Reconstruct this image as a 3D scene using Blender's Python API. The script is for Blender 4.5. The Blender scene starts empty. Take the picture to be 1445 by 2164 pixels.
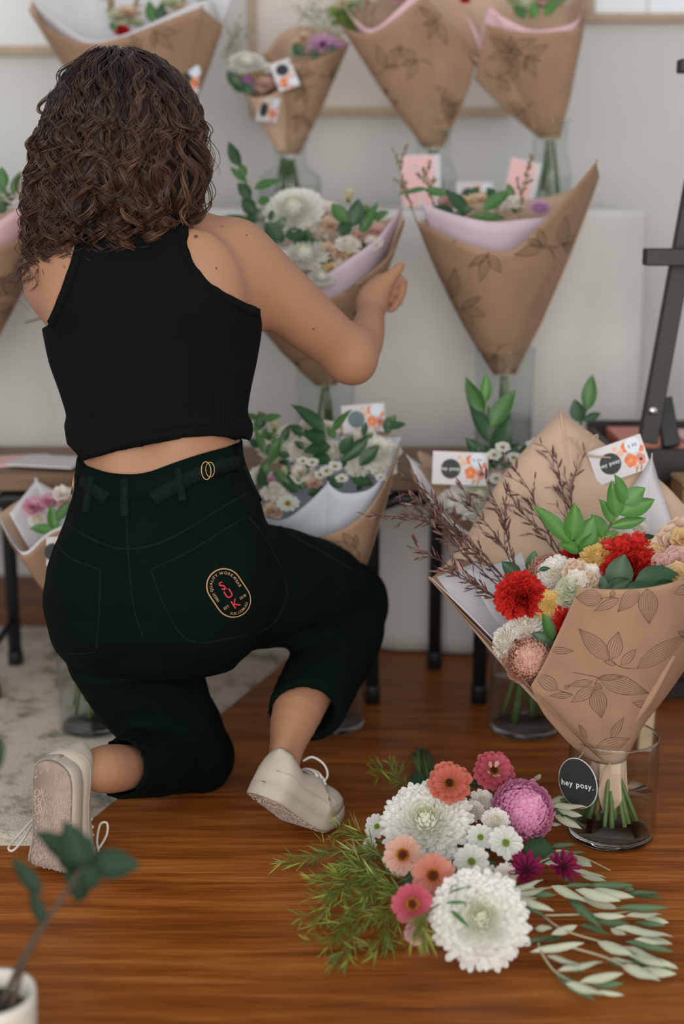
import bpy, math, random
import numpy as np
from mathutils import Vector, Matrix
from mathutils.bvhtree import BVHTree

# ------------------------------------------------------------------ camera, light, exposure
SC = bpy.context.scene
COL = SC.collection
FPX, CX, CY = 3005.6, 722.5, 1082.0
PITCH, CAMH = math.radians(13.0), 0.95
cam_data = bpy.data.cameras.new('camera')
cam_data.sensor_fit = 'VERTICAL'; cam_data.sensor_height = 36.0; cam_data.sensor_width = 24.04
cam_data.lens = 50.0; cam_data.clip_start = 0.05; cam_data.clip_end = 60
cam_data.dof.use_dof = True; cam_data.dof.focus_distance = 2.03; cam_data.dof.aperture_fstop = 1.7
cam = bpy.data.objects.new('camera', cam_data); COL.objects.link(cam)
cam.location = (0, 0, CAMH); cam.rotation_euler = (math.radians(90) - PITCH, 0, 0)
SC.camera = cam

world = bpy.data.worlds.new('world'); SC.world = world; world.use_nodes = True
wn = world.node_tree.nodes['Background']
wn.inputs[0].default_value = (0.92, 0.96, 1.0, 1); wn.inputs[1].default_value = 0.66

def area_light(name, loc, target, sx, sy, power, color):
    l = bpy.data.lights.new(name, 'AREA'); l.shape = 'RECTANGLE'; l.size = sx; l.size_y = sy
    l.energy = power; l.color = color
    o = bpy.data.objects.new(name, l); COL.objects.link(o); o.location = loc
    o.rotation_euler = (Vector(target) - Vector(loc)).to_track_quat('-Z', 'Y').to_euler()
    return o
area_light('window_light', (-1.7, -1.0, 1.55), (0.1, 2.5, 0.45), 2.4, 1.9, 34, (1.0, 0.97, 0.93))
area_light('front_fill_light', (0.35, -1.7, 1.15), (0.15, 2.6, 0.25), 2.2, 2.1, 86, (1.0, 0.965, 0.91))  # unseen fill added behind the camera to brighten the cloth below the bench
SC.view_settings.view_transform = 'Standard'; SC.view_settings.look = 'None'
SC.view_settings.gamma = 1.0; SC.view_settings.use_curve_mapping = False
SC.view_settings.exposure = 0.0

# ------------------------------------------------------------------ helpers
rnd = random.Random(7); nr = np.random.RandomState(11)
_ct, _st = math.cos(PITCH), math.sin(PITCH)
def _ray(px, py):
    a = (px - CX) / FPX; b = (CY - py) / FPX
    return (a, _ct + b * _st, -_st + b * _ct)
def P(px, py, d):                      # the point seen at a pixel, at a distance d along the floor
    r = _ray(px, py); t = d / r[1]
    return np.array((r[0] * t, d, CAMH + r[2] * t))
def Z(px, py, z=0.0):                  # the point seen at a pixel, at a height z
    r = _ray(px, py); t = (z - CAMH) / r[2]
    return np.array((r[0] * t, r[1] * t, z))
def S(px, py, d):                      # metres per pixel there
    return d / _ray(px, py)[1] / FPX
def PP(L): return np.array([P(*p[:3]) for p in L])
def unit(v):
    v = np.asarray(v, float); return v / (np.linalg.norm(v) + 1e-12)

LOC = {}
def tag(o, label=None, cat=None, group=None, kind=None):
    for k, v in (('label', label), ('category', cat), ('group', group), ('kind', kind)):
        if v: o[k] = v
    return o
def thing(name, loc, label, cat, group=None):
    o = bpy.data.objects.new(name, None); COL.objects.link(o); o.location = tuple(loc)
    o.empty_display_size = 0.05
    LOC[o.name] = np.array(loc, float)
    return tag(o, label, cat, group)
def mesh(name, V, F, mat, smooth=True, col=None):
    V = np.asarray(V, np.float32); me = bpy.data.meshes.new(name)
    if isinstance(F, np.ndarray): F = [F]
    if len(F) and not isinstance(F[0], np.ndarray):
        by = {}
        for f in F: by.setdefault(len(f), []).append(f)
        F = [np.array(v) for v in by.values()]
    me.vertices.add(len(V)); me.vertices.foreach_set('co', V.ravel())
    nl = sum(f.size for f in F); npoly = sum(len(f) for f in F)
    me.loops.add(nl); me.polygons.add(npoly)
    li = np.concatenate([f.ravel() for f in F]).astype(np.int32)
    tot = np.concatenate([np.full(len(f), f.shape[1]) for f in F]).astype(np.int32)
    st = np.concatenate([[0], np.cumsum(tot)[:-1]]).astype(np.int32)
    me.loops.foreach_set('vertex_index', li); me.polygons.foreach_set('loop_start', st)
    me.polygons.foreach_set('use_smooth', np.full(npoly, smooth))
    if col is not None:
        at = me.color_attributes.new('Col', 'FLOAT_COLOR', 'POINT')
        c = np.ones((len(V), 4), np.float32); c[:, :3] = np.asarray(col, np.float32)
        at.data.foreach_set('color', c.ravel())
    if mat is not None: me.materials.append(mat)
    me.update(calc_edges=True); me.validate()
    return me
def link(name, me, parent=None, mw=None):
    """link a mesh object; mw is its world matrix (4x4 numpy or Matrix)"""
    o = bpy.data.objects.new(name, me); COL.objects.link(o)
    base = np.zeros(3)
    if parent is not None:
        o.parent = parent; base = LOC[parent.name]
    m = Matrix([list(map(float, r)) for r in mw]) if mw is not None else Matrix.Identity(4)
    LOC[o.name] = np.array(m.translation)
    if parent is not None and parent.type == 'MESH':
        m = PM.get(parent.name, Matrix.Identity(4)).inverted() @ m
    else:
        m = Matrix.Translation(tuple(-base)) @ m
    o.matrix_local = m
    PM[o.name] = (PM.get(parent.name, Matrix.Translation(tuple(base))) @ m) if parent is not None else m
    return o
PM = {}
def obj(name, V, F, mat, parent=None, smooth=True, col=None, pivot=None):
    """one mesh object from world coordinates; its origin sits at pivot"""
    V = np.asarray(V, float)
    pv = np.asarray(pivot if pivot is not None else (V.min(0) + V.max(0)) / 2, float)
    m = Matrix.Translation(tuple(pv))
    return link(name, mesh(name, V - pv, F, mat, smooth, col), parent, m)
def frame(o, x=None, z=None, s=1.0, up=(0, 0, 1)):
    """a matrix with x along a direction (leaves) or z along a facing (flower heads)"""
    if x is not None:
        x = unit(x); n = np.asarray(up, float); n = n - x * n.dot(x)
        if np.linalg.norm(n) < 1e-4: n = np.cross(x, (1, 0, 0))
        n = unit(n); y = np.cross(n, x)
    else:
        n = unit(z); a = rnd.uniform(0, 6.28); r = np.array((math.cos(a), math.sin(a), 0.3))
        x = unit(r - n * n.dot(r)); y = np.cross(n, x)
    sx, sy, sz = (s, s, s) if np.isscalar(s) else s
    M = np.eye(4); M[:3, 0] = x * sx; M[:3, 1] = y * sy; M[:3, 2] = n * sz; M[:3, 3] = o
    return M
def join(parts):
    Vs, Fs, Cs, n = [], [], [], 0
    for p in parts:
        V, F = p[0], p[1]
        if not isinstance(F, list) or (F and not isinstance(F[0], np.ndarray)): F = [np.asarray(F)]
        Vs.append(V); Fs += [f + n for f in F]; n += len(V)
        Cs.append(p[2] if len(p) > 2 else np.ones((len(V), 3)))
    by = {}
    for f in Fs: by.setdefault(f.shape[1], []).append(f)
    return np.concatenate(Vs), [np.concatenate(v) for v in by.values()], np.concatenate(Cs)
def grid_faces(n, m, closed=False):
    i = np.arange(n - 1)[:, None]; j = np.arange(m if closed else m - 1)[None, :]; j2 = (j + 1) % m
    return np.stack([i * m + j, i * m + j2, (i + 1) * m + j2, (i + 1) * m + j], -1).reshape(-1, 4)
def box(c, s, bev=0.0, R=None):
    """a box with bevelled edges"""
    c = np.asarray(c, float); h = np.asarray(s, float) / 2; b = min(bev, h.min() * .9)
    if b <= 0:
        V = np.array([(x, y, z) for x in (-1, 1) for y in (-1, 1) for z in (-1, 1)]) * h
        F = [np.array([(0, 1, 3, 2), (4, 6, 7, 5), (0, 4, 5, 1), (2, 3, 7, 6), (0, 2, 6, 4), (1, 5, 7, 3)])]
    else:
        V = []; F4 = []; F3 = []
        idx = {}
        for sx in (-1, 1):
            for sy in (-1, 1):
                for sz in (-1, 1):
                    s3 = np.array((sx, sy, sz))
                    for a in range(3):
                        q = s3 * (h - b); q[a] = s3[a] * h[a]; idx[(sx, sy, sz, a)] = len(V); V.append(q)
                    t = [idx[(sx, sy, sz, a)] for a in range(3)]
                    F3.append(t if sx * sy * sz > 0 else t[::-1])
        for a in range(3):
            u, v = (a + 1) % 3, (a + 2) % 3
            for sg in (-1, 1):
                q = []
                for su, sv in ((-1, -1), (1, -1), (1, 1), (-1, 1)):
                    k = [0, 0, 0]; k[a] = sg; k[u] = su; k[v] = sv; q.append(idx[(*k, a)])
                F4.append(q if sg > 0 else q[::-1])
            for su in (-1, 1):
                for sv in (-1, 1):
                    k1 = [0, 0, 0]; k1[u] = su; k1[v] = sv; k2 = list(k1); k1[a] = -1; k2[a] = 1
                    q = [idx[(*k1, u)], idx[(*k2, u)], idx[(*k2, v)], idx[(*k1, v)]]
                    F4.append(q if su * sv < 0 else q[::-1])
        V = np.array(V); F = [np.array(F4), np.array(F3)]
    if R is not None: V = V @ np.asarray(R).T
    return V + c, F
def catmull(pts, n, closed=False):
    p = np.asarray(pts, float); m = len(p)
    if m == 2:
        return p[0] + (p[1] - p[0]) * np.linspace(0, 1, n)[:, None]
    q = np.vstack([p[-1], p, p[0], p[1]]) if closed else np.vstack([2 * p[0] - p[1], p, 2 * p[-1] - p[-2]])
    seg = m if closed else m - 1
    t = np.linspace(0, seg, n, endpoint=not closed); k = np.minimum(t.astype(int), seg - 1); f = (t - k)[:, None]
    a, b, c, d = q[k], q[k + 1], q[k + 2], q[k + 3]
    return .5 * (2 * b + (c - a) * f + (2 * a - 5 * b + 4 * c - d) * f ** 2 + (3 * b - a - 3 * c + d) * f ** 3)
def tube(pts, r, sides=8, caps=True, n=None, closed=False):
    p = np.asarray(pts, float)
    if n: p = catmull(p, n, closed)
    r = np.broadcast_to(np.asarray(r, float), (len(p),)) if np.ndim(r) < 1 or len(r) == len(p) else np.interp(np.linspace(0, 1, len(p)), np.linspace(0, 1, len(r)), r)
    T = np.gradient(p, axis=0) if not closed else np.roll(p, -1, 0) - np.roll(p, 1, 0)
    T = T / (np.linalg.norm(T, axis=1)[:, None] + 1e-12)
    N = np.zeros_like(p); v = np.array((0.31, 0.22, 0.92)); v = unit(v - T[0] * v.dot(T[0])); N[0] = v
    for i in range(1, len(p)):
        v = N[i - 1] - T[i] * N[i - 1].dot(T[i]); N[i] = unit(v)
    B = np.cross(T, N); a = np.arange(sides) * 2 * math.pi / sides
    V = (p[:, None] + r[:, None, None] * (np.cos(a)[None, :, None] * N[:, None] + np.sin(a)[None, :, None] * B[:, None])).reshape(-1, 3)
    F = [grid_faces(len(p), sides, True)]
    if closed:
        i = (len(p) - 1) * sides; j = np.arange(sides); j2 = (j + 1) % sides
        F.append(np.stack([i + j, i + j2, j2, j], -1)); F = [np.concatenate(F)]
    elif caps:
        nv = len(V); V = np.vstack([V, p[:1], p[-1:]]); j = np.arange(sides); j2 = (j + 1) % sides; e = (len(p) - 1) * sides
        F.append(np.concatenate([np.stack([j2, j, np.full(sides, nv)], -1), np.stack([e + j, e + j2, np.full(sides, nv + 1)], -1)]))
    return V, F
def lathe(c, prof, n=40, sq=None):
    """revolve (r, z) pairs about a vertical axis through c"""
    c = np.asarray(c, float); a = np.arange(n) * 2 * math.pi / n
    pr = np.asarray(prof, float)
    k = np.ones(n)
    if sq: k = 1 / (np.abs(np.cos(a)) ** sq + np.abs(np.sin(a)) ** sq) ** (1 / sq)
    V = np.stack([pr[:, 0, None] * np.cos(a) * k, pr[:, 0, None] * np.sin(a) * k, np.repeat(pr[:, 1, None], n, 1)], -1).reshape(-1, 3) + c
    return V, [grid_faces(len(pr), n, True)]

# ------------------------------------------------------------------ materials
def mat(name, color=(.5, .5, .5), rough=.6, metal=0., bump=None, vary=None, attr=False, spec=.5, trans=0., sub=0., coord='Object'):
    m = bpy.data.materials.new(name); m.use_nodes = True; nt = m.node_tree; n = nt.nodes; L = nt.links
    b = n['Principled BSDF']; b.inputs['Base Color'].default_value = (*color, 1); b.inputs['Roughness'].default_value = rough
    b.inputs['Metallic'].default_value = metal; b.inputs['Specular IOR Level'].default_value = spec
    b.inputs['Transmission Weight'].default_value = trans
    if sub: b.inputs['Subsurface Weight'].default_value = sub; b.inputs['Subsurface Radius'].default_value = (.012, .006, .004); b.inputs['Subsurface Scale'].default_value = 1.
    tc = n.new('ShaderNodeTexCoord'); src = None
    if attr:
        a = n.new('ShaderNodeAttribute'); a.attribute_name = 'Col'; src = a.outputs['Color']
    if vary:                                     # (scale, amount, stretch xyz)
        mp = n.new('ShaderNodeMapping'); L.new(tc.outputs[coord], mp.inputs[0]); mp.inputs['Scale'].default_value = vary[2] if len(vary) > 2 else (1, 1, 1)
        nz = n.new('ShaderNodeTexNoise'); nz.inputs['Scale'].default_value = vary[0]; nz.inputs['Detail'].default_value = 6; L.new(mp.outputs[0], nz.inputs['Vector'])
        mr = n.new('ShaderNodeMapRange'); mr.inputs['From Min'].default_value = .25; mr.inputs['From Max'].default_value = .75
        mr.inputs['To Min'].default_value = 1 - vary[1]; mr.inputs['To Max'].default_value = 1 + vary[1]; L.new(nz.outputs[0], mr.inputs[0])
        mx = n.new('ShaderNodeMix'); mx.data_type = 'RGBA'; mx.blend_type = 'MULTIPLY'; mx.inputs[0].default_value = 1
        if src: L.new(src, mx.inputs[6])
        else: mx.inputs[6].default_value = (*color, 1)
        L.new(mr.outputs[0], mx.inputs[7]); src = mx.outputs[2]
    if src: L.new(src, b.inputs['Base Color'])
    if bump:                                     # (scale, distance, stretch, 'noise'|'wave')
        mp = n.new('ShaderNodeMapping'); L.new(tc.outputs[coord], mp.inputs[0]); mp.inputs['Scale'].default_value = bump[2] if len(bump) > 2 else (1, 1, 1)
        kind = bump[3] if len(bump) > 3 else 'noise'
        if kind == 'wave':
            t = n.new('ShaderNodeTexWave'); t.inputs['Scale'].default_value = bump[0]; t.inputs['Distortion'].default_value = .4
        elif kind == 'voronoi':
            t = n.new('ShaderNodeTexVoronoi'); t.feature = 'DISTANCE_TO_EDGE'; t.inputs['Scale'].default_value = bump[0]
        else:
            t = n.new('ShaderNodeTexNoise'); t.inputs['Scale'].default_value = bump[0]; t.inputs['Detail'].default_value = 5
        L.new(mp.outputs[0], t.inputs['Vector'])
        bp = n.new('ShaderNodeBump'); bp.inputs['Distance'].default_value = bump[1]; bp.inputs['Strength'].default_value = .8
        L.new(t.outputs[0], bp.inputs['Height']); L.new(bp.outputs[0], b.inputs['Normal'])
    return m
def glass_mat(name, tint=(1, 1, 1), ior=1.45, refl=1.0):
    """thin clear glass: light passes straight through the wall, the surface reflects by its fresnel term"""
    m = bpy.data.materials.new(name); m.use_nodes = True; nt = m.node_tree; n = nt.nodes; L = nt.links; n.remove(n['Principled BSDF'])
    t = n.new('ShaderNodeBsdfTransparent'); t.inputs[0].default_value = (*tint, 1); g = n.new('ShaderNodeBsdfGlossy'); g.inputs['Roughness'].default_value = .02
    f = n.new('ShaderNodeLayerWeight'); f.inputs[0].default_value = .5; p = n.new('ShaderNodeMath'); p.operation = 'POWER'; p.inputs[1].default_value = 4; L.new(f.outputs['Facing'], p.inputs[0])
    k = n.new('ShaderNodeMapRange'); k.inputs['To Min'].default_value = .3 * ((ior - 1) / (ior + 1)) ** 2; k.inputs['To Max'].default_value = refl; L.new(p.outputs[0], k.inputs[0])
    x = n.new('ShaderNodeMixShader'); L.new(k.outputs[0], x.inputs[0]); L.new(t.outputs[0], x.inputs[1]); L.new(g.outputs[0], x.inputs[2]); L.new(x.outputs[0], n['Material Output'].inputs[0]); return m
def solid_glass(name):
    m = bpy.data.materials.new(name); m.use_nodes = True; b = m.node_tree.nodes['Principled BSDF']
    b.inputs['Base Color'].default_value = (.97, .99, .98, 1); b.inputs['Roughness'].default_value = 0.; b.inputs['IOR'].default_value = 1.45; b.inputs['Transmission Weight'].default_value = 1.0; return m
def translucent(m, amount):
    nt = m.node_tree; n = nt.nodes; L = nt.links; b = n['Principled BSDF']; t = n.new('ShaderNodeBsdfTranslucent'); x = n.new('ShaderNodeMixShader'); x.inputs[0].default_value = amount
    if b.inputs['Base Color'].links: L.new(b.inputs['Base Color'].links[0].from_socket, t.inputs[0])
    else: t.inputs[0].default_value = b.inputs['Base Color'].default_value
    L.new(b.outputs[0], x.inputs[1]); L.new(t.outputs[0], x.inputs[2]); L.new(x.outputs[0], n['Material Output'].inputs[0])

M = {}
M['kraft'] = mat('kraft_paper', (.335, .205, .128), .75, bump=(260, .0004), vary=(22, .10), spec=.25)
M['kraft_in'] = mat('kraft_paper_inside', (.53, .365, .265), .8, bump=(260, .0003), vary=(20, .06), spec=.2)
M['tissue'] = mat('white_paper', (.63, .61, .63), .7, bump=(60, .0006), vary=(15, .04), spec=.2)
M['tissue_cool'] = mat('pale_blue_paper', (.50, .54, .60), .7, bump=(60, .0006), vary=(15, .05), spec=.2)
M['lilac'] = mat('lilac_paper', (.55, .44, .50), .7, bump=(60, .0006), vary=(15, .08), spec=.2)
M['pinkpaper'] = mat('pink_paper', (.72, .47, .50), .7, bump=(60, .0005), vary=(15, .06), spec=.2)
M['ink'] = mat('brown_ink', (.085, .050, .032), .8, spec=.1)
M['petal'] = mat('petal', rough=.65, attr=True, vary=(60, .06), spec=.2)
M['leaf'] = mat('leaf', rough=.42, attr=True, vary=(30, .12), spec=.4)
M['matleaf'] = mat('matt_leaf', rough=.7, attr=True, vary=(40, .12), spec=.2)
M['stem'] = mat('stem', (.10, .16, .045), .6, vary=(40, .2))
M['twig'] = mat('brown_twig', rough=.65, attr=True, vary=(50, .2), spec=.3)
M['twine'] = mat('twine', (.42, .30, .20), .9, bump=(400, .0006))
M['glass'] = glass_mat('clear_glass', (.965, .98, .975), 1.5, .9)
M['water'] = glass_mat('water', (.95, .97, .955), 1.2, .8)
M['glass_base'] = solid_glass('thick_glass')
translucent(M['petal'], .45); translucent(M['leaf'], .18)
M['black_metal'] = mat('black_metal', (.012, .014, .014), .45, spec=.4)
M['black_wood'] = mat('black_painted_wood', (.018, .014, .012), .5, vary=(30, .2, (1, 1, 8)))
M['card'] = mat('white_card', (.60, .57, .57), .55)
M['cardpink'] = mat('pink_card', (.75, .45, .44), .55)
M['cardblack'] = mat('black_print', (.02, .024, .022), .6)
M['cardcool'] = mat('pale_blue_print', (.62, .68, .74), .5)
M['orange'] = mat('orange_print', (.72, .17, .06), .55, vary=(120, .3))
M['coral'] = mat('coral_print', (.62, .22, .16), .55, vary=(120, .3))
M['white_print'] = mat('white_print', (.75, .75, .74), .5)
# ------------------------------------------------------------------ the setting
def wood_floor_mat():
    m = bpy.data.materials.new('floor_timber'); m.use_nodes = True; nt = m.node_tree; n = nt.nodes; L = nt.links
    b = n['Principled BSDF']; tc = n.new('ShaderNodeTexCoord'); oi = n.new('ShaderNodeObjectInfo')
    cmb = n.new('ShaderNodeCombineXYZ'); mul = n.new('ShaderNodeMath'); mul.operation = 'MULTIPLY'; mul.inputs[1].default_value = 37
    L.new(oi.outputs['Random'], mul.inputs[0]); L.new(mul.outputs[0], cmb.inputs[0]); L.new(mul.outputs[0], cmb.inputs[1])
    add = n.new('ShaderNodeVectorMath'); L.new(tc.outputs['Object'], add.inputs[0]); L.new(cmb.outputs[0], add.inputs[1])
    def noise(scale, stretch, detail=8, dist=0.):
        mp = n.new('ShaderNodeMapping'); mp.inputs['Scale'].default_value = stretch; L.new(add.outputs[0], mp.inputs[0])
        t = n.new('ShaderNodeTexNoise'); t.inputs['Scale'].default_value = scale; t.inputs['Detail'].default_value = detail
        t.inputs['Distortion'].default_value = dist; L.new(mp.outputs[0], t.inputs['Vector']); return t.outputs[0]
    g1 = noise(3.2, (1, 14, 1), 8, .8); g2 = noise(22, (.55, 16, 1), 6, .2); g3 = noise(1.6, (1, 3, 1), 3)
    def mixf(a, b_, f):
        x = n.new('ShaderNodeMix'); x.data_type = 'FLOAT'; x.inputs[0].default_value = f
        L.new(a, x.inputs[2]); L.new(b_, x.inputs[3]); return x.outputs[0]
    g = mixf(mixf(g1, g2, .42), g3, .25)
    r = n.new('ShaderNodeValToRGB'); L.new(g, r.inputs[0]); e = r.color_ramp.elements
    e[0].position = .33; e[0].color = (.070, .0165, .0025, 1); e[1].position = .68; e[1].color = (.46, .168, .038, 1)
    k = e.new(.50); k.color = (.25, .069, .011, 1)
    hs = n.new('ShaderNodeHueSaturation'); L.new(r.outputs[0], hs.inputs['Color'])
    mr = n.new('ShaderNodeMapRange'); mr.inputs['To Min'].default_value = .82; mr.inputs['To Max'].default_value = 1.12
    L.new(oi.outputs['Random'], mr.inputs[0]); L.new(mr.outputs[0], hs.inputs['Value']); L.new(hs.outputs[0], b.inputs['Base Color'])
    b.inputs['Roughness'].default_value = .34; b.inputs['Specular IOR Level'].default_value = .17
    bp = n.new('ShaderNodeBump'); bp.inputs['Distance'].default_value = .0006; bp.inputs['Strength'].default_value = .35
    L.new(g2, bp.inputs['Height']); L.new(bp.outputs[0], b.inputs['Normal'])
    return m
M['floor'] = wood_floor_mat()
V, F = box((0, 1.9, -.03), (5.2, 4.4, .04)); fl = obj('floor', V, F, mat('under_floor', (.02, .008, .004), .9), smooth=False)
tag(fl, kind='structure')
PW = .1315; y = 3.95; row = 0
cut = {5: (-1.9, -.62, 1.16), 10: (-1.3, .55), 13: (-1.1, .13, 1.4)}
while y > .55:
    c = cut.get(row) or tuple(sorted(rnd.uniform(-2.2, 2.2) for _ in range(2)))
    if 6 < row < 18 and row not in cut: c = (rnd.uniform(-2.2, -.8), rnd.uniform(.75, 2.2))
    xs = [-2.55, *[q for q in c if -2.4 < q < 2.4], 2.55]
    for a, b_ in zip(xs[:-1], xs[1:]):
        V, F = box(((a + b_) / 2, y - PW / 2, -.005), (b_ - a - .0009, PW - .0009, .010), .0003)
        obj('plank', V, F, M['floor'], fl, smooth=False)
    y -= PW; row += 1

M['wall'] = mat('pale_grey_wall', (.60, .59, .565), .85, bump=(90, .0006), vary=(3, .03))
WY = 3.42
V, F = box((0, WY + .05, 1.2), (5.2, .1, 2.5)); tag(obj('wall_back', V, F, M['wall'], smooth=False), kind='structure')
V, F = box((0, WY - .008, .05), (5.2, .016, .1), .004); tag(obj('baseboard_back', V, F, mat('white_skirting', (.6, .58, .55), .5), smooth=False), kind='structure')

M['frame_wood'] = mat('pale_oak', (.42, .30, .20), .55, vary=(20, .15, (1, 1, 1)))
def picture(label, pl, pr, pb, ztop, art, glass=False):
    d = WY - .012; a = P(pl, pb, d); b_ = P(pr, pb, d); zb = a[2]; x0, x1 = a[0], b_[0]
    t = thing('framed_picture', ((x0 + x1) / 2, WY, zb), label, 'picture')
    w = .020; dp = .024; yc = WY - dp / 2
    for nm, c, s in (('frame_rail', ((x0 + x1) / 2, yc, zb + w / 2), (x1 - x0, dp, w)), ('frame_rail', ((x0 + x1) / 2, yc, ztop - w / 2), (x1 - x0, dp, w)),
                     ('frame_rail', (x0 + w / 2, yc, (zb + ztop) / 2), (w, dp, ztop - zb - 2 * w)), ('frame_rail', (x1 - w / 2, yc, (zb + ztop) / 2), (w, dp, ztop - zb - 2 * w))):
        V, F = box(c, s, .002); obj(nm, V, F, M['frame_wood'], t, smooth=False)
    V, F = box(((x0 + x1) / 2, WY - .006, (zb + ztop) / 2), (x1 - x0 - 2 * w, .010, ztop - zb - 2 * w)); obj('canvas', V, F, art, t, smooth=False)
    if glass:
        n = 4
        for i in range(1, n):
            V, F = box((x0 + (x1 - x0) * i / n, WY - .013, (zb + ztop) / 2), (.004, .006, ztop - zb - 2 * w)); obj('reflection_line', V, F, M['card'], t, smooth=False)  # thin pale bars draw the lines reflected in the picture glass
art_white = mat('off_white_canvas', (.74, .74, .73), .7, vary=(2, .03))
art_cream = mat('cream_linen_canvas', (.66, .61, .55), .8, vary=(3, .06), bump=(300, .0004))
picture('white canvas in a pale wooden frame at the top left of the wall', -330, 132, 117, 1.66, art_white)
picture('large cream canvas in a thin wooden frame behind the top row of bouquets', 527, 1078, 246, 1.72, art_cream)
picture('pale glazed picture in a wooden frame at the top right of the wall', 1236, 1760, 48, 1.75, mat('pale_blue_reflection', (.80, .84, .88), .35, vary=(6, .06)), True)  # the glass reflection is painted into this pale blue colour

# rug -----------------------------------------------------------------
def rug_mat():
    m = mat('cream_rug', (.5, .45, .38), .95, bump=(240, .004), spec=.1); nt = m.node_tree; n = nt.nodes; L = nt.links
    tc = n.new('ShaderNodeTexCoord'); t = n.new('ShaderNodeTexNoise'); t.inputs['Scale'].default_value = 11; t.inputs['Detail'].default_value = 9; t.inputs['Roughness'].default_value = .7
    L.new(tc.outputs['Object'], t.inputs['Vector']); r = n.new('ShaderNodeValToRGB'); L.new(t.outputs[0], r.inputs[0]); e = r.color_ramp.elements
    e[0].position = .34; e[0].color = (.13, .155, .16, 1); e[1].position = .6; e[1].color = (.66, .59, .50, 1)
    k = e.new(.43); k.color = (.42, .36, .26, 1); k = e.new(.49); k.color = (.61, .54, .45, 1)
    L.new(r.outputs[0], n['Principled BSDF'].inputs['Base Color']); return m
f0, f1 = Z(62, 1788, 0), Z(-420, 1788, 0)
n1, n2 = 60, 70
gx = np.linspace(-1.55, -.415, n1); gy = np.linspace(f0[1], 2.98, n2)
X, Y = np.meshgrid(gx, gy, indexing='ij'); e = np.minimum.reduce([X - gx[0], gx[-1] - X, Y - gy[0], gy[-1] - Y])
Zt = .009 * np.clip(e / .012, 0, 1) ** .5 + .0015 * np.sin(X * 21) * np.sin(Y * 17) * (e > .02) + .0008
V = np.stack([X + (Y - f0[1]) * .36, Y, Zt], -1).reshape(-1, 3); V = np.vstack([V, V * (1, 1, 0) + (0, 0, .0002)])
tag(obj('rug', V, [grid_faces(n1, n2), grid_faces(n1, n2)[:, ::-1] + n1 * n2], rug_mat()), 'worn cream rug with faint blue and brown pattern on the timber floor', 'rug')

# table with cloth ------------------------------------------------------
TZ = .895; TY0, TY1 = 2.84, 3.38
xr = P(1352, 470, TY0)[0]
t = thing('trestle_table', (-.4, 3.08, 0), 'tall table hidden under the pale grey linen cloth', 'table')
V, F = box((-.62 + xr / 2, 3.115, TZ - .017), (1.24 + xr - .01, .51, .03), .004); obj('tabletop', V, F, M['black_wood'], t, smooth=False)
for x in (-1.0, xr - .08):
    for yy in (2.93, 3.30):
        V, F = tube([(x, yy, TZ - .03), (x, yy, 0)], .016, 8); obj('leg', V, F, M['black_metal'], t)
M['linen'] = mat('pale_linen', (.60, .585, .555), .9, bump=(700, .0005), vary=(9, .04))
def tablecloth():
    xs = np.linspace(-1.25, xr + .012, 150); parts = []
    top = np.array([TY1 - .01, 3.25, 3.1, 2.95, 2.88, TY0 + .004])
    zs = np.concatenate([[TZ + .006 - .004, TZ - .012], np.linspace(TZ - .05, .004, 26)])
    rows = []
    for yy in top: rows.append(np.stack([xs, np.full_like(xs, yy), np.full_like(xs, TZ + .004)], -1))
    fold = .014 * np.sin(xs * 9 + 1.2) + .010 * np.sin(xs * 21 + .5) + .006 * np.sin(xs * 43)
    left = np.clip((-.52 - xs) / .05, 0, 1)                       # the left stretch stops short of the floor
    for z in zs:
        f = np.clip((TZ - z) / TZ, 0, 1); zz = z + left * f * .27
        yy = TY0 - .004 - .02 * f ** .6 + fold * f * 1.0
        rows.append(np.stack([xs, yy, zz], -1))
    V = np.concatenate(rows); parts.append((V, grid_faces(len(rows), len(xs))))
    # end drop on the right, with a rounded corner fold
    ys = np.linspace(TY0 - .004, TY1 - .01, 40); rows = []
    for z in np.concatenate([[TZ + .004, TZ - .004], np.linspace(TZ - .04, .004, 24)]):
        f = np.clip((TZ - z) / TZ, 0, 1); s = (ys - ys[0]) / (ys[-1] - ys[0])
        xx = xr + .012 + .15 * f ** .6 * np.sin(np.clip(s * 3.1, 0, math.pi)) + .02 * f * np.sin(ys * 30)
        y2 = ys - .02 * f ** .6 * (1 - s) ** 4 + (1 - s) ** 4 * f * (.014 * math.sin(xs[-1] * 9 + 1.2) + .010 * math.sin(xs[-1] * 21 + .5) + .006 * math.sin(xs[-1] * 43))
        rows.append(np.stack([xx, y2, np.full_like(ys, z)], -1))
    parts.append((np.concatenate(rows), grid_faces(len(rows), len(ys))))
    V, F, _ = join(parts); return V, F
V, F = tablecloth(); o = obj('tablecloth', V, F, M['linen']); tag(o, 'pale grey linen cloth hanging to the floor over the tall table', 'tablecloth')
s = o.modifiers.new('s', 'SOLIDIFY'); s.thickness = .0018

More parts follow.
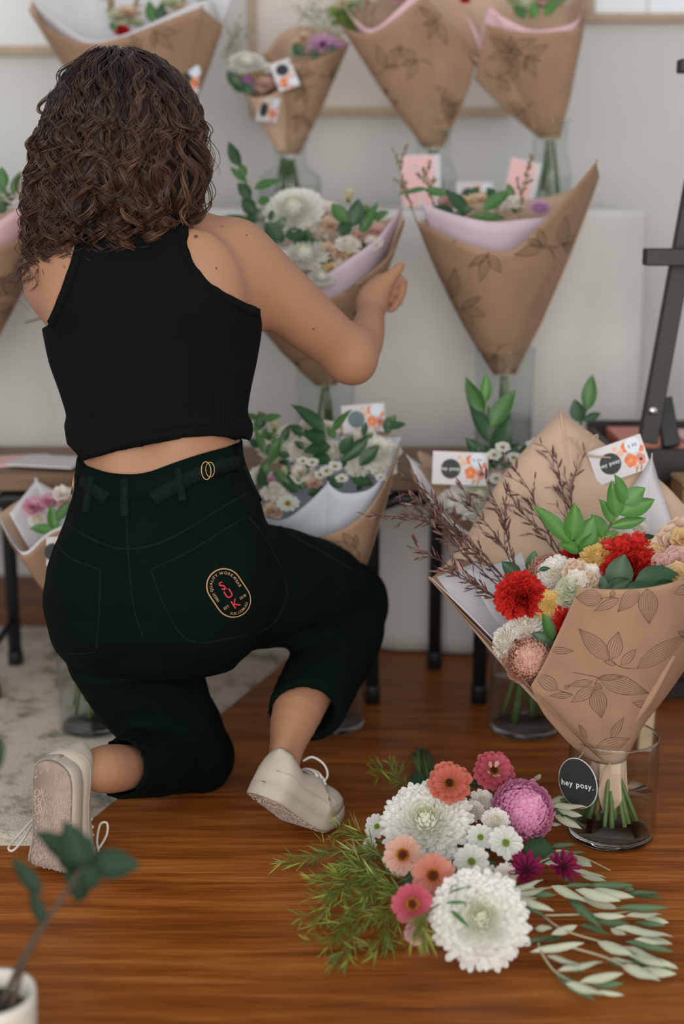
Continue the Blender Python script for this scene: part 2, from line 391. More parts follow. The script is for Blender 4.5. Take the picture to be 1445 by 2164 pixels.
# low bench ---------------------------------------------------------------
BZ = .445; BY0, BY1 = 2.49, 2.765
M['bench_wood'] = mat('brown_bench_wood', (.17, .092, .050), .5, vary=(10, .25, (1, 12, 6)))
bench = thing('long_bench', (.2, (BY0 + BY1) / 2, 0), 'long low brown bench with black tube legs in front of the cloth', 'bench')
for i, (y0, y1) in enumerate(((BY0, 2.580), (2.583, 2.672), (2.675, BY1))):
    V, F = box((-.05, (y0 + y1) / 2, BZ - .016), (2.9, y1 - y0, .032), .003); obj('board', V, F, M['bench_wood'], bench, smooth=False)
def uframe(x0, x1, yy, foot0=0., foot1=0.):
    z = BZ - .052; r = .045
    pts = [(x0 - foot0, yy, .012), (x0, yy, z - r), (x0 + r * .3, yy, z - r * .3), (x0 + r, yy, z), (x1 - r, yy, z), (x1 - r * .3, yy, z - r * .3), (x1, yy, z - r), (x1 + foot1, yy, .012)]
    V, F = tube(pts, .0135, 10); o = obj('leg_frame', V, F, M['black_metal'], bench)
    for x in (x0 - foot0, x1 + foot1):
        V, F = lathe((x, yy, 0), [(0, 0), (.0155, 0), (.016, .03), (.0145, .036), (0, .036)], 12); obj('rubber_foot', V, F, M['black_metal'], o)
    V, F = box(((x0 + x1) / 2, yy, BZ - .0355), (x1 - x0 - .06, .022, .008), .002); obj('bracket', V, F, M['black_metal'], o, smooth=False)
xa = Z(784, 1462, 0)[0]; xb = Z(1018, 1508, 0)[0]; xl = Z(20, 1432, 0)[0]
for yy in (2.525, 2.72):
    uframe(xa if yy < 2.6 else xa + .13, xb if yy < 2.6 else .415, yy); uframe(xl - .16, xl + .015, yy, .02, .02) if False else uframe(xl, xl + .20, yy, .0, .0)
V, F = tube([(xl, 2.525, .10), (xl, 2.72, .10)], .007, 8); obj('cross_tube', V, F, M['black_metal'], bench)
# the cross rail between the two right frames
uframe(.95, 1.15, 2.525); uframe(.95, 1.15, 2.72); uframe(-1.42, -1.22, 2.525); uframe(-1.42, -1.22, 2.72)

# easel, tray, boxes on the right ---------------------------------------------
def bar(p, q, w, dpt, m, parent, name, up=(0, -1, 0)):
    p, q = np.asarray(p, float), np.asarray(q, float); z = unit(q - p); u = np.asarray(up, float); u = unit(u - z * u.dot(z)); x = np.cross(u, z)
    V, F = box((0, 0, 0), (w, dpt, np.linalg.norm(q - p)), .002, np.stack([x, u, z], 1)); return obj(name, V + (p + q) / 2, F, m, parent, smooth=False)
ED = 2.42
ez = thing('display_easel', (*P(1380, 930, ED)[:2], 0), 'black wooden tabletop easel with a sloping leg at the right edge', 'easel')
bar(P(1468, 380, ED + .02), P(1367, 935, ED), .032, .022, M['black_wood'], ez, 'leg')
bar(P(1367, 935, ED), Z(1330, 1560, 0) * (1, 0, 1) + (0.0, ED - .12, 0), .03, .022, M['black_wood'], ez, 'leg') if False else None
bar(P(1386, 543, ED - .022) - (.02, 0, 0), P(1700, 543, ED - .022), .030, .028, M['black_wood'], ez, 'crossbar', (0, 0, 1))
bar(P(1433, 140, ED + .05), P(1700, 140, ED + .05), .030, .022, M['black_wood'], ez, 'crossbar', (0, 0, 1))
bar(P(1400, 842, ED + .05), P(1418, 945, ED + .02), .030, .022, M['black_metal'], ez, 'rear_leg')
bar(P(1500, 100, ED + .06), P(1500, 945, ED + .03), .030, .022, M['black_wood'], ez, 'mast')
b0 = P(1379, 868, ED - .013)
V, F = lathe((0, 0, 0), [(0, 0), (.0075, 0), (.008, .002), (.006, .005), (0, .006)], 14); V = V @ np.array([(1, 0, 0), (0, 0, 1), (0, -1, 0)], float)
obj('bolt', V * (1, 1, 1) + b0, F, mat('chrome', (.7, .7, .7), .25, 1.), ez)

# a low stand carrying the tray (the bench carries on to the right)
tz = BZ
ty = 2.53
ta, tb = P(1290, 945, 2.50), P(1700, 945, 2.50)
tray = thing('leaflet_tray', (ta[0] + .2, 2.58, BZ), 'black tray of coral leaflets on the bench under the easel', 'tray')
xL = P(1352, 950, 2.47)[0] - .06; xR = xL + .42
V, F = box(((xL + xR) / 2, 2.555, BZ + .006), (xR - xL, .25, .012), .002); obj('base', V, F, M['black_wood'], tray, smooth=False)
for nm, c, s_ in (('side', ((xL + xR) / 2, 2.433, BZ + .028), (xR - xL, .012, .056)), ('side', ((xL + xR) / 2, 2.677, BZ + .033), (xR - xL, .012, .066)), ('side', (xL + .006, 2.555, BZ + .028), (.012, .232, .056)), ('side', (xR - .006, 2.555, BZ + .028), (.012, .232, .056))):
    V, F = box(c, s_, .002); obj(nm, V, F, M['black_wood'], tray, smooth=False)
for i in range(3):
    V, F = box((xL + .085 + i * .12, 2.555, BZ + .0125 + .023 - .002 * i), (.105, .19, .046 - .004 * i), .001); o = obj('leaflet_stack', V, F, M['coral'] if i % 2 == 0 else M['cardpink'], None, smooth=False)
    tag(o, ('coral leaflet stack in the black tray, nearest the easel leg', 'pink leaflet stack in the middle of the black tray', 'coral leaflet stack at the far right of the black tray')[i], 'leaflets', 'leaflet stacks in the black tray')
M['pale_wood'] = mat('pale_pine', (.50, .36, .23), .6, vary=(14, .12, (2, 1, 10)))
M['box_wood'] = mat('honey_wood', (.30, .165, .075), .55, vary=(14, .18, (2, 1, 10)))
BX = P(1428, 1040, 2.36)
stool = thing('pine_stool', (BX[0] + .04, 2.36, 0), 'small pale pine stool under the wooden box at the right edge', 'stool')
sz = BX[2] - .03
V, F = box((BX[0] + .05, 2.36, sz - .011), (.22, .17, .022), .003); obj('seat', V, F, M['pale_wood'], stool, smooth=False)
for sx in (-.085, .085):
    for sy in (-.06, .06): bar((BX[0] + .05 + sx, 2.36 + sy, sz - .02), (BX[0] + .05 + sx * 1.15, 2.36 + sy * 1.1, .001), .024, .024, M['pale_wood'], stool, 'leg')
wb = thing('wooden_box', (BX[0] + .06, 2.34, sz), 'small honey brown wooden box at the right edge below the black tray', 'box')
V, F = box((BX[0] + .055, 2.335, sz + .026), (.12, .09, .050), .003); obj('body', V, F, M['box_wood'], wb, smooth=False)
V, F = box((BX[0] + .055, 2.335, sz + .056), (.124, .094, .009), .003); obj('lid', V, F, M['box_wood'], wb, smooth=False)
# low black bars behind the right bouquet
q = Z(1432, 1485, 0)
fs = thing('black_bars', (q[0] + .1, q[1] + .02, 0), 'black folded stand lying on the floor behind the front right bouquet', 'stand')
bar((q[0] - .03, q[1] + .02, .018), (q[0] + .35, q[1] + .12, .018), .035, .03, M['black_wood'], fs, 'rail', (0, 0, 1))
bar((q[0] - .01, q[1] + .08, .055), (q[0] + .35, q[1] + .16, .075), .035, .03, M['black_wood'], fs, 'rail', (0, 0, 1))
bar((q[0] + .03, q[1] + .05, .0), (q[0] + .03, q[1] + .09, .08), .02, .02, M['black_wood'], fs, 'strut')

# papers on the left of the bench ---------------------------------------------
for i, (px, py, w, dd, m_, rot, lab) in enumerate(((35, 951, .13, .10, M['cardpink'], .2, 'pink leaflet lying on the left end of the bench'), (108, 940, .13, .10, M['card'], -.25, 'white leaflet lying on the bench beside the pink one'))):
    q = P(px, py, 2.58); c, s_ = math.cos(rot), math.sin(rot)
    V, F = box((0, 0, 0), (w, dd, .004), .001, [(c, -s_, 0), (s_, c, 0), (0, 0, 1)]); V = V + (q[0] - .012 * (1 - i), 2.60 - .03 * i, BZ + .0025 + .0045 * i)
    tag(obj('leaflet', V, F, m_, None, smooth=False), lab, 'leaflet', 'leaflets on the bench')
# ------------------------------------------------------------------ the woman: signed distance fields turned into one surface each
class Field:
    def __init__(s, lo, hi, h):
        s.lo = np.asarray(lo, float); s.h = h
        s.n = np.ceil((np.asarray(hi) - s.lo) / h).astype(int) + 1
        s.F = np.full(s.n, .15, np.float32)
    def sub(s, lo, hi):
        a = np.clip(np.floor((np.asarray(lo) - s.lo) / s.h).astype(int), 0, s.n); b = np.clip(np.ceil((np.asarray(hi) - s.lo) / s.h).astype(int) + 1, 0, s.n)
        ax = [(s.lo[i] + s.h * np.arange(a[i], b[i])).astype(np.float32) for i in range(3)]
        return tuple(slice(a[i], b[i]) for i in range(3)), np.meshgrid(*ax, indexing='ij')
    def add(s, sl, d, k):
        f = s.F[sl]
        if d.size == 0: return
        if k > 0:
            h = np.maximum(k - np.abs(f - d), 0) / k; s.F[sl] = np.minimum(f, d) - h * h * k / 4
        else: s.F[sl] = np.minimum(f, d)
    def cut(s, sl, d, k=0.):
        f = s.F[sl]; m = np.maximum(f, -d)
        if k > 0: h = np.maximum(k - np.abs(f + d), 0) / k; m = m + h * h * k / 4
        s.F[sl] = m
    def cap(s, a, b, ra, rb, k=.02, cutit=False):
        a, b = np.asarray(a, float), np.asarray(b, float); m = max(ra, rb) + .07
        sl, (X, Y, Zz) = s.sub(np.minimum(a, b) - m, np.maximum(a, b) + m)
        ba = b - a; l2 = ba.dot(ba) + 1e-9; px, py, pz = X - a[0], Y - a[1], Zz - a[2]
        t = np.clip((px * ba[0] + py * ba[1] + pz * ba[2]) / l2, 0, 1)
        d = np.sqrt((px - t * ba[0]) ** 2 + (py - t * ba[1]) ** 2 + (pz - t * ba[2]) ** 2) - (ra + (rb - ra) * t)
        s.cut(sl, d, k) if cutit else s.add(sl, d, k)
    def chain(s, pts, k=.02, m=5):
        """one limb: a smooth run of tapered capsules, blended into the rest as a whole"""
        A = np.array([[*p[0], p[1]] for p in pts], float); A = catmull(A, (len(pts) - 1) * m + 1); C, r = A[:, :3], A[:, 3]; g = r.max() + .07
        sl, _g = s.sub(C.min(0) - g, C.max(0) + g); shp = s.F[sl].shape
        if 0 in shp: return
        T = Field.__new__(Field); T.h = s.h; T.lo = s.lo + s.h * np.array([q.start for q in sl]); T.n = np.array(shp); T.F = np.full(shp, .15, np.float32)
        for p, q, ra, rb in zip(C[:-1], C[1:], r[:-1], r[1:]): T.cap(p, q, ra, rb, 0.)
        s.add(sl, T.F, k)
    def ell(s, c, r, k=.02, R=None, cutit=False):
        c, r = np.asarray(c, float), np.asarray(r, float); m = r.max() + .07
        sl, (X, Y, Zz) = s.sub(c - m, c + m); x, y, z = X - c[0], Y - c[1], Zz - c[2]
        if R is not None:
            R = np.asarray(R, float); x, y, z = (R[0, i] * x + R[1, i] * y + R[2, i] * z for i in range(3))
        k0 = np.sqrt((x / r[0]) ** 2 + (y / r[1]) ** 2 + (z / r[2]) ** 2); k1 = np.sqrt((x / r[0] ** 2) ** 2 + (y / r[1] ** 2) ** 2 + (z / r[2] ** 2) ** 2) + 1e-6
        d = k0 * (k0 - 1) / k1
        s.cut(sl, d, k) if cutit else s.add(sl, d, k)
    def loft(s, rows, k=.02, e=2.25, grow=0.):
        """stack of ellipses: rows of (z, cx, cy, rx, ry)"""
        R = np.array(sorted(rows)); m = .08
        lo = (min(R[:, 1] - R[:, 3]) - m, min(R[:, 2] - R[:, 4]) - m, R[0, 0] - m); hi = (max(R[:, 1] + R[:, 3]) + m, max(R[:, 2] + R[:, 4]) + m, R[-1, 0] + m)
        sl, (X, Y, Zz) = s.sub(lo, hi)
        z1 = Zz[0, 0, :]; zf = np.linspace(R[0, 0], R[-1, 0], 200); g = catmull(R[:, 1:], 200); zz = np.interp(np.linspace(0, 1, 200), np.linspace(0, 1, len(R)), R[:, 0])
        cx, cy, rx, ry = (np.interp(z1, zz, g[:, i]).astype(np.float32) for i in range(4)); rx = rx + grow; ry = ry + grow
        q = (np.abs((X - cx) / rx) ** e + np.abs((Y - cy) / ry) ** e) ** (1 / e)
        d = (q - 1) * np.minimum(rx, ry); d = np.maximum(d, np.maximum(R[0, 0] - Zz, Zz - R[-1, 0]))
        s.add(sl, d.astype(np.float32), k)
    def plane_cut(s, p, n, lo, hi, k=0.):
        sl, (X, Y, Zz) = s.sub(lo, hi); n = unit(n); s.cut(sl, -((X - p[0]) * n[0] + (Y - p[1]) * n[1] + (Zz - p[2]) * n[2]), k)
    def poly_cut(s, poly, ylo, yhi):
        """cut away everything inside an x-z outline between two depths"""
        p = np.asarray(poly, float); lo = (p[:, 0].min() - .03, ylo, p[:, 1].min() - .03); hi = (p[:, 0].max() + .03, yhi, p[:, 1].max() + .03)
        sl, (X, Y, Zz) = s.sub(lo, hi)
        if X.size == 0: return
        x, z = X[:, 0, :].astype(float), Zz[:, 0, :].astype(float); d = np.full(x.shape, 9.); ins = np.zeros(x.shape, bool)
        for a, b in zip(p, np.roll(p, -1, 0)):
            e = b - a; wx, wz = x - a[0], z - a[1]; t = np.clip((wx * e[0] + wz * e[1]) / (e @ e + 1e-12), 0, 1)
            d = np.minimum(d, np.hypot(wx - t * e[0], wz - t * e[1]))
            c = ((a[1] > z) != (b[1] > z)) & (x < (b[0] - a[0]) * (z - a[1]) / (b[1] - a[1] + 1e-12) + a[0]); ins ^= c
        d = np.where(ins, -d, d).astype(np.float32)[:, None, :]
        s.cut(sl, np.broadcast_to(d, X.shape))
    def noise(s, amp, sc, seed=0):
        q = np.random.RandomState(seed); sl, (X, Y, Zz) = s.sub(s.lo, s.lo + s.h * s.n); n = np.zeros_like(X)
        for i in range(5):
            w = q.normal(size=3) * sc; n += np.sin(X * w[0] + Y * w[1] + Zz * w[2] + q.uniform(0, 6)) / 5
        s.F += (n * amp)[tuple(slice(0, k) for k in s.F.shape)]
    def mesh(s, smooth=1):
        F = s.F; sg = F < 0; lo = None
        c = [F[i:F.shape[0] - 1 + i, j:F.shape[1] - 1 + j, k:F.shape[2] - 1 + k] for i in (0, 1) for j in (0, 1) for k in (0, 1)]
        cs = [x < 0 for x in c]; a = np.logical_or.reduce(cs) & ~np.logical_and.reduce(cs)
        I = np.argwhere(a); vals = np.stack([x[a] for x in c], 1); off = np.array([(i, j, k) for i in (0, 1) for j in (0, 1) for k in (0, 1)], float)
        acc = np.zeros((len(I), 3)); cnt = np.zeros(len(I))
        for p in range(8):
            for q in range(p + 1, 8):
                if np.abs(off[p] - off[q]).sum() != 1: continue
                m = (vals[:, p] < 0) != (vals[:, q] < 0); t = vals[:, p] / (vals[:, p] - vals[:, q] + 1e-12)
                acc[m] += off[p] + (off[q] - off[p]) * t[m, None]; cnt[m] += 1
        V = I + acc / cnt[:, None]; idx = np.full(a.shape, -1, np.int64); idx[a] = np.arange(len(I)); Q = []
        for ax in range(3):
            o1, o2 = (ax + 1) % 3, (ax + 2) % 3
            sA = [slice(None)] * 3; sB = [slice(None)] * 3; sA[ax] = slice(0, -1); sB[ax] = slice(1, None)
            cr = sg[tuple(sA)] != sg[tuple(sB)]; w = np.argwhere(cr); w = w[(w[:, o1] > 0) & (w[:, o2] > 0) & (w[:, o1] < F.shape[o1] - 1) & (w[:, o2] < F.shape[o2] - 1)]
            ins = sg[tuple(w.T)]; q = []
            for d1, d2 in ((1, 1), (0, 1), (0, 0), (1, 0)):
                x = w.copy(); x[:, o1] -= d1; x[:, o2] -= d2; q.append(idx[tuple(x.T)])
            q = np.stack(q, 1); q[~ins] = q[~ins][:, ::-1]; Q.append(q)
        Q = np.concatenate(Q); V = V * s.h + s.lo
        for _ in range(smooth):
            A = np.zeros_like(V); n = np.zeros(len(V))
            for i in range(4):
                np.add.at(A, Q[:, i], V[Q[:, (i + 1) % 4]] + V[Q[:, (i + 3) % 4]]); np.add.at(n, Q[:, i], 2)
            V = .5 * V + .5 * A / np.maximum(n, 1)[:, None]
        return V, [Q]

def R3(px, py, d, rpx): return (P(px, py, d), rpx * S(px, py, d))
def row(py, l, r, d, ry):
    c = P((l + r) / 2, py, d); return (c[2], c[0], d, (r - l) / 2 * S((l + r) / 2, py, d), ry)

M['skin'] = mat('skin', (.37, .185, .105), .5, bump=(180, .0003), vary=(9, .06), sub=.15, spec=.35)
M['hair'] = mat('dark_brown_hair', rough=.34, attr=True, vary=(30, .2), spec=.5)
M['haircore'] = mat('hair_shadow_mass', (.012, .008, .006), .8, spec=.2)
M['top'] = mat('black_ribbed_knit', (.0036, .0050, .0043), .9, bump=(80, .0010, (1, 0, 0), 'wave'), spec=.09)
M['denim'] = mat('black_green_denim', (.0020, .0062, .0044), .9, bump=(900, .0008), vary=(12, .18), spec=.06)
M['denim_edge'] = mat('washed_black_seam', (.0048, .0105, .0082), .85, bump=(900, .0005), vary=(160, .35), spec=.08)
M['brass'] = mat('brass', (.40, .27, .12), .4, 1.)
M['canvas'] = mat('cream_canvas', (.46, .40, .325), .85, bump=(900, .0004), vary=(14, .08), spec=.15)
M['rubber'] = mat('worn_rubber', (.43, .37, .305), .7, vary=(16, .14), spec=.2)
M['lace'] = mat('white_lace', (.56, .52, .47), .85)
M['mole'] = mat('mole', (.12, .045, .03), .6)

wst = P(335, 1000, 2.06)
person = thing('person', (P(330, 1300, 2.08)[0], 2.06, 0), 'woman with curly brown hair in a black top and trousers kneeling on the floor', 'person')

TORSO = [row(455, 195, 395, 2.135, .060), row(490, 150, 448, 2.13, .078), row(540, 108, 500, 2.12, .092), row(600, 96, 536, 2.11, .100), row(680, 108, 545, 2.105, .105),
         row(760, 118, 535, 2.095, .105), row(830, 140, 520, 2.085, .100), row(900, 164, 510, 2.075, .095), row(965, 178, 505, 2.07, .095), row(1030, 184, 506, 2.065, .092), row(1080, 186, 506, 2.06, .092)]
SH_R, EL_R = P(508, 522, 2.115), P(752, 752, 2.215)
ARM_R = [R3(492, 535, 2.115, 66), R3(556, 590, 2.13, 70), R3(640, 668, 2.165, 65), R3(725, 738, 2.205, 54)]
FORE_R = [R3(738, 752, 2.21, 48), R3(764, 728, 2.245, 44), R3(778, 692, 2.305, 35), R3(783, 660, 2.36, 28.5), R3(786, 640, 2.385, 27)]
ARM_L = [R3(138, 588, 2.115, 60), R3(160, 630, 2.20, 50), R3(178, 648, 2.30, 44), R3(215, 650, 2.37, 38), R3(250, 645, 2.46, 28)]

def build_body():
    f = Field((-.52, 1.78, -.01), (.14, 2.60, 1.18), .0034)
    f.loft(TORSO, .02)
    # shoulders, shoulder blades, neck and head
    f.chain([R3(255, 470, 2.13, 80), R3(150, 545, 2.13, 74), R3(136, 590, 2.125, 66)], .05)
    f.chain([R3(330, 475, 2.13, 70), R3(440, 518, 2.125, 56), R3(500, 540, 2.115, 62)], .05)
    f.ell(P(415, 600, 2.035), (.055, .03, .075), .05); f.ell(P(190, 620, 2.045), (.05, .03, .07), .05)
    f.chain([R3(290, 480, 2.13, 70), R3(278, 390, 2.14, 62), R3(272, 340, 2.15, 66)], .04)
    hc = P(265, 285, 2.15)
    f.ell(hc, (.074, .095, .098), .03); f.ell(hc + (0, .045, -.065), (.052, .055, .06), .04)                     # cranium, jaw
    f.cap(hc + (0, .100, -.012), hc + (0, .116, -.042), .009, .013, .02); f.ell(hc + (0, .095, -.078), (.024, .014, .008), .012)   # nose, lips
    f.ell(hc + (-.078, .005, -.025), (.010, .02, .032), .012); f.ell(hc + (.078, .005, -.025), (.010, .02, .032), .012)            # ears
    for sx in (-.032, .032): f.ell(hc + (sx, .098, -.004), (.015, .012, .009), .01, cutit=True)
    f.chain(ARM_R, .035); f.chain(FORE_R, .03); f.chain(ARM_L, .05)
    f.ell(P(752, 772, 2.205), (.024, .022, .024), .03)
    # right hand: palm, thumb along the paper, four curled fingers behind it
    f.chain([R3(786, 640, 2.385, 27), R3(796, 616, 2.415, 28), R3(806, 602, 2.44, 24)], .025)
    f.chain([R3(790, 622, 2.39, 22), R3(811, 600, 2.402, 19.5), R3(830, 581, 2.412, 14), R3(841, 569, 2.42, 11), R3(848, 561, 2.424, 8.5)], .014)
    for pts in ([(812, 590, 2.465, 12), (836, 586, 2.480, 10.5), (852, 597, 2.474, 9.5), (850, 608, 2.458, 8.5)],
                [(815, 603, 2.458, 12), (838, 604, 2.470, 10.5), (850, 616, 2.462, 9.5), (845, 627, 2.446, 8.5)],
                [(814, 616, 2.448, 12), (834, 621, 2.458, 10.5), (843, 635, 2.450, 9.5), (836, 643, 2.434, 8.5)],
                [(809, 628, 2.438, 11), (825, 637, 2.444, 9.5), (831, 650, 2.436, 8.5), (824, 655, 2.424, 7.5)]):
        f.chain([R3(*p) for p in pts], .0022)
    # left hand, hidden in front of her
    h = P(255, 640, 2.48); f.ell(h, (.022, .04, .034), .02)
    for i in range(4): f.chain([(h + (.0, .03, .022 - .015 * i), .0095), (h + (.02, .065, .022 - .015 * i), .0085), (h + (.042, .075, .018 - .015 * i), .0075)], .006)
    f.chain([(h + (.0, 0, .03), .011), (h + (.03, .03, .045), .009), (h + (.045, .045, .04), .008)], .008)
    # spine groove
    f.cap(P(290, 700, 1.985), P(287, 955, 1.962), .010, .012, .05, cutit=True)
    # pelvis and thighs under the trousers keep the figure whole
    f.loft([row(1080, 186, 506, 2.06, .09), row(1200, 175, 510, 2.05, .10), row(1300, 180, 515, 2.05, .095)], .04)
    f.chain([R3(230, 1260, 2.05, 85), R3(415, 1594, 2.14, 42), R3(345, 1606, 2.06, 42), R3(285, 1620, 1.985, 46), R3(225, 1625, 1.915, 51), R3(188, 1630, 1.885, 34)], .02)
    f.chain([R3(440, 1250, 2.06, 85), R3(735, 1275, 2.31, 52), R3(640, 1475, 2.085, 56), R3(606, 1580, 2.00, 37), R3(596, 1640, 1.965, 35)], .02)
    f.cap(P(622, 1500, 2.045), P(592, 1590, 1.96), .020, .012, .02)
    V, F = f.mesh(2); return V, F
BV, BF = build_body()
body = obj('body', BV, BF, M['skin'], person); body['label'] = 'bare tanned back, right arm, lower back and ankles'

# ---- cropped tank top
def xz(L, d): return [tuple(P(a, b, d)[[0, 2]]) for a, b in L]
HEM = [(60, 930), (150, 962), (168, 978), (200, 968), (250, 950), (320, 935), (390, 922), (450, 922), (495, 930), (515, 943), (530, 950), (600, 962)]
ARMHOLE_R = [(398, 420), (391, 470), (395, 515), (412, 560), (448, 600), (490, 628), (528, 648), (553, 660)]
ARMHOLE_L = [(168, 470), (162, 515), (150, 560), (133, 610), (114, 655), (99, 690)]
def build_top():
    f = Field((-.52, 1.90, .50), (.0, 2.30, 1.0), .0050)
    T = [(z, cx, cy, rx, ry) for z, cx, cy, rx, ry in TORSO if z > P(335, 990, 2.07)[2]]
    T[0], T = T[0], T
    f.loft(TORSO, .02, grow=.0065)
    f.chain([(a, r + .004) for a, r in (R3(255, 470, 2.13, 80), R3(150, 545, 2.13, 74))], .05); f.chain([(a, r + .004) for a, r in (R3(330, 475, 2.13, 70), R3(440, 518, 2.125, 56), R3(490, 536, 2.12, 56))], .05)
    f.ell(P(415, 600, 2.035), (.061, .036, .081), .05); f.ell(P(190, 620, 2.045), (.056, .036, .076), .05)
    # soft ridges where the knit hangs: along the hem and across the back
    f.loft([row(905, 158, 522, 2.075, .1), row(940, 161, 527, 2.073, .104), row(975, 163, 526, 2.072, .104)], .03)
    f.noise(.0028, 26, 3)
    D = 2.03
    f.poly_cut(xz(HEM, 1.99) + xz([(700, 1120), (-50, 1120)], 1.99), 1.8, 2.4)
    f.poly_cut(xz(ARMHOLE_R, D) + xz([(640, 690), (760, 560), (600, 380)], D), 1.8, 2.4)
    f.poly_cut(xz(ARMHOLE_L, D) + xz([(20, 720), (-60, 560), (60, 430)], D), 1.8, 2.4)
    f.poly_cut(xz([(150, 300), (205, 436), (240, 448), (300, 452), (350, 446), (392, 430), (420, 300)], D), 1.8, 2.4)
    return f.mesh(1)
TV, TF = build_top(); top = obj('tank_top', TV, TF, M['top'], person); top['label'] = 'cropped black ribbed sleeveless top'
def bvh(V, F):
    return BVHTree.FromPolygons([tuple(v) for v in V], [tuple(int(i) for i in f) for q in F for f in q])
def cast(tree, px, py):
    h = tree.ray_cast(Vector((0, 0, CAMH)), Vector(_ray(px, py)).normalized())
    if h[0] is None: return None
    n = Vector(h[1]);  n = n if n.dot(Vector(_ray(px, py))) < 0 else -n
    return np.array(h[0]), np.array(n)
def on_line(tree, pts, n):
    L = catmull(np.array(pts, float), n); r = [cast(tree, *p) for p in L]; r = [q for q in r if q is not None]
    if len(r) < 3: return None
    A = np.array([q[0] for q in r]); N = np.array([q[1] for q in r])
    keep = [0]
    for i in range(1, len(A)):
        if np.linalg.norm(A[i] - A[keep[-1]]) < .05: keep.append(i)
    A, N = A[keep], N[keep]
    for _ in range(2):
        if len(N) > 4: N[1:-1] = (N[:-2] + N[1:-1] + N[2:]) / 3; A[1:-1] = (A[:-2] + 2 * A[1:-1] + A[2:]) / 4
    N /= np.linalg.norm(N, axis=1)[:, None] + 1e-9; return A, N
def strip(tree, pts, w, th, n=30, lift=0.):
    """a raised flat band that follows a surface"""
    r = on_line(tree, pts, n)
    if r is None: return None
    A, N = r; T = np.gradient(A, axis=0); B = np.cross(T, N); B /= np.linalg.norm(B, axis=1)[:, None] + 1e-9
    w = np.broadcast_to(w, (len(A),))[:, None]; lo = A - N * .003; hi = A + N * (th + lift)
    prof = [lo - B * w / 2, hi - B * w / 2 * .94, hi + N * th * .12, hi + B * w / 2 * .94, lo + B * w / 2]
    V = np.stack(prof, 1).reshape(-1, 3); F = [grid_faces(len(A), 5)]
    e = (len(A) - 1) * 5
    F.append(np.array([(4, 3, 2, 1), (e + 1, e + 2, e + 3, e + 4)])); F.append(np.array([(4, 1, 0), (e, e + 1, e + 4)]))
    return V, F
tt = bvh(TV, TF)
for nm, pl in (('armhole_binding', [(a - 3, b + 5) for a, b in ARMHOLE_R[1:-1]] + [(548, 662)]), ('armhole_binding', [(a + 6, b + 3) for a, b in ARMHOLE_L[1:-1]] + [(106, 686)]), ('hem_band', [(170, 966), (205, 955), (250, 938), (320, 922), (390, 910), (450, 909), (495, 920), (514, 930)])):
    r = strip(tt, pl, .013, .0016, 46)
    if r: obj(nm, *r, M['top'], top)
for px, py in ((414, 500), (457, 567), (469, 478), (662, 695), (521, 497)):
    r = cast(bvh(BV, BF) if 'bb' not in globals() else bb, px, py)
    if 'bb' not in globals(): bb = bvh(BV, BF)
    if r is not None:
        u = unit(np.cross(r[1], (0, 0, 1))); v = np.cross(r[1], u); k = .0032 if px == 414 else .0017
        a = np.arange(10) * .6283; V = np.vstack([r[0] + k * (np.cos(a)[:, None] * u + np.sin(a)[:, None] * v), [r[0] + r[1] * .0009]])
        obj('mole', V, np.array([(i, (i + 1) % 10, 10) for i in range(10)]), M['mole'], body)

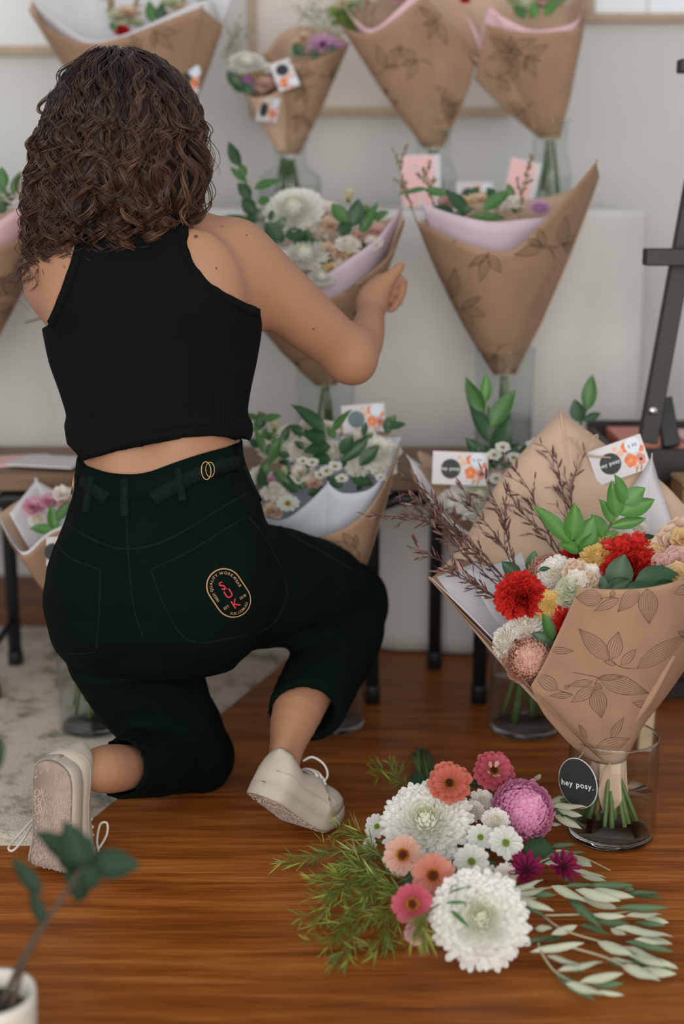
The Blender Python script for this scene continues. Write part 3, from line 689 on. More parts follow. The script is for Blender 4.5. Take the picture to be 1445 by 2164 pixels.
# ---- trousers
KNEE_L, KNEE_R = R3(424, 1604, 2.145, 66), R3(738, 1272, 2.325, 78)
def build_trousers():
    f = Field((-.52, 1.72, -.005), (.16, 2.56, .66), .0052)
    f.loft([row(930, 168, 515, 2.07, .102), row(965, 166, 516, 2.07, .102), row(1000, 162, 522, 2.066, .104), row(1050, 156, 546, 2.06, .112), row(1100, 140, 562, 2.055, .122), row(1160, 124, 562, 2.05, .130),
            row(1230, 112, 556, 2.045, .134), row(1300, 112, 545, 2.045, .128), row(1365, 130, 525, 2.05, .105), row(1400, 190, 500, 2.06, .08)], .02)
    f.ell(P(214, 1250, 2.0), (.072, .085, .100), .04); f.ell(P(430, 1240, 2.005), (.092, .085, .100), .04)      # seat
    f.chain([R3(222, 1280, 2.05, 112), R3(272, 1385, 2.08, 124), R3(335, 1490, 2.11, 112), R3(392, 1568, 2.135, 88), KNEE_L], .03)
    f.chain([KNEE_L, R3(360, 1606, 2.075, 74), R3(300, 1612, 2.00, 74), R3(268, 1622, 1.955, 66), R3(215, 1628, 1.90, 62)], .018)
    f.chain([R3(455, 1235, 2.06, 138), R3(560, 1238, 2.15, 132), R3(660, 1252, 2.24, 112), KNEE_R], .03)
    f.chain([KNEE_R, R3(722, 1350, 2.24, 84), R3(680, 1430, 2.14, 82), R3(650, 1492, 2.07, 82), R3(640, 1560, 2.0, 82)], .018)
    f.noise(.0022, 38, 5); f.noise(.0012, 85, 9)
    # wrinkles at the backs of the knees and the hip crease
    for a, b, r in (((330, 1418, 2.02), (470, 1440, 2.10), .007), ((560, 1398, 2.07), (640, 1330, 2.12), .008), ((590, 1100, 2.08), (650, 1180, 2.10), .006), ((640, 1140, 2.12), (770, 1210, 2.22), .005)):
        f.cap(P(*a), P(*b), r, r * .6, .025, cutit=True)
    f.poly_cut(xz([(60, 900), (110, 960), (160, 984), (205, 998), (260, 1003), (310, 999), (365, 984), (430, 962), (490, 946), (520, 942), (600, 920), (640, 700), (60, 700)], 2.0), 1.7, 2.3)
    # hems: cut square to each shin, then hollowed
    a, b = P(268, 1622, 1.955), P(205, 1628, 1.89); n = unit(b - a); p = P(252, 1622, 1.938)
    f.plane_cut(p, n, p - (.16, .14, .12), p + (.1, .075, .12)) ; f.cap(p - n * .045, p + n * .06, .038, .040, .004, cutit=True)
    a, b = P(680, 1430, 2.14), P(640, 1560, 2.0); n = unit(b - a + (.03, 0, 0)); p = P(640, 1508, 2.055)
    f.plane_cut(p, n, p - (.09, .13, .16), p + (.11, .06, .05)); f.cap(p - n * .05, p + n * .06, .046, .050, .004, cutit=True)
    return f.mesh(1)
PV, PF = build_trousers(); tr = obj('trousers', PV, PF, M['denim'], person); tr['label'] = 'high waisted black work trousers'
pt = bvh(PV, PF)
def band(nm, pts, w, th, m='denim_edge', n=34, lift=0., parent=None):
    r = strip(pt, pts, w, th, n, lift)
    if r: return obj(nm, *r, M[m], parent or tr)
band('waistband', [(172, 1012), (215, 1026), (268, 1031), (320, 1025), (385, 1004), (440, 986), (500, 970)], .040, .0016, 'denim')
for L in ([(128, 1092), (160, 1120), (200, 1142), (240, 1157), (268, 1160)], [(268, 1160), (310, 1156), (360, 1138), (420, 1104), (480, 1066), (535, 1036)]): band('yoke_seam', L, .0034, .0008)
band('back_seam', [(267, 1088), (270, 1150), (275, 1220), (284, 1290), (306, 1360)], .0028, .0008)
for L in ([(196, 1006), (188, 1045), (182, 1084)], [(265, 1002), (264, 1048), (265, 1092)], [(374, 978), (380, 1020), (386, 1060)]): band('belt_loop', L, .0115, .0036, 'denim_edge', 16, .0015)
band('cinch_strap', [(322, 1056), (350, 1038), (385, 1018), (432, 996), (470, 984), (506, 976)], .021, .0022, 'denim_edge', 30, .0012)
band('cinch_strap', [(172, 1015), (190, 1030), (212, 1044), (226, 1054)], .019, .0022, 'denim_edge', 18, .001)
def ring(px, py, rx, ry, nm):
    r = cast(pt, px, py)
    if r is None: return
    p, n = r; k = S(px, py, p[1]); u = unit(np.cross((0, 0, 1), n)); v = np.cross(n, u); a = np.linspace(0, 6.2832, 26)[:-1]
    V, F = tube(p + n * .006 + (rx * k * np.cos(a))[:, None] * u + (ry * k * np.sin(a))[:, None] * v + (np.cos(a) * .003)[:, None] * n, .0010, 6, closed=True); obj(nm, V, F, M['brass'], tr)
ring(432, 994, 9, 19, 'd_ring'); ring(440, 991, 8, 16, 'd_ring'); ring(163, 1024, 12, 22, 'd_ring')
def pocket(nm, outline, seam):
    q = [cast(pt, *p) for p in outline]
    band('pocket_seam', seam, .0042, .0011)
for seam in ([(119, 1148), (150, 1180), (212, 1204)], [(212, 1204), (210, 1290), (203, 1378)], [(203, 1378), (170, 1382), (137, 1380)],
             [(318, 1204), (400, 1166), (470, 1122), (524, 1090)], [(524, 1090), (562, 1140), (600, 1215), (608, 1256)], [(608, 1256), (585, 1310), (550, 1335), (470, 1352), (430, 1360)], [(318, 1204), (345, 1275), (385, 1345), (430, 1360)]):
    band('pocket_seam', seam, .0030, .0008, n=26)
band('side_seam', [(515, 985), (540, 1040), (566, 1085), (590, 1110), (606, 1150), (640, 1176), (672, 1196), (705, 1236), (742, 1240)], .0085, .0030, n=50)
band('thigh_flap_seam', [(588, 1106), (600, 1120), (640, 1145), (700, 1178), (752, 1210)], .005, .0014, n=30)
# turn-ups
band('hem_seam', [(196, 1553), (232, 1560), (262, 1580), (280, 1620), (284, 1660)], .004, .001)
# embroidered badge on the seat pocket
M['gold'] = mat('gold_thread', (.42, .24, .11), .7, bump=(900, .0004)); M['red'] = mat('red_thread', (.50, .02, .03), .7, bump=(900, .0004))
BCX, BCY, BA = 482.8, 1253.0, math.radians(33.7)
def bmap(x, y):                               # badge frame in pixels (x right, y up), turned to lie on the pocket
    c, s = math.cos(BA), math.sin(BA); return BCX + x * c - y * s, BCY - (x * s + y * c)
badge = None
def stad(hs, r, n=20):
    a = np.linspace(0, math.pi, n); return [(r * math.cos(t), hs + r * math.sin(t)) for t in a] + [(-r * math.cos(t), -hs - r * math.sin(t)) for t in a]
ol = stad(17.5, 36.5) ; ol = ol + ol[:1]
L = np.array(ol); d = np.r_[0, np.cumsum(np.hypot(*np.diff(L, axis=0).T))]; tt_ = np.linspace(0, d[-1], 110); L = np.stack([np.interp(tt_, d, L[:, 0]), np.interp(tt_, d, L[:, 1])], 1)
A, N = on_line(pt, [bmap(*q) for q in L], 110); B = np.cross(np.gradient(A, axis=0), N); B /= np.linalg.norm(B, axis=1)[:, None] + 1e-9
V = np.stack([A - B * .0009 + N * .0006, A + N * .0014, A + B * .0009 + N * .0006], 1).reshape(-1, 3)
badge = obj('embroidered_badge', V, grid_faces(len(A), 3), M['gold'], tr); badge['label'] = 'gold and red embroidered oval badge'
_fc = {}
def glyph(ch):
    if ch not in _fc:
        cu = bpy.data.curves.new('t', 'FONT'); cu.body = ch; cu.resolution_u = 3; cu.offset = .012
        o = bpy.data.objects.new('t', cu); me = bpy.data.meshes.new_from_object(o)
        v = np.empty(len(me.vertices) * 3); me.vertices.foreach_get('co', v); fs = [tuple(p.vertices) for p in me.polygons]
        v = v.reshape(-1, 3)[:, :2]; adv = (v[:, 0].max() if len(v) else .3)
        _fc[ch] = (v, fs, adv); bpy.data.objects.remove(o); bpy.data.curves.remove(cu); bpy.data.meshes.remove(me)
    return _fc[ch]
def text_on(fn, s, size, place):
    """lay the letters of s out with place(advance) -> (x, y, angle), then through fn to 3D"""
    Vs, Fs, n, x = [], [], 0, 0.
    tot = sum((glyph(c)[2] + .09 if c != ' ' else .35) for c in s) * size
    for c in s:
        if c == ' ': x += .35 * size; continue
        v, fs, adv = glyph(c); px, py, an = place(x + adv * size / 2, tot); co, si = math.cos(an), math.sin(an)
        for a, b in v:
            a, b = (a - adv / 2) * size, b * size
            Vs.append(fn(px + a * co - b * si, py + a * si + b * co))
        Fs += [tuple(i + n for i in f) for f in fs]; n += len(v); x += (adv + .09) * size
    return np.array(Vs), Fs
def bsurf(x, y):
    r = cast(pt, *bmap(x, y)); return r[0] + r[1] * .0011
def path(pts):
    L = np.array(pts, float); d = np.r_[0, np.cumsum(np.hypot(*np.diff(L, axis=0).T))]
    def place(s, tot):
        o = (d[-1] - tot) / 2 + s; x = np.interp(o, d, L[:, 0]); y = np.interp(o, d, L[:, 1]); x2 = np.interp(o + .6, d, L[:, 0]); y2 = np.interp(o + .6, d, L[:, 1]); x1 = np.interp(o - .6, d, L[:, 0]); y1 = np.interp(o - .6, d, L[:, 1])
        return x, y, math.atan2(y2 - y1, x2 - x1)
    return place
r = 25.0; up_ = [(-r, -6), (-r, 17.5)] + [(r * math.cos(t), 17.5 + r * math.sin(t)) for t in np.linspace(math.pi, 0, 24)][1:] + [(r, -6)]
V, F = text_on(bsurf, 'HIGH QUALITY WORKWEAR', 8.2, path(up_)); obj('lettering', V, F, M['gold'], badge, smooth=False)
r = 30.8; lo_ = [(r * math.cos(t), -17.5 + r * math.sin(t)) for t in np.linspace(math.pi + .2, 2 * math.pi - .2, 24)]
V, F = text_on(bsurf, 'SUK.COM.AU', 7.6, path(lo_)); obj('lettering', V, F, M['gold'], badge, smooth=False)
V, F = text_on(bsurf, 'EST', 7.6, lambda s, t: (-20.5 - t / 2 + s, -25, 0)); obj('lettering', V, F, M['gold'], badge, smooth=False)
V, F = text_on(bsurf, '2018', 7.6, lambda s, t: (20 - t / 2 + s, -25.5, 0)); obj('lettering', V, F, M['gold'], badge, smooth=False)
for ch, xx, yy in (('S', -3.5, 12), ('Ü', -2, -9.5), ('K', -.5, -34.5)):
    V, F = text_on(bsurf, ch, 25, lambda s, t, yy=yy, xx=xx: (xx, yy, 0)); o = obj('lettering', V, F, M['red'], badge, smooth=False); o['label'] = 'red embroidered letter'

# ---- shoes
def shoe(name, ball, heel, side, roll=0.):
    """a canvas sneaker bent at the ball: the toe part lies on the floor along fwd, the rear rises to the heel"""
    up0 = np.array((0, 0, 1.)); back = unit(heel - ball); fwd = unit(np.array(side, float) * (1, 1, 0)); lat = np.cross(up0, fwd)
    Lr = np.linalg.norm(heel - ball); root = person
    # centre line of the sole from the heel to the toe with a soft bend
    nb = unit(np.cross(back, lat)) ; nb = nb if nb.dot(fwd) > 0 or nb[2] > 0 else -nb
    cl = []
    for t in [0, .008, .022, .045, .08, .13, *np.linspace(.2, 1, 11)]: cl.append((heel + (ball - heel) * t, nb, t * .70))
    for t in [.12, .25, .38, .5, .62, .74, .84, .92, .97, 1]: cl.append((ball + fwd * .078 * t + up0 * .006 * t ** 2, up0, .70 + .30 * t))
    C_ = np.array([c[0] for c in cl]); Nn = np.array([c[1] for c in cl]); T = np.array([c[2] for c in cl])
    for _ in range(3):
        C_[1:-1] = (C_[:-2] + C_[1:-1] * 2 + C_[2:]) / 4; Nn[1:-1] = (Nn[:-2] + Nn[1:-1] * 2 + Nn[2:]) / 4
    Tn = np.gradient(C_, axis=0); Tn /= np.linalg.norm(Tn, axis=1)[:, None]; Nn = Nn - Tn * (Nn * Tn).sum(1)[:, None]; Nn /= np.linalg.norm(Nn, axis=1)[:, None]; La = np.cross(Nn, Tn)
    w = 1.1 * np.interp(T, [0, .006, .016, .032, .056, .09, .14, .3, .5, .68, .82, .92, .97, .99, 1], [.004, .0125, .0195, .0255, .0292, .0312, .0325, .032, .0315, .040, .0405, .034, .0235, .014, .004])
    return C_, Nn, La, T, w
def build_shoe(ball, heel, fwd, label, lacecurve):
    C_, Nn, La, T, w = shoe('s', ball, heel, fwd); n = len(T); root = None
    # rubber sole
    th = .020; rows = []
    for s_, hgt, k in ((0, 0, 0), (1, 0, .93), (1, .003, 1.0), (1, th, 1.02), (1, th + .002, .96), (0, th + .002, 0)):
        pass
    prof = [(-.93, 0.0), (-1.0, .003), (-1.02, th), (-.95, th + .002), (.95, th + .002), (1.02, th), (1.0, .003), (.93, 0.0), (.5, 0), (0, 0), (-.5, 0)]
    V = np.stack([C_ + La * (w * a)[:, None] + Nn * b for a, b in prof], 1).reshape(-1, 3); m = len(prof); e = (n - 1) * m
    F = [grid_faces(n, m, True), np.array([list(range(m))[::-1], [e + i for i in range(m)]])]
    sole = obj('sneaker', V, F, M['rubber'], person); sole['label'] = label
    ov = np.stack([C_ + La * (w * a)[:, None] - Nn * b for a, b in ((-.86, -.001), (-.84, .0012), (0, .0014), (.84, .0012), (.86, -.001))], 1)[1:-1].reshape(-1, 3); obj('outsole', ov, grid_faces(n - 2, 5), M['outsole'], sole)
    # tread on the underside: many small raised lugs
    tr_ = []
    for t in np.arange(.04, .97, .0165):
        for a in np.arange(-.80, .81, .13):
            a2 = a + rnd.uniform(-.05, .05); t2 = t + rnd.uniform(-.006, .006); f = t2 * (n - 1) if False else np.interp(t2, T, np.arange(n)); i = min(int(f), n - 2); u = f - i
            c = C_[i] * (1 - u) + C_[i + 1] * u; ww = np.interp(t2, T, w); tn = unit(C_[i + 1] - C_[i]); la = La[i]; nn = Nn[i]
            if (t2 < .2 and rnd.random() < .80) or (t2 > .78 and rnd.random() < .75) or rnd.random() < .12: continue
            ang = rnd.uniform(-.8, .8); d1 = tn * math.cos(ang) + la * math.sin(ang); d2 = np.cross(nn, d1); o = c + la * ww * a2
            q = np.array([o + d1 * .0028 + d2 * .0011, o + d1 * .0028 - d2 * .0011, o - d1 * .0028 - d2 * .0011, o - d1 * .0028 + d2 * .0011])
            tr_.append((np.vstack([q, o - nn * .0024 + (q - o) * .8]), np.array([(4, 5, 6, 7), (0, 1, 5, 4), (1, 2, 6, 5), (2, 3, 7, 6), (3, 0, 4, 7)])))
    V, F, _ = join(tr_); o = obj('tread', V, F, M['tread'], sole, smooth=False); o['kind'] = 'stuff'; o['label'] = 'worn dusty pink tread'
    # a rim line round the sole
    ed = np.vstack([C_ + La * (w * .86)[:, None] - Nn * .0004, (C_ - La * (w * .86)[:, None] - Nn * .0004)[::-1]]); V, F = tube(ed, .0011, 5, closed=True); obj('sole_rim', V, F, M['grime'], sole)
    # canvas upper
    hgt = np.interp(T, [0, .05, .18, .30, .42, .55, .68, .80, .92, .98, 1], [.058, .064, .058, .050, .056, .062, .052, .042, .034, .022, .008])
    rows = []
    for i in range(n):
        hh, ww = hgt[i], w[i]; pr = []
        open_ = np.interp(T[i], [0, .05, .3, .44, .5], [.62, .68, .70, .45, 0.])           # how wide the foot opening is
        for a in np.linspace(0, math.pi, 15):
            x = math.cos(a) * ww * (1.0 - .12 * math.sin(a)); z = th + (hh - th * .2) * math.sin(a) ** .62
            if open_ > 0:
                if abs(math.cos(a)) < open_ * .75: z = z - .0 * hh
            pr.append((x, z))
        rows.append(np.stack([C_[i] + La[i] * x + Nn[i] * z for x, z in pr]))
    V = np.array(rows).reshape(-1, 3); m = 15; e = (n - 1) * m
    gf = grid_faces(n, m); mask = np.ones(len(gf), bool)
    k = 0
    for i in range(n - 1):
        for j in range(m - 1):
            if T[i] < .40 and T[i] > .03 and 5 <= j <= 8: mask[k] = False
            k += 1
    F = [gf[mask], np.array([list(range(m))[::-1], [e + i for i in range(m)]])]
    upo = obj('canvas_upper', V, F, M['canvas'], sole); s = upo.modifiers.new('s', 'SOLIDIFY'); s.thickness = .0025; s.offset = -1
    # toe cap line, heel tab
    i = int(np.argmin(abs(T - .80))); V, F = tube(np.array(rows[i])[1:-1] + Nn[i] * .0006, .0012, 5); obj('toe_cap_seam', V, F, M['rubber'], sole)
    for j in (1, 13): V, F = tube(np.array([rows[q][j] for q in range(1, n - 2)]) , .0009, 5); obj('foxing_seam', V, F, M['rubber'], sole)
    # laces
    for tq in (.47, .53, .59, .65):
        i = int(np.argmin(abs(T - tq))); q = np.array(rows[i])[4:11] + Nn[i] * .003; V, F = tube(q, .0022, 6); obj('lace', V, F, M['lace'], sole)
    for L in lacecurve:
        V, F = tube(L, .0019, 6, n=40); obj('lace', V, F, M['lace'], sole)
    return sole
M['tread'] = mat('worn_pink_tread', (.43, .34, .30), .8, vary=(60, .25)); M['outsole'] = mat('dusty_brown_outsole', (.36, .27, .225), .85, vary=(22, .30)); M['grime'] = mat('grimy_rubber', (.20, .15, .12), .8, vary=(60, .4))
bl, hl = Z(112, 1836, .012), P(112, 1592, 1.845)
bl = Z(110, 1846, .006); hl = P(112, 1608, bl[1] - .012)
fl_ = (-.05, 1, 0)
lf = build_shoe(bl, hl, (.42, 1, 0), 'cream canvas sneaker on the kneeling left foot, worn sole facing us',
                [[P(205, 1800, 1.90), P(225, 1765, 1.90), P(226, 1740, 1.90), P(212, 1742, 1.90), P(205, 1775, 1.90), P(208, 1800, 1.895)], [P(80, 1722, 1.92), P(60, 1742, 1.905), P(30, 1775, 1.88), P(18, 1793, 1.862), P(28, 1797, 1.858), P(48, 1775, 1.872), P(70, 1740, 1.905)]])
br, hr = Z(640, 1748, .008), P(545, 1680, 1.905)
rf = build_shoe(br, hr, (.72, 1, 0), 'cream canvas sneaker on the raised right foot',
                [[P(640, 1608, 2.0), P(660, 1600, 2.0), P(684, 1615, 2.0), P(692, 1638, 2.0), P(680, 1655, 2.0), P(668, 1648, 2.0), P(655, 1630, 2.0)]])

# ---- hair: a dark core with many curled locks over it
def build_hair():
    f = Field((-.52, 1.93, .78), (-.10, 2.32, 1.16), .0065)
    f.ell(P(262, 258, 2.145), (.082, .108, .084), .04)
    f.chain([R3(235, 300, 2.10, 105), R3(205, 400, 2.08, 98), R3(180, 455, 2.07, 66)], .04); f.chain([R3(300, 300, 2.10, 100), R3(330, 370, 2.075, 84), R3(345, 410, 2.07, 60)], .04)
    f.chain([R3(150, 330, 2.12, 50), R3(120, 430, 2.11, 42), R3(104, 490, 2.10, 30)], .04)
    f.ell(P(265, 300, 2.26), (.062, .07, .085), .03, cutit=True)
    f.noise(.006, 70, 2); globals()['HFLD'] = f; return f.mesh(2)
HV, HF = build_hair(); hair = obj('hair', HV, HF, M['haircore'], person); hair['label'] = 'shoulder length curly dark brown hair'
def hair_locks(nlock=430, per=10, npt=64):
    q = np.random.RandomState(5); c0 = P(262, 262, 2.145); R0 = np.array((.084, .110, .084)); Vs, Fs, Cs = [], [], []; off = 0
    G = HFLD.F; gr = np.gradient(G, HFLD.h)
    def push(w, m):
        for _ in range(4):
            i = tuple(np.clip(((w - HFLD.lo) / HFLD.h + .5).astype(int), 0, np.array(G.shape) - 1).T); dd = m - G[i]
            g = np.stack([x[i] for x in gr], -1); g /= np.linalg.norm(g, axis=1)[:, None] + 1e-6
            w = w + g * np.clip(dd, 0, .03)[:, None]
        return w
    def drag(w, m):                                                # keep outer points from drifting off the mass
        i = tuple(np.clip(((w - HFLD.lo) / HFLD.h + .5).astype(int), 0, np.array(G.shape) - 1).T); dd = G[i] - m
        g = np.stack([x[i] for x in gr], -1); g /= np.linalg.norm(g, axis=1)[:, None] + 1e-6
        return w - g * np.clip(dd, 0, .05)[:, None] * .7
    for k in range(nlock):
        az = q.uniform(-2.4, 2.4); d = np.array((math.sin(az), -math.cos(az), 0.)); start = q.uniform(-.05, .75) if q.rand() < .6 else q.uniform(.7, 1.4)
        L = (.345 if d[0] < -.25 else .305 if d[0] < .3 else .30) * q.uniform(.62, 1.14) - start * .06
        t = np.linspace(0, 1, npt); s = t * L; ph = np.clip(start + s / .092, 0, 1.7); hang = np.clip(s - (1.7 - start) * .092, 0, None)
        fl = (.16 if d[0] < -.3 else .06) + .16 * q.rand()
        p = c0 + np.stack([d[0] * (R0[0] * np.sin(ph) + hang * fl), d[1] * (R0[1] * np.sin(ph) + hang * .08), R0[2] * np.cos(ph) - hang * .97], -1)
        p[:, 0] -= .10 * hang * (1 if d[0] < .4 else -.3)
        lay = .003 + .017 * q.rand() ** 1.5
        p = drag(push(p, lay), lay + .012)
        for _ in range(5): p[1:-1] = (p[:-2] + 2 * p[1:-1] + p[2:]) / 4
        fr = q.uniform(115, 200); amp = (.16 + 1.45 * np.clip(t * 1.35 - .05, 0, 1) ** .9) * q.uniform(.55, 1.2) / fr; ph0 = q.uniform(0, 6.28); sg = q.choice([-1, 1])
        lat = np.array((-d[1], d[0], 0)); fly = q.rand() < .16
        tone = np.exp(q.normal(0, .42))
        for j in range(per):
            o = q.normal(size=3) * .0019 * (1 - .35 * t[:, None]); pj = ph0 + q.normal() * .13; f2 = fr * (1 + q.normal() * .010); a2 = amp * q.uniform(.85, 1.15)
            w = p + o + (a2 * np.cos(s * f2 + pj))[:, None] * lat + (a2 * .8 * np.sin(s * f2 + pj) * sg)[:, None] * d
            if fly and j < 3: w = w + (d * .018 * q.rand() + lat * q.normal() * .02) * (t ** 1.5)[:, None]
            m = npt if q.rand() > .2 else int(npt * q.uniform(.65, .95)); w = w[:m]
            r = q.uniform(.00045, .00085) * np.interp(np.linspace(0, 1, m), [0, .1, .75, 1], [.8, 1, 1, .25])
            T = np.gradient(w, axis=0); T /= np.linalg.norm(T, axis=1)[:, None]; N = np.cross(T, d); N /= np.linalg.norm(N, axis=1)[:, None] + 1e-9; B = np.cross(T, N)
            a = np.array((0, 2.094, 4.189)); V = (w[:, None] + r[:, None, None] * (np.cos(a)[None, :, None] * N[:, None] + np.sin(a)[None, :, None] * B[:, None])).reshape(-1, 3)
            Vs.append(V); Fs.append(grid_faces(m, 3, True) + off); off += len(V)
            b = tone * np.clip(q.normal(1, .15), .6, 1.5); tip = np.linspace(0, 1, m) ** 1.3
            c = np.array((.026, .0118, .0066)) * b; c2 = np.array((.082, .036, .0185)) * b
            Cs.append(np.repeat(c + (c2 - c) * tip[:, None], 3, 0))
    return np.concatenate(Vs), [np.concatenate(Fs)], np.concatenate(Cs)
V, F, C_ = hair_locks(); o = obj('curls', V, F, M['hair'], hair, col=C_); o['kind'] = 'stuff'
# eyes
hc = P(265, 285, 2.15)
for sx in (-.032, .032):
    V, F = lathe((0, 0, 0), [(.0001, -.0115), (.008, -.008), (.0115, 0), (.008, .008), (.0001, .0115)], 14); obj('eye', V + hc + (sx, .082, -.004), F, M['white_print'], body)
# ------------------------------------------------------------------ flower heads and leaves (unit size, facing +z)
def petal(Ln, W, bend=0., cup=.1, nu=4, nv=3, tip=.7, base=.25, lean=0.):
    """one petal along +x, curling up by bend; returns (nu*nv, 3) points and the t of each row"""
    t = 1 - (1 - np.linspace(0, 1, nu)) ** 1.55; a = lean + bend * t; st = np.diff(t); dx = np.r_[0, np.cumsum(np.cos((a[1:] + a[:-1]) / 2) * st)] * Ln; dz = np.r_[0, np.cumsum(np.sin((a[1:] + a[:-1]) / 2) * st)] * Ln
    w = W * np.where(t < tip, base + (1 - base) * np.sin(np.clip(t / tip, 0, 1) * math.pi / 2), np.sqrt(np.clip(1 - ((t - tip) / (1 - tip + 1e-6)) ** 2, .10, 1)))
    s = np.linspace(-1, 1, nv)
    x = dx[:, None] - cup * W * (s ** 2)[None] * np.sin(a)[:, None]; z = dz[:, None] + cup * W * (s ** 2)[None] * np.cos(a)[:, None]
    return np.stack([x, w[:, None] * s[None], z], -1).reshape(-1, 3), np.repeat(t, nv)
def rotz(V, a):
    c, s = math.cos(a), math.sin(a); return np.stack([V[:, 0] * c - V[:, 1] * s, V[:, 0] * s + V[:, 1] * c, V[:, 2]], -1)
def roty(V, a):                         # lift +x towards +z
    c, s = math.cos(a), math.sin(a); return np.stack([V[:, 0] * c - V[:, 2] * s, V[:, 1], V[:, 0] * s + V[:, 2] * c], -1)
def mixc(a, b, t): a, b = np.array(a), np.array(b); t = np.clip(np.asarray(t), 0, 1)[:, None]; return a + (b - a) * t
def mum(n=430, c_out=(.90, .89, .85), c_in=(.76, .79, .52), dome=.34, width=.080, seed=1, ln=.46):
    """shingled petals over a low dome, long and spreading outside, short and upright at the greenish heart"""
    q = np.random.RandomState(seed); parts = []
    r = np.linspace(0, .66, 9); sV, sF = lathe((0, 0, 0), [(.60, -.16), *[(x, dome * (1 - (x / .66) ** 2) - .03) for x in r[::-1]]][:-1] + [(.001, dome - .03)], 20)
    parts.append((sV, sF, np.tile(np.array(c_out) * .75 + np.array(c_in) * .2, (len(sV), 1))))
    for i in range(n):
        f = i / (n - 1); az = i * 2.39996 + q.normal() * .05; rb = .60 * math.sqrt(1 - f); zb = dome * (1 - (rb / .66) ** 2) - .03
        el = -.16 + .62 * f + .85 * f ** 5 + q.normal() * .06; L = (ln * (1 - .45 * f)) * q.uniform(.88, 1.12)
        V, t = petal(L, width * (1 - .45 * f) * q.uniform(.9, 1.12), .40 + .5 * f + q.normal() * .15, .25, 5, 3, .78, .7)
        V = roty(V, el); V[:, 0] += rb; V[:, 2] += zb; V = rotz(V, az)
        g = max(0., f - .80) / .20; cc = mixc(np.array(c_in) * .5 + np.array(c_out) * .45, np.array(c_out) * (1 - .55 * g) + np.array(c_in) * .55 * g, t * 1.6) * q.uniform(.95, 1.03)
        parts.append((V, grid_faces(5, 3), cc))
    return join(parts)
def pompon(n=430, c1=(.78, .28, .52), c2=(.86, .48, .66), seed=2, half=False):
    q = np.random.RandomState(seed); parts = []
    for i in range(n):
        zz = 1 - (i + .5) / n * (1.45 if not half else 1.1); th = i * 2.39996
        r = math.sqrt(max(0, 1 - zz * zz)); d = np.array((r * math.cos(th), r * math.sin(th), zz))
        V, t = petal(.42 * q.uniform(.8, 1.18), (.105 * math.sqrt(280 / n) + .004) * q.uniform(.85, 1.15), -1.25 + q.normal() * .15, .25, 5, 3, .72, .6, lean=1.15)
        # local x points to the apex along the sphere, local z outwards
        tz = unit(np.array((0, 0, 1.)) - d * zz + 1e-6 * q.normal(size=3)); y = np.cross(d, tz)
        W = V[:, 0, None] * tz + V[:, 1, None] * y + V[:, 2, None] * d + d * .74
        parts.append((W, grid_faces(5, 3), mixc(c1, c2, t * .9 + q.normal() * .12)))
    V, F, C_ = join(parts); u = np.arange(14) * .4488
    sV, sF = lathe((0, 0, 0), [(.001, .82), (.45, .68), (.76, .28), (.80, 0), (.7, -.4), (.3, -.74), (.001, -.8)], 14)
    V, F, C_ = join([(V, F, C_), (sV, sF, np.tile(c1, (len(sV), 1)) * .85)]); return V * .90, F, C_
def carnation(n=74, c1=(.46, .010, .012), c2=(.78, .050, .038), seed=3):
    """frilled fan petals with toothed edges, crowded without order"""
    q = np.random.RandomState(seed); parts = []; nu, nv = 5, 13
    for i in range(n):
        f = i / (n - 1); az = i * 2.39996 + q.normal() * .35; el = -.05 + 1.35 * f ** .75 + q.normal() * .20; Ln = (.96 - .30 * f) * q.uniform(.86, 1.10); ph = q.uniform(0, 6.28); wv = q.uniform(5.5, 9)
        t = np.linspace(0, 1, nu)[:, None]; s = np.linspace(-1, 1, nv)[None]
        L = Ln * (1 - .10 * s ** 2 + .06 * np.where(np.arange(nv) % 2, 1, -1)[None] * (t > .95) * q.uniform(.6, 1.2)); w = .09 + .50 * t ** .8
        x = L * t * np.cos(.3 * s) + .05 * np.sin(s * 5 + ph) * t; y = w * s * (.9 - .25 * f); z = .20 * np.sin(s * wv + ph) * t ** 1.7 + .08 * np.sin(s * 13 + 2 * ph) * t ** 3 + .16 * t ** 2 * (f - .3) + .06 * t
        V = np.stack([x + 0 * s, y, z + 0 * s], -1).reshape(-1, 3); V = rotz(roty(V, el), az); V[:, 2] += .05 - .08 * (1 - f)
        parts.append((V, grid_faces(nu, nv), mixc(c1, c2, np.repeat(np.linspace(0, 1, nu), nv) * .95 + q.normal() * .18)))
    return join(parts)
def ruffle(n=16, c1=(.70, .50, .36), c2=(.80, .64, .50), seed=4):
    """a stock or snapdragon floret: a few broad wavy petals"""
    q = np.random.RandomState(seed); parts = []; nu, nv = 4, 7
    for i in range(n):
        f = i / (n - 1); az = i * 2.39996; el = .1 + 1.25 * f + q.normal() * .12; Ln = .95 - .35 * f; ph = q.uniform(0, 6.28)
        t = np.linspace(0, 1, nu)[:, None]; s = np.linspace(-1, 1, nv)[None]
        x = Ln * t * (1 - .18 * s ** 2); y = (.15 + .55 * np.sin(t * 1.7)) * s; z = .11 * np.sin(s * 4 + ph) * t + .28 * t ** 2 * s ** 2 - .16 * t ** 3
        V = rotz(roty(np.stack([x + 0 * s, y + 0 * x, z + 0 * s], -1).reshape(-1, 3), el), az)
        parts.append((V, grid_faces(nu, nv), mixc(c1, c2, np.repeat(np.linspace(0, 1, nu), nv) + q.normal() * .2)))
    return join(parts)
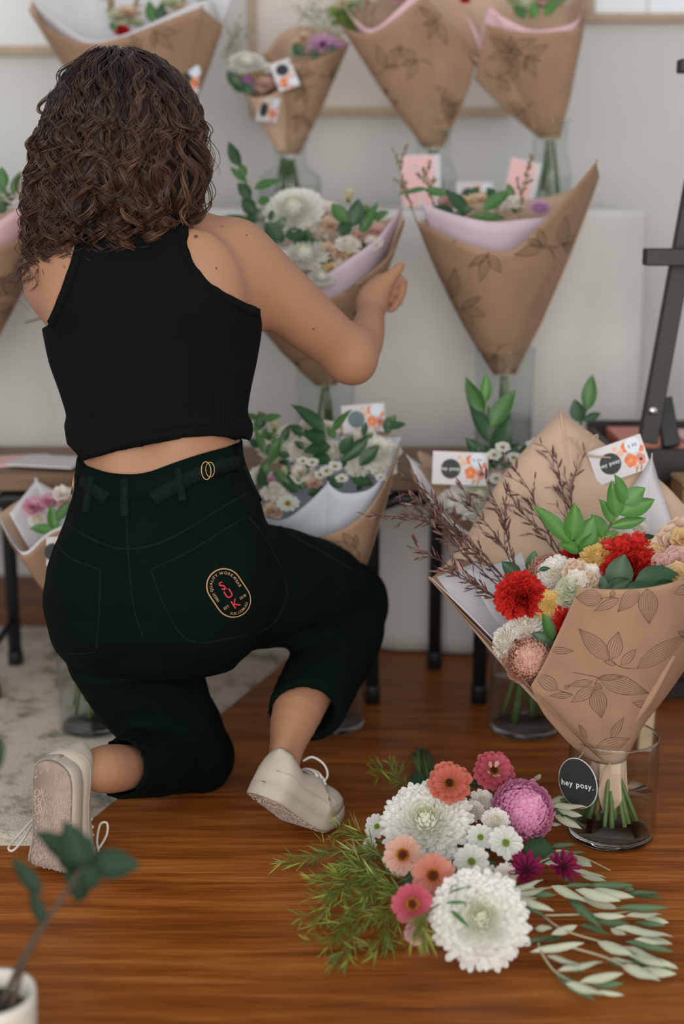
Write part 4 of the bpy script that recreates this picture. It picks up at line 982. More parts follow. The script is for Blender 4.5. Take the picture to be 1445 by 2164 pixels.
def bud(c1=(.62, .62, .36), c2=(.76, .72, .50), n=7, seed=5):
    """a closed rosebud with overlapping petals and small sepals, growing along +z"""
    q = np.random.RandomState(seed); parts = []
    for i in range(n):
        f = i / n; V, t = petal(1.15, .52 - .18 * f, -.55, .9, 6, 5, .55, .5, lean=.25)
        V = rotz(roty(V, 1.12 + .18 * f), i * 2.39996); V[:, :2] *= .8 - .3 * f; V[:, 2] -= .45; parts.append((V, grid_faces(6, 5), mixc(c1, c2, t + q.normal() * .1)))
    for i in range(5):
        V, t = petal(.55, .16, .5, .3, 4, 3, .4, .6); V = rotz(roty(V, .8), i * 1.2566); V[:, 2] -= .52; parts.append((V, grid_faces(4, 3), mixc((.10, .20, .05), (.16, .30, .08), t)))
    return join(parts)
def disc(c1, c2, n=70, r=.26, h=.12, seed=6, size=.035):
    """a flower centre of small florets in a spiral"""
    q = np.random.RandomState(seed); parts = []
    base, bf = lathe((0, 0, 0), [(r, -.05), (r * .95, h * .5), (r * .6, h * .9), (.001, h)], 14); parts.append((base, bf, np.tile(c1, (len(base), 1)) * .7))
    for i in range(n):
        f = math.sqrt((i + .5) / n); a = i * 2.39996; x = np.array((r * f * math.cos(a), r * f * math.sin(a), h * (1 - .6 * f ** 2)))
        k = size * q.uniform(.8, 1.3); V = np.array([(k, 0, 0), (0, k, 0), (-k, 0, 0), (0, -k, 0), (0, 0, 2.4 * k)]) + x; V[4] += np.array((math.cos(a), math.sin(a), 0)) * k * .8
        parts.append((V, np.array([(0, 1, 4), (1, 2, 4), (2, 3, 4), (3, 0, 4)]), np.tile(mixc(c1, c2, [(f ** 2.2) * 1.5 - .25 + q.normal() * .1]), (5, 1))))
    return join(parts)
def leafmesh(name, c1, c2, W=.22, fold=.25, droop=.35, mat_='leaf', nu=7, tipp=.45, twist=0.):
    """a leaf along +x, unit long, folded at the midrib; c1 edge colour, c2 midrib colour"""
    t = np.linspace(0, 1, nu); w = W * np.sin(np.pi * np.clip(t, .0, 1) ** (math.log(.5) / math.log(tipp))) ** .85 + .006
    w[-1] = .004; s = np.array((-1, -.5, 0, .5, 1)); a = -droop * (t - .3) ; x = t.copy(); z = -droop * .5 * t ** 2 + .12 * droop * t
    V = np.stack([x[:, None] + 0 * s, w[:, None] * s, z[:, None] + fold * w[:, None] * np.abs(s) + .018 * np.sin(t * 9)[:, None] * s ** 2], -1).reshape(-1, 3)
    if twist:
        an = twist * V[:, 0]; V = np.stack([V[:, 0], V[:, 1] * np.cos(an) - V[:, 2] * np.sin(an), V[:, 1] * np.sin(an) + V[:, 2] * np.cos(an)], -1)
    C_ = mixc(c2, c1, np.tile(np.abs(s) * 1.2, nu)); return mesh(name, V, grid_faces(nu, 5), M[mat_], True, C_)
G1 = dict(c1=(.030, .115, .022), c2=(.075, .19, .045)); G2 = dict(c1=(.055, .185, .030), c2=(.11, .27, .06)); G3 = dict(c1=(.016, .060, .020), c2=(.035, .095, .035))
LF = {'mid': [leafmesh('leaf', **G1, twist=k) for k in (-.4, .3)], 'bright': [leafmesh('leaf', **G2, W=.23, twist=k, fold=.35) for k in (-.5, .4)], 'dark': [leafmesh('leaf', **G3, W=.25, twist=k) for k in (-.3, .4)],
      'olive': [leafmesh('leaf', (.060, .105, .045), (.12, .17, .09), W=.095, fold=.2, droop=.2, mat_='matleaf', twist=k) for k in (-.5, .5)],
      'silver': [leafmesh('leaf', (.37, .39, .27), (.46, .47, .35), W=.10, fold=-.15, droop=.2, mat_='matleaf', twist=k) for k in (-.5, .5)],
      'plant': [leafmesh('leaf', (.013, .030, .016), (.026, .050, .027), W=.24, fold=.3, droop=.3, mat_='matleaf', twist=k) for k in (-.2, .3)]}
def hm(name, vfc): return mesh(name, vfc[0], vfc[1], M['petal'], True, vfc[2])
H = {'white_mum': [hm('chrysanthemum', mum(seed=k)) for k in (1, 2)],
     'small_mum': [hm('chrysanthemum', mum(120, (.90, .88, .84), (.72, .64, .40), .42, .13, k)) for k in (3, 4)],
     'yellow_mum': [hm('chrysanthemum', mum(120, (.86, .66, .27), (.74, .50, .12), .42, .13, 5))],
     'pink_pompon': [hm('pompon_chrysanthemum', pompon())],
     'peach_pompon': [hm('pompon_chrysanthemum', pompon(470, (.70, .38, .28), (.82, .56, .45), 8))],
     'carnation': [hm('carnation', carnation(seed=k)) for k in (3, 9)],
     'stock_peach': [hm('stock_floret', ruffle(seed=4))], 'stock_pink': [hm('stock_floret', ruffle(14, (.60, .34, .30), (.74, .52, .45), 6))],
     'stock_yellow': [hm('stock_floret', ruffle(14, (.66, .42, .17), (.76, .58, .32), 7))], 'stock_green': [hm('stock_floret', ruffle(12, (.50, .55, .33), (.66, .68, .50), 8))],
     'stock_white': [hm('stock_floret', ruffle(14, (.84, .76, .66), (.90, .86, .80), 10))],
     'pink_bloom': [hm('stock_floret', ruffle(20, (.60, .22, .32), (.76, .45, .52), 11))], 'lilac_bloom': [hm('lilac_bloom', mum(60, (.66, .42, .64), (.36, .12, .30), .25, .17, 12))],
     'bud': [hm('rosebud', bud())], 'pink_bud': [hm('rosebud', bud((.62, .34, .30), (.74, .52, .46)))], 'greenbud': [hm('rosebud', bud((.20, .30, .10), (.34, .44, .18)))]}
def pm(c1, c2, Ln=.74, W=.20, bend=.25, cup=.3, tip=.72, base=.4, nu=6, nv=5):
    V, t = petal(Ln, W, bend, cup, nu, nv, tip, base); return mesh('petal', V, grid_faces(nu, nv), M['petal'], True, mixc(c1, c2, t))
PT = {'coral': [pm((.50, .10, .07), (.68, .22, .16))], 'hotpink': [pm((.42, .06, .09), (.66, .15, .20))], 'palepeach': [pm((.66, .33, .22), (.78, .53, .42))], 'salmon': [pm((.60, .20, .14), (.74, .36, .28))],
      'pale_inner': [pm((.70, .36, .30), (.80, .55, .45))], 'white': [pm((.70, .73, .62), (.84, .83, .82), .72, .21, .1)], 'burgundy': [pm((.10, .004, .03), (.34, .015, .10), .78, .14, .35, .5)], 'lilac': [pm((.62, .30, .52), (.72, .48, .66), .8, .17, .1)]}
def vcm(name, vfc): return mesh(name, vfc[0], vfc[1], M['petal'], True, vfc[2])
DC = {'zinnia': vcm('flower_centre', disc((.10, .012, .008), (.62, .30, .03), 90, .27, .15)), 'zinnia_gold': vcm('flower_centre', disc((.16, .03, .01), (.70, .27, .03), 80, .30, .13, 7, .045)),
      'green': vcm('flower_centre', disc((.22, .34, .05), (.42, .50, .12), 40, .20, .10, 8)), 'dark': vcm('flower_centre', disc((.05, .004, .015), (.20, .01, .05), 40, .22, .12, 9)), 'yellow': vcm('flower_centre', disc((.45, .25, .02), (.62, .42, .06), 40, .24, .12, 10))}
def daisy(parent, name, o, facing, r, pet, ctr, layers=((16, .0, .05, 1.0),), seed=0, cs=1., label=None):
    """a flower whose petals are objects of their own: layers of (count, spin, lift, length)"""
    q = random.Random(seed); Mx = frame(o, z=facing, s=r); me = DC[ctr]; c = link(name, me, parent, Mx)
    if label: c['label'] = label
    for n, spin, lift, ln in layers:
        for i in range(n):
            a = spin + i * 6.2832 / n + q.uniform(-.07, .07); el = lift + q.uniform(-.08, .08)
            L = np.eye(4); ca, sa, ce, se = math.cos(a), math.sin(a), math.cos(el), math.sin(el)
            R = np.array([(ca * ce, -sa, -ca * se), (sa * ce, ca, -sa * se), (se, 0, ce)]); k = ln * q.uniform(.92, 1.08)
            L[:3, :3] = R * k; L[:3, 3] = R @ np.array((.20 * cs, 0, -.02 + .02 * lift)); link('petal', q.choice(PT[pet]), c, Mx @ L)
    return c
def head(parent, kind, o, facing, r, label=None):
    me = rnd.choice(H[kind]); ob = link(me.name.split('.')[0], me, parent, frame(o, z=facing, s=r))
    if label: ob['label'] = label
    return ob
def leaf(parent, kind, base, tip, normal=(0, -.4, 1), width=1.):
    base, tip = np.asarray(base, float), np.asarray(tip, float); L = np.linalg.norm(tip - base)
    return link('leaf', rnd.choice(LF[kind]), parent, frame(base, x=tip - base, up=normal, s=(L, L * width, L)))
def stemtube(parent, pts, r, m='stem', name='stem', sides=7, n=14):
    V, F = tube(pts, r, sides, n=n); return obj(name, V, F, M[m], parent)
def sprig(parent, pts, kind, n, ln, spread=.9, r=.0016, name='leafy_sprig', m='stem', normal=(0, -.6, .8), width=1., start=.15, pair=True):
    """a stem with leaves that are sub-parts; pts are world points"""
    L = catmull(pts, 40); st = stemtube(parent, L, [r * 1.3, r * .6], m, name); T = np.gradient(L, axis=0); nn = unit(normal)
    for i in range(n):
        f = start + (1 - start) * (i / max(1, n - 1)); k = min(39, int(f * 39)); t = unit(T[k]); sd = unit(np.cross(nn, t)); side = 1 if i % 2 else -1
        if i == n - 1: side = 0
        a = spread * rnd.uniform(.75, 1.2); d = t * math.cos(a * abs(side)) + sd * side * math.sin(a) + nn * rnd.uniform(-.25, .35); l = ln * rnd.uniform(.8, 1.15) * (1 - .25 * f)
        leaf(st, kind, L[k], L[k] + unit(d) * l, nn + .5 * np.array((rnd.uniform(-1, 1), rnd.uniform(-1, 1), 0)), width)
    return st
def twig(parent, pts, ln=.018, n=60, r=.0011, c=(.070, .030, .024), c2=(.145, .070, .058), tipc=None, name='twig', forks=5, spread=.6, thin=.12, matn='twig', fk=.3):
    """a fine branch with side shoots and many tiny narrow leaves, one mesh"""
    q = rnd; parts = []; L = catmull(pts, 36); T = np.gradient(L, axis=0); tot = np.linalg.norm(np.diff(L, axis=0), axis=1).sum(); branches = [(L, r)]
    for j in range(forks):
        k = int(8 + 24 * (j + q.random() * .6) / max(1, forks)); k = min(k, 33); t = unit(T[k]); d = unit(np.array([q.gauss(0, 1) for _ in range(3)])); d = unit(d - t * d.dot(t)); d[1] *= .5
        ll = tot * fk * q.uniform(.6, 1.1); e = L[k] + (t * math.cos(spread) + d * math.sin(spread)) * ll; mid = (L[k] + e) / 2 + t * ll * .08; branches.append((catmull([L[k], mid, e], 14), r * .65))
    for B, rr in branches:
        V, F = tube(B, [rr, rr * .45], 5); parts.append((V, F, np.tile(c, (len(V), 1))))
        TT = np.gradient(B, axis=0); m = max(4, int(n * np.linalg.norm(np.diff(B, axis=0), axis=1).sum() / tot / (1 + .3 * forks)))
        for i in range(m):
            f = (i + q.random()) / m; k = min(len(B) - 1, int((.12 + .88 * f) * len(B))); t = unit(TT[k]); d = unit(np.array([q.gauss(0, 1) for _ in range(3)])); d = unit(d - t * d.dot(t)); a = spread * q.uniform(.6, 1.5)
            dirr = t * math.cos(a) + d * math.sin(a); l = ln * q.uniform(.6, 1.25); nrm = unit(np.cross(dirr, (q.gauss(0, 1), q.gauss(0, 1), q.gauss(0, 1)))); w = np.cross(nrm, dirr) * l * thin
            o = B[k]; V = np.array([o, o + dirr * l * .3 + w * .8, o + dirr * l * .3 - w * .8, o + dirr * l * .7 + w * .7 + nrm * l * .05, o + dirr * l * .7 - w * .7 + nrm * l * .05, o + dirr * l + nrm * l * .1])
            cc = mixc(c, tipc if (tipc is not None and f > .78) else c2, [q.random()])
            parts.append((V, [np.array([(0, 1, 2), (3, 5, 4)]), np.array([(1, 3, 4, 2)])], np.tile(cc, (6, 1))))
    V, F, C_ = join(parts); return obj(name, V, F, M[matn], parent, col=C_)

# ------------------------------------------------------------------ paper wraps, glass, cards
def sheet(name, rim, base, m, parent, nu=60, nv=16, bulge=0., crumple=.0015, smooth=True, thick=.0007, seed=0, label=None, flare=1.0):
    """a paper sheet between a base line and a rim line (world points)"""
    q = np.random.RandomState(seed); R = catmull(rim, nu) if smooth else np.stack([np.interp(np.linspace(0, 1, nu), np.linspace(0, 1, len(rim)), np.asarray(rim)[:, i]) for i in range(3)], 1)
    B = catmull(base, nu); v = np.linspace(0, 1, nv)[None, :, None]; G = B[:, None] + (R - B)[:, None] * v ** flare
    c = B.mean(0); out = (R + B)[:, None] / 2 - (R.mean(0) + c) / 2; out = out / (np.linalg.norm(out, axis=2, keepdims=True) + 1e-9)
    G = G + out * bulge * .40 * 4 * v * (1 - v)
    nz = sum(np.sin(G @ (q.normal(size=3) * s_) + q.uniform(0, 6)) / k for k, s_ in ((2, 22), (3, 45), (4, 80))); crk = .3 + 2.6 * (1 - v[..., 0]) ** 2.2 * np.clip(v[..., 0] * 6, 0, 1)
    G = G + out * (nz * crumple * crk)[..., None]
    V = G.reshape(-1, 3); F = grid_faces(nu, nv); o = obj(name, V, F, m, parent); s = o.modifiers.new('s', 'SOLIDIFY'); s.thickness = thick; s.offset = 0
    if label: o['label'] = label
    return o, V, F
def stroke(tree, pts, w=.0008, n=18, lift=.0007, taper=True):
    r = []
    for p in catmull(np.array(pts, float), n):
        h = cast(tree, *p)
        if h is not None: r.append(h)
    if len(r) < 3: return None
    A = np.array([x[0] for x in r]); N = np.array([x[1] for x in r])
    if np.linalg.norm(np.diff(A, axis=0), axis=1).max() > .03: return None
    T = np.gradient(A, axis=0); B = np.cross(T, N); B /= np.linalg.norm(B, axis=1)[:, None] + 1e-9
    ww = w / 2 * (np.sin(np.linspace(.25, 2.9, len(A))) if taper else np.ones(len(A)))[:, None]
    return np.stack([A - B * ww + N * lift, A + B * ww + N * lift], 1).reshape(-1, 3), [grid_faces(len(A), 2)]
def print_leaf(tree, base, tip, hw, nv=8, w=.0008, curve=0.):
    """outline drawing of a leaf with veins, drawn along the paper; pixel coordinates of base and tip"""
    b, t = np.array(base, float), np.array(tip, float); d = t - b; L = np.hypot(*d); d /= L; s = np.array((-d[1], d[0])); out = []
    for k in np.linspace(-1, 1, nv):
        pts = [b + d * L * u + s * (hw * k * math.sin(math.pi * u ** .8) + curve * math.sin(math.pi * u)) for u in np.linspace(0, 1, 9)]
        q = stroke(tree, pts, w * (1.3 if abs(k) > .99 else .75), 16)
        if q: out.append(q)
    return out
def leaf_print(o, V, F, specs, stems=(), w=.0008, nv=8):
    tree = bvh(V, [F]); parts = []
    for sp in specs: parts += print_leaf(tree, sp[0], sp[1], sp[2], int(min(nv, max(4, sp[2] / 2.1))), w)
    for st in stems:
        q = stroke(tree, st, w * 1.6)
        if q: parts.append(q)
    if parts:
        V2, F2, _ = join(parts); return tag(obj('leaf_print', V2, F2, M['ink'], o, smooth=False), kind='stuff')
def rand_specs(x0, x1, y0, y1, n, size, seed=0):
    q = random.Random(seed); sp, st = [], []
    for i in range(n):
        x, y = q.uniform(x0, x1), q.uniform(y0, y1); a0 = q.uniform(0, 6.28)
        for j in range(q.choice((3, 4))):
            a = a0 + (j - 1.2) * q.uniform(.6, .95); l = size * q.uniform(.55, 1.1); sp.append(((x, y), (x + math.cos(a) * l, y + math.sin(a) * l), l * q.uniform(.14, .22)))
        st.append([(x, y), (x - math.cos(a0) * size * .3, y - math.sin(a0) * size * .3), (x - math.cos(a0 + .4) * size * .6, y - math.sin(a0 + .4) * size * .6)])
    return sp, st
def ringpts(c, r, a0=0., a1=6.2832, n=14, tilt=0.):
    a = np.linspace(a0, a1, n); return np.stack([c[0] + r * np.cos(a), c[1] + r * np.sin(a), np.full(n, c[2]) + tilt * np.sin(a)], -1)
def vase(x, y, z, r, h, label, neck=None, water=.55, group=None, rb=None, n=44):
    """a clear glass vessel with real wall thickness and water in it"""
    t = thing('glass_vase', (x, y, z), label, 'vase', group); w = .0028
    if neck is None:
        o_ = [(0, .0), (r * .90, 0), (r * .97, .003), (r, .010), (r, h * .5), (r, h - .002)]; i_ = [(r - w * .6, h), (r - w, h - .002), (r - w, .016), (r * .85, .0115), (0, .011)]
        wl = [(0, .0114), (r * .85, .0119), (r - w - .0004, .0165), (r - w - .0004, h * water), (0, h * water)]
    else:
        rn, hs = neck
        o_ = [(0, 0), (r * .9, 0), (r, .008), (r, hs * .75), (r * .93, hs * .92), (rn * 1.15, hs * 1.12), (rn, hs * 1.25), (rn, h - .006), (rn * 1.18, h - .003)]
        i_ = [(rn * 1.16, h), (rn - w * .6, h - .001), (rn - w, hs * 1.25), (rn * 1.15 - w, hs * 1.11), (r * .93 - w, hs * .91), (r - w, hs * .75), (r - w, .012), (r * .8, .0085), (0, .0083)]
        wl = [(0, .0087), (r * .8, .0089), (r - w - .0004, .0124), (r - w - .0004, hs * .7), (0, hs * .7)]
    V, F = lathe((x, y, z), o_ + i_, n); obj('glass', V, F, M['glass'], t)
    V, F = lathe((x, y, z), wl, n); obj('water', V, F, M['water'], t)
    k_ = .93 if neck is None else .86; V, F = lathe((x, y, z), [(0, .0005), (r * .86 * k_ / .93, .0005), (r * k_, .004), (r * k_, .0095), (r * .8, .0108), (0, .0100)] if neck is None else [(0, .0005), (r * .8, .0005), (r * .9, .005), (r * .78, .0078), (0, .0076)], n); obj('base', V, F, M['glass_base'], t)
    V, F = tube(ringpts((x, y, z + h - .0012), (r - .0014) if neck is None else neck[0] * 1.12, 0, 6.2832, n + 1)[:-1], .0017, 6, closed=True); obj('rim', V, F, M['glass_base'], t); return t
def stems_in(parent, top, x, y, z, r, n=7, spread=.012, rt=.0026, seed=0, cols=('stem',)):
    q = random.Random(seed)
    for i in range(n):
        a = i * 6.2832 / n + q.uniform(-.3, .3); k = q.uniform(.3, .85)
        e = np.array((x + r * k * math.cos(a), y + r * k * math.sin(a), z + q.uniform(.018, .04))); s0 = np.asarray(top) + (spread * math.cos(a + .5) * .7, spread * math.sin(a + .5) * .7, .01)
        V, F = tube([s0, (s0 * .55 + e * .45) + (0, 0, .0), e], rt * q.uniform(.75, 1.2), 7, n=8); obj('flower_stem', V, F, M[q.choice(cols)], parent)
def xform(M4, pts): pts = np.asarray(pts, float); return pts @ M4[:3, :3].T + M4[:3, 3]
def gift_card(parent, c, right, up, w, h, label=None, dark=True, words=True, cool=False, cat=None):
    """a white card with a black disc, orange flowers and a pale price disc; built about its centre"""
    x, y = unit(right), np.asarray(up, float); y = unit(y - x * y.dot(x)); n = np.cross(x, y); M4 = np.eye(4); M4[:3, 0], M4[:3, 1], M4[:3, 2], M4[:3, 3] = x, y, n, c
    V, F = box((0, 0, 0), (w, h, .0012), .0004); o = obj('gift_card', xform(M4, V), F, M['card'], parent, smooth=False)
    if label: tag(o, label, cat) if parent is None else o.__setitem__('label', label)
    def dsk(nm, cx, cy, r, m, lift, ry=None, wob=0., k=26):
        a = np.arange(k) * 6.2832 / k; rr = r * (1 + wob * np.sin(a * 5)); V = np.stack([cx + rr * np.cos(a), cy + (ry or r) / r * rr * np.sin(a), np.full(k, lift)], -1); V = np.vstack([V, V - (0, 0, .0004)])
        F = [np.array([list(range(k))]), np.array([(i, i + k, (i + 1) % k + k, (i + 1) % k) for i in range(k)])]; return obj(nm, xform(M4, V), F, m, o, smooth=False)
    dsk('printed_disc', -w * .17, -h * .02, h * .30, M['cardblack'] if dark else M['slate'], .0011)
    for cx, cy, r, ry, m in ((.19, -.12, .17, .19, 'orange'), (.37, -.16, .13, .17, 'coral'), (.16, .27, .10, .14, 'orange'), (.43, .12, .07, .10, 'orange'), (.05, .16, .09, .09, 'cardpeach'), (.27, -.36, .09, .07, 'cardpeach'), (-.02, .33, .07, .07, 'cardpeach')):
        dsk('printed_flower', w * cx, h * cy, h * r, M[m], .0009 + .0001 * r, h * ry, .09)
    for cx, cy, r in ((.19, -.12, .05), (.37, -.17, .045)): dsk('printed_flower_eye', w * cx, h * cy, h * r, M['yellowprint'] if cx < .3 else M['cardblack'], .0014)
    for a, b in (((.30, -.33), (.19, -.48)), ((.36, -.33), (.30, -.48))):
        V, F = box(((a[0] + b[0]) / 2 * w, (a[1] + b[1]) / 2 * h, .0009), (.0015, h * .16, .0006), 0, [(math.cos(.5), math.sin(.5), 0), (-math.sin(.5), math.cos(.5), 0), (0, 0, 1)]); obj('printed_stem', xform(M4, V), F, M['leafprint'], o, smooth=False)
    dsk('price_sticker', w * .30, h * .27, h * .215, M['cardcool'], .0013)
    if words:
        V, F = text_on(lambda a, b: (a, b, .0016), 'hey posy.', h * .145, lambda s, t: (-w * .17 - t / 2 + s, -h * .06, 0)); obj('lettering', xform(M4, V), F, M['white_print'], o, smooth=False)
        V, F = text_on(lambda a, b: (a, b, .0018), '$ 80', h * .13, lambda s, t: (w * .30 - t / 2 + s, h * .225, 0)); obj('lettering', xform(M4, V), F, M['pencil'], o, smooth=False)
    return o
M['slate'] = mat('slate_print', (.10, .145, .155), .55); M['cardpeach'] = mat('peach_print', (.70, .42, .28), .55); M['yellowprint'] = mat('yellow_print', (.72, .36, .08), .55); M['leafprint'] = mat('brown_stem_print', (.16, .10, .07), .6); M['pencil'] = mat('grey_pencil', (.22, .25, .27), .7)
# ------------------------------------------------------------------ bouquets
UPC = (0, -.55, .83)                              # a facing halfway between up and towards us
def hd(p, kind, px, py, d, r, f=UPC, label=None):
    f = np.asarray(f, float) + np.array((rnd.uniform(-.12, .12), rnd.uniform(-.12, .12), 0)); return head(p, kind, P(px, py, d), f, r * S(px, py, d), label)
def lfp(p, kind, b, t, d, hw=None, n=(0, -1, .35), d2=None):
    B, T = P(*b, d), P(*t, d2 or d); w = 1. if hw is None else hw * S(*t, d) / np.linalg.norm(T - B) / .22; return leaf(p, kind, B, T, n, w)
def flat(L): return PP(L)

def fill(b, n, x0, x1, y0, y1, d, seed, kinds=('dark', 'dark', 'mid'), size=34):
    q = random.Random(seed)
    for i in range(n):
        x, y = q.uniform(x0, x1), q.uniform(y0, y1); a = q.uniform(.2, 2.94); l = size * q.uniform(.7, 1.2)
        lfp(b, q.choice(kinds), (x, y), (x + l * math.cos(a), y - l * math.sin(a)), d + q.uniform(-.02, .03), l * q.uniform(.20, .30), (q.uniform(-.5, .5), -.8, .5))

# ---- front right bouquet in its vase
vx, vy = Z(1289, 1764, 0)[:2]
vase(vx, vy, 0, .0655, .160, 'clear cylinder vase with water in front, holding the big red and kraft bouquet', water=.42)
nk = P(1283, 1600, vy); nk[1] = vy
bq = thing('wrapped_bouquet', (vx, vy, .02), 'large kraft wrapped bouquet with red carnations and purple twigs in the front vase', 'bouquet', None)
ob, Vb, Fb = sheet('kraft_sheet', flat([(918, 1218, 2.14), (975, 1150, 2.18), (1060, 1008, 2.22), (1120, 938, 2.235), (1183, 868, 2.24), (1184, 868, 2.24), (1245, 912, 2.24), (1300, 955, 2.235), (1400, 1020, 2.21), (1490, 1120, 2.14)]),
      ringpts(nk + (0, .012, 0), .024, math.pi * .97, .05), M['kraft_in'], bq, bulge=.03, label='tall plain inner side of the back kraft sheet')
sheet('tissue_sheet', flat([(985, 1205, 2.11), (1060, 1188, 2.14), (1130, 1150, 2.165), (1215, 1100, 2.18), (1290, 1070, 2.19), (1335, 1030, 2.195), (1376, 966, 2.20), (1377, 966, 2.20), (1398, 1040, 2.19), (1440, 1170, 2.14)]),
      ringpts(nk + (0, .008, .0), .020, math.pi * .95, .1), M['tissue'], bq, bulge=.025)
sheet('tissue_sheet', flat([(1010, 1188, 2.16), (960, 1206, 2.10), (914, 1222, 2.055), (913, 1223, 2.05), (985, 1292, 1.985), (1060, 1370, 1.94), (1112, 1430, 1.915), (1122, 1444, 1.912)]),
      ringpts(nk, .019, math.pi * .9, math.pi * 1.45), M['tissue'], bq, bulge=.012)
ol_, Vl, Fl = sheet('kraft_sheet', flat([(1010, 1180, 2.18), (950, 1195, 2.11), (911, 1221, 2.052), (910, 1223, 2.05), (980, 1298, 1.98), (1055, 1376, 1.928), (1116, 1448, 1.896), (1165, 1500, 1.875)]),
      ringpts(nk, .024, math.pi * .9, math.pi * 1.45), M['kraft'], bq, bulge=.016)
of, Vf, Ff = sheet('kraft_sheet', flat([(1121, 1450, 1.89), (1150, 1400, 1.882), (1190, 1315, 1.874), (1223, 1242, 1.868), (1224, 1241, 1.867), (1300, 1246, 1.855), (1380, 1240, 1.86), (1450, 1222, 1.88), (1530, 1195, 1.95), (1590, 1190, 2.05)]),
      ringpts(nk, .027, math.pi * 1.12, math.pi * 2.12), M['kraft'], bq, nu=90, nv=30, bulge=.032, crumple=.0022, label='front kraft sheet printed with leaf outlines', seed=3, flare=1.0)
specs = [((1288, 1394), (1222, 1328), 17), ((1292, 1394), (1307, 1334), 16), ((1312, 1405), (1344, 1371), 9), ((1302, 1404), (1275, 1396), 5), ((1345, 1412), (1452, 1340), 17), ((1262, 1432), (1316, 1430), 6), ((1264, 1432), (1371, 1465), 19),
         ((1252, 1440), (1200, 1448), 7), ((1257, 1452), (1206, 1484), 12), ((1258, 1455), (1271, 1517), 18), ((1257, 1443), (1272, 1456), 5), ((1178, 1457), (1130, 1424), 14), ((1210, 1468), (1160, 1470), 6), ((1192, 1455), (1203, 1448), 4),
         ((1273, 1264), (1216, 1262), 17), ((1307, 1266), (1255, 1291), 9), ((1350, 1243), (1305, 1293), 15), ((1367, 1243), (1371, 1318), 20), ((1297, 1247), (1290, 1264), 5), ((1460, 1240), (1423, 1254), 10), ((1456, 1345), (1430, 1334), 7),
         ((1162, 1373), (1212, 1376), 7), ((1370, 1490), (1335, 1484), 7), ((1255, 1588), (1330, 1560), 16), ((1290, 1560), (1318, 1515), 8), ((1240, 1560), (1222, 1530), 5)]
leaf_print(of, Vf, Ff, specs, [[(1290, 1394), (1302, 1404), (1320, 1411), (1345, 1412)], [(1208, 1420), (1240, 1426), (1262, 1432), (1257, 1445)], [(1178, 1457), (1192, 1462), (1210, 1468)], [(1270, 1264), (1290, 1262), (1312, 1264)]], w=.00068, nv=9)
# folds of the gathered paper and its skirt below the tie
V, F = tube(PP([(1424, 1385, 1.922), (1374, 1470, 1.921), (1324, 1540, 1.936), (1292, 1590, 1.947)]), [.003, .007, .008, .005], 10, n=18); obj('paper_fold', V, F, M['kraft'], bq)
sk = ringpts(nk + (0.0, 0, -.060), .024, 0, 6.2832, 13); sk[:, 0] += .010 * np.cos(np.arange(13) * 2.6); sk[:, 1] += .010 * np.sin(np.arange(13) * 2.3); sk[:, 2] += .024 * np.sin(np.arange(13) * 1.9)
sheet('paper_skirt', sk, ringpts(nk + (0, 0, .010), .0235, 0, 6.2832, 13), M['kraft_in'], bq, nu=60, nv=10, crumple=.002)
V, F = tube(np.vstack([ringpts(nk + (0, 0, k * .0022), .0255, 0, 6.2, 20) for k in range(4)]), .0013, 6); obj('twine', V, F, M['twine'], bq)
V, F = tube([nk + (-.0, -.027, .004), nk + (-.012, -.033, -.014), nk + (-.016, -.031, -.034)], .0011, 6, n=12); obj('twine', V, F, M['twine'], bq)
M['stem_dark'] = mat('dark_green_stem', (.045, .095, .025), .55, vary=(40, .25)); M['stem_brown'] = mat('brown_stem', (.20, .115, .06), .6, vary=(40, .25))
stems_in(bq, nk + (0, 0, -.02), vx, vy, 0, .058, 26, .015, .0040, 4, ('stem', 'stem', 'stem_dark', 'stem_brown'))
# black swing tag
tc_ = P(1221, 1655, vy - .035); ax = unit((.75, -.62, .1)); ay = np.array((0, 0, 1.)) + ax * .12; ay = unit(ay - ax * ay.dot(ax)); an_ = np.cross(ax, ay)
a = np.linspace(0, 6.2832, 45)[:-1]; rx_ = .030; ry_ = .0375; Vc = tc_ + (rx_ * np.cos(a) * 1.05)[:, None] * ax + (ry_ * np.sin(a) * 1.0)[:, None] * ay
Vt = np.vstack([Vc + an_ * .0009, Vc - an_ * .0009]); k = 44
tg = obj('swing_tag', Vt, [np.array([list(range(k))]), np.array([list(range(k, 2 * k))[::-1]]), np.array([(i, i + k, (i + 1) % k + k, (i + 1) % k) for i in range(k)])], M['cardblack'], bq, smooth=False); tg['label'] = 'black oval swing tag with white lettering'
V, F = tube(Vc - an_ * 0, .0011, 5, closed=True); obj('tag_edge', V, F, M['card'], tg)
V, F = text_on(lambda p, q: tuple(tc_ + ax * p + ay * q + an_ * .0014), 'hey posy.', .0124, lambda s, t: (-t / 2 + s, -.006, -.02)); obj('lettering', V, F, M['white_print'], tg, smooth=False)
V, F = tube([tc_ + ay * .034, tc_ + ay * .05 + (.02, .01, 0), nk + (-.02, -.018, -.0)], .0009, 5, n=14); obj('twine', V, F, M['twine'], bq)
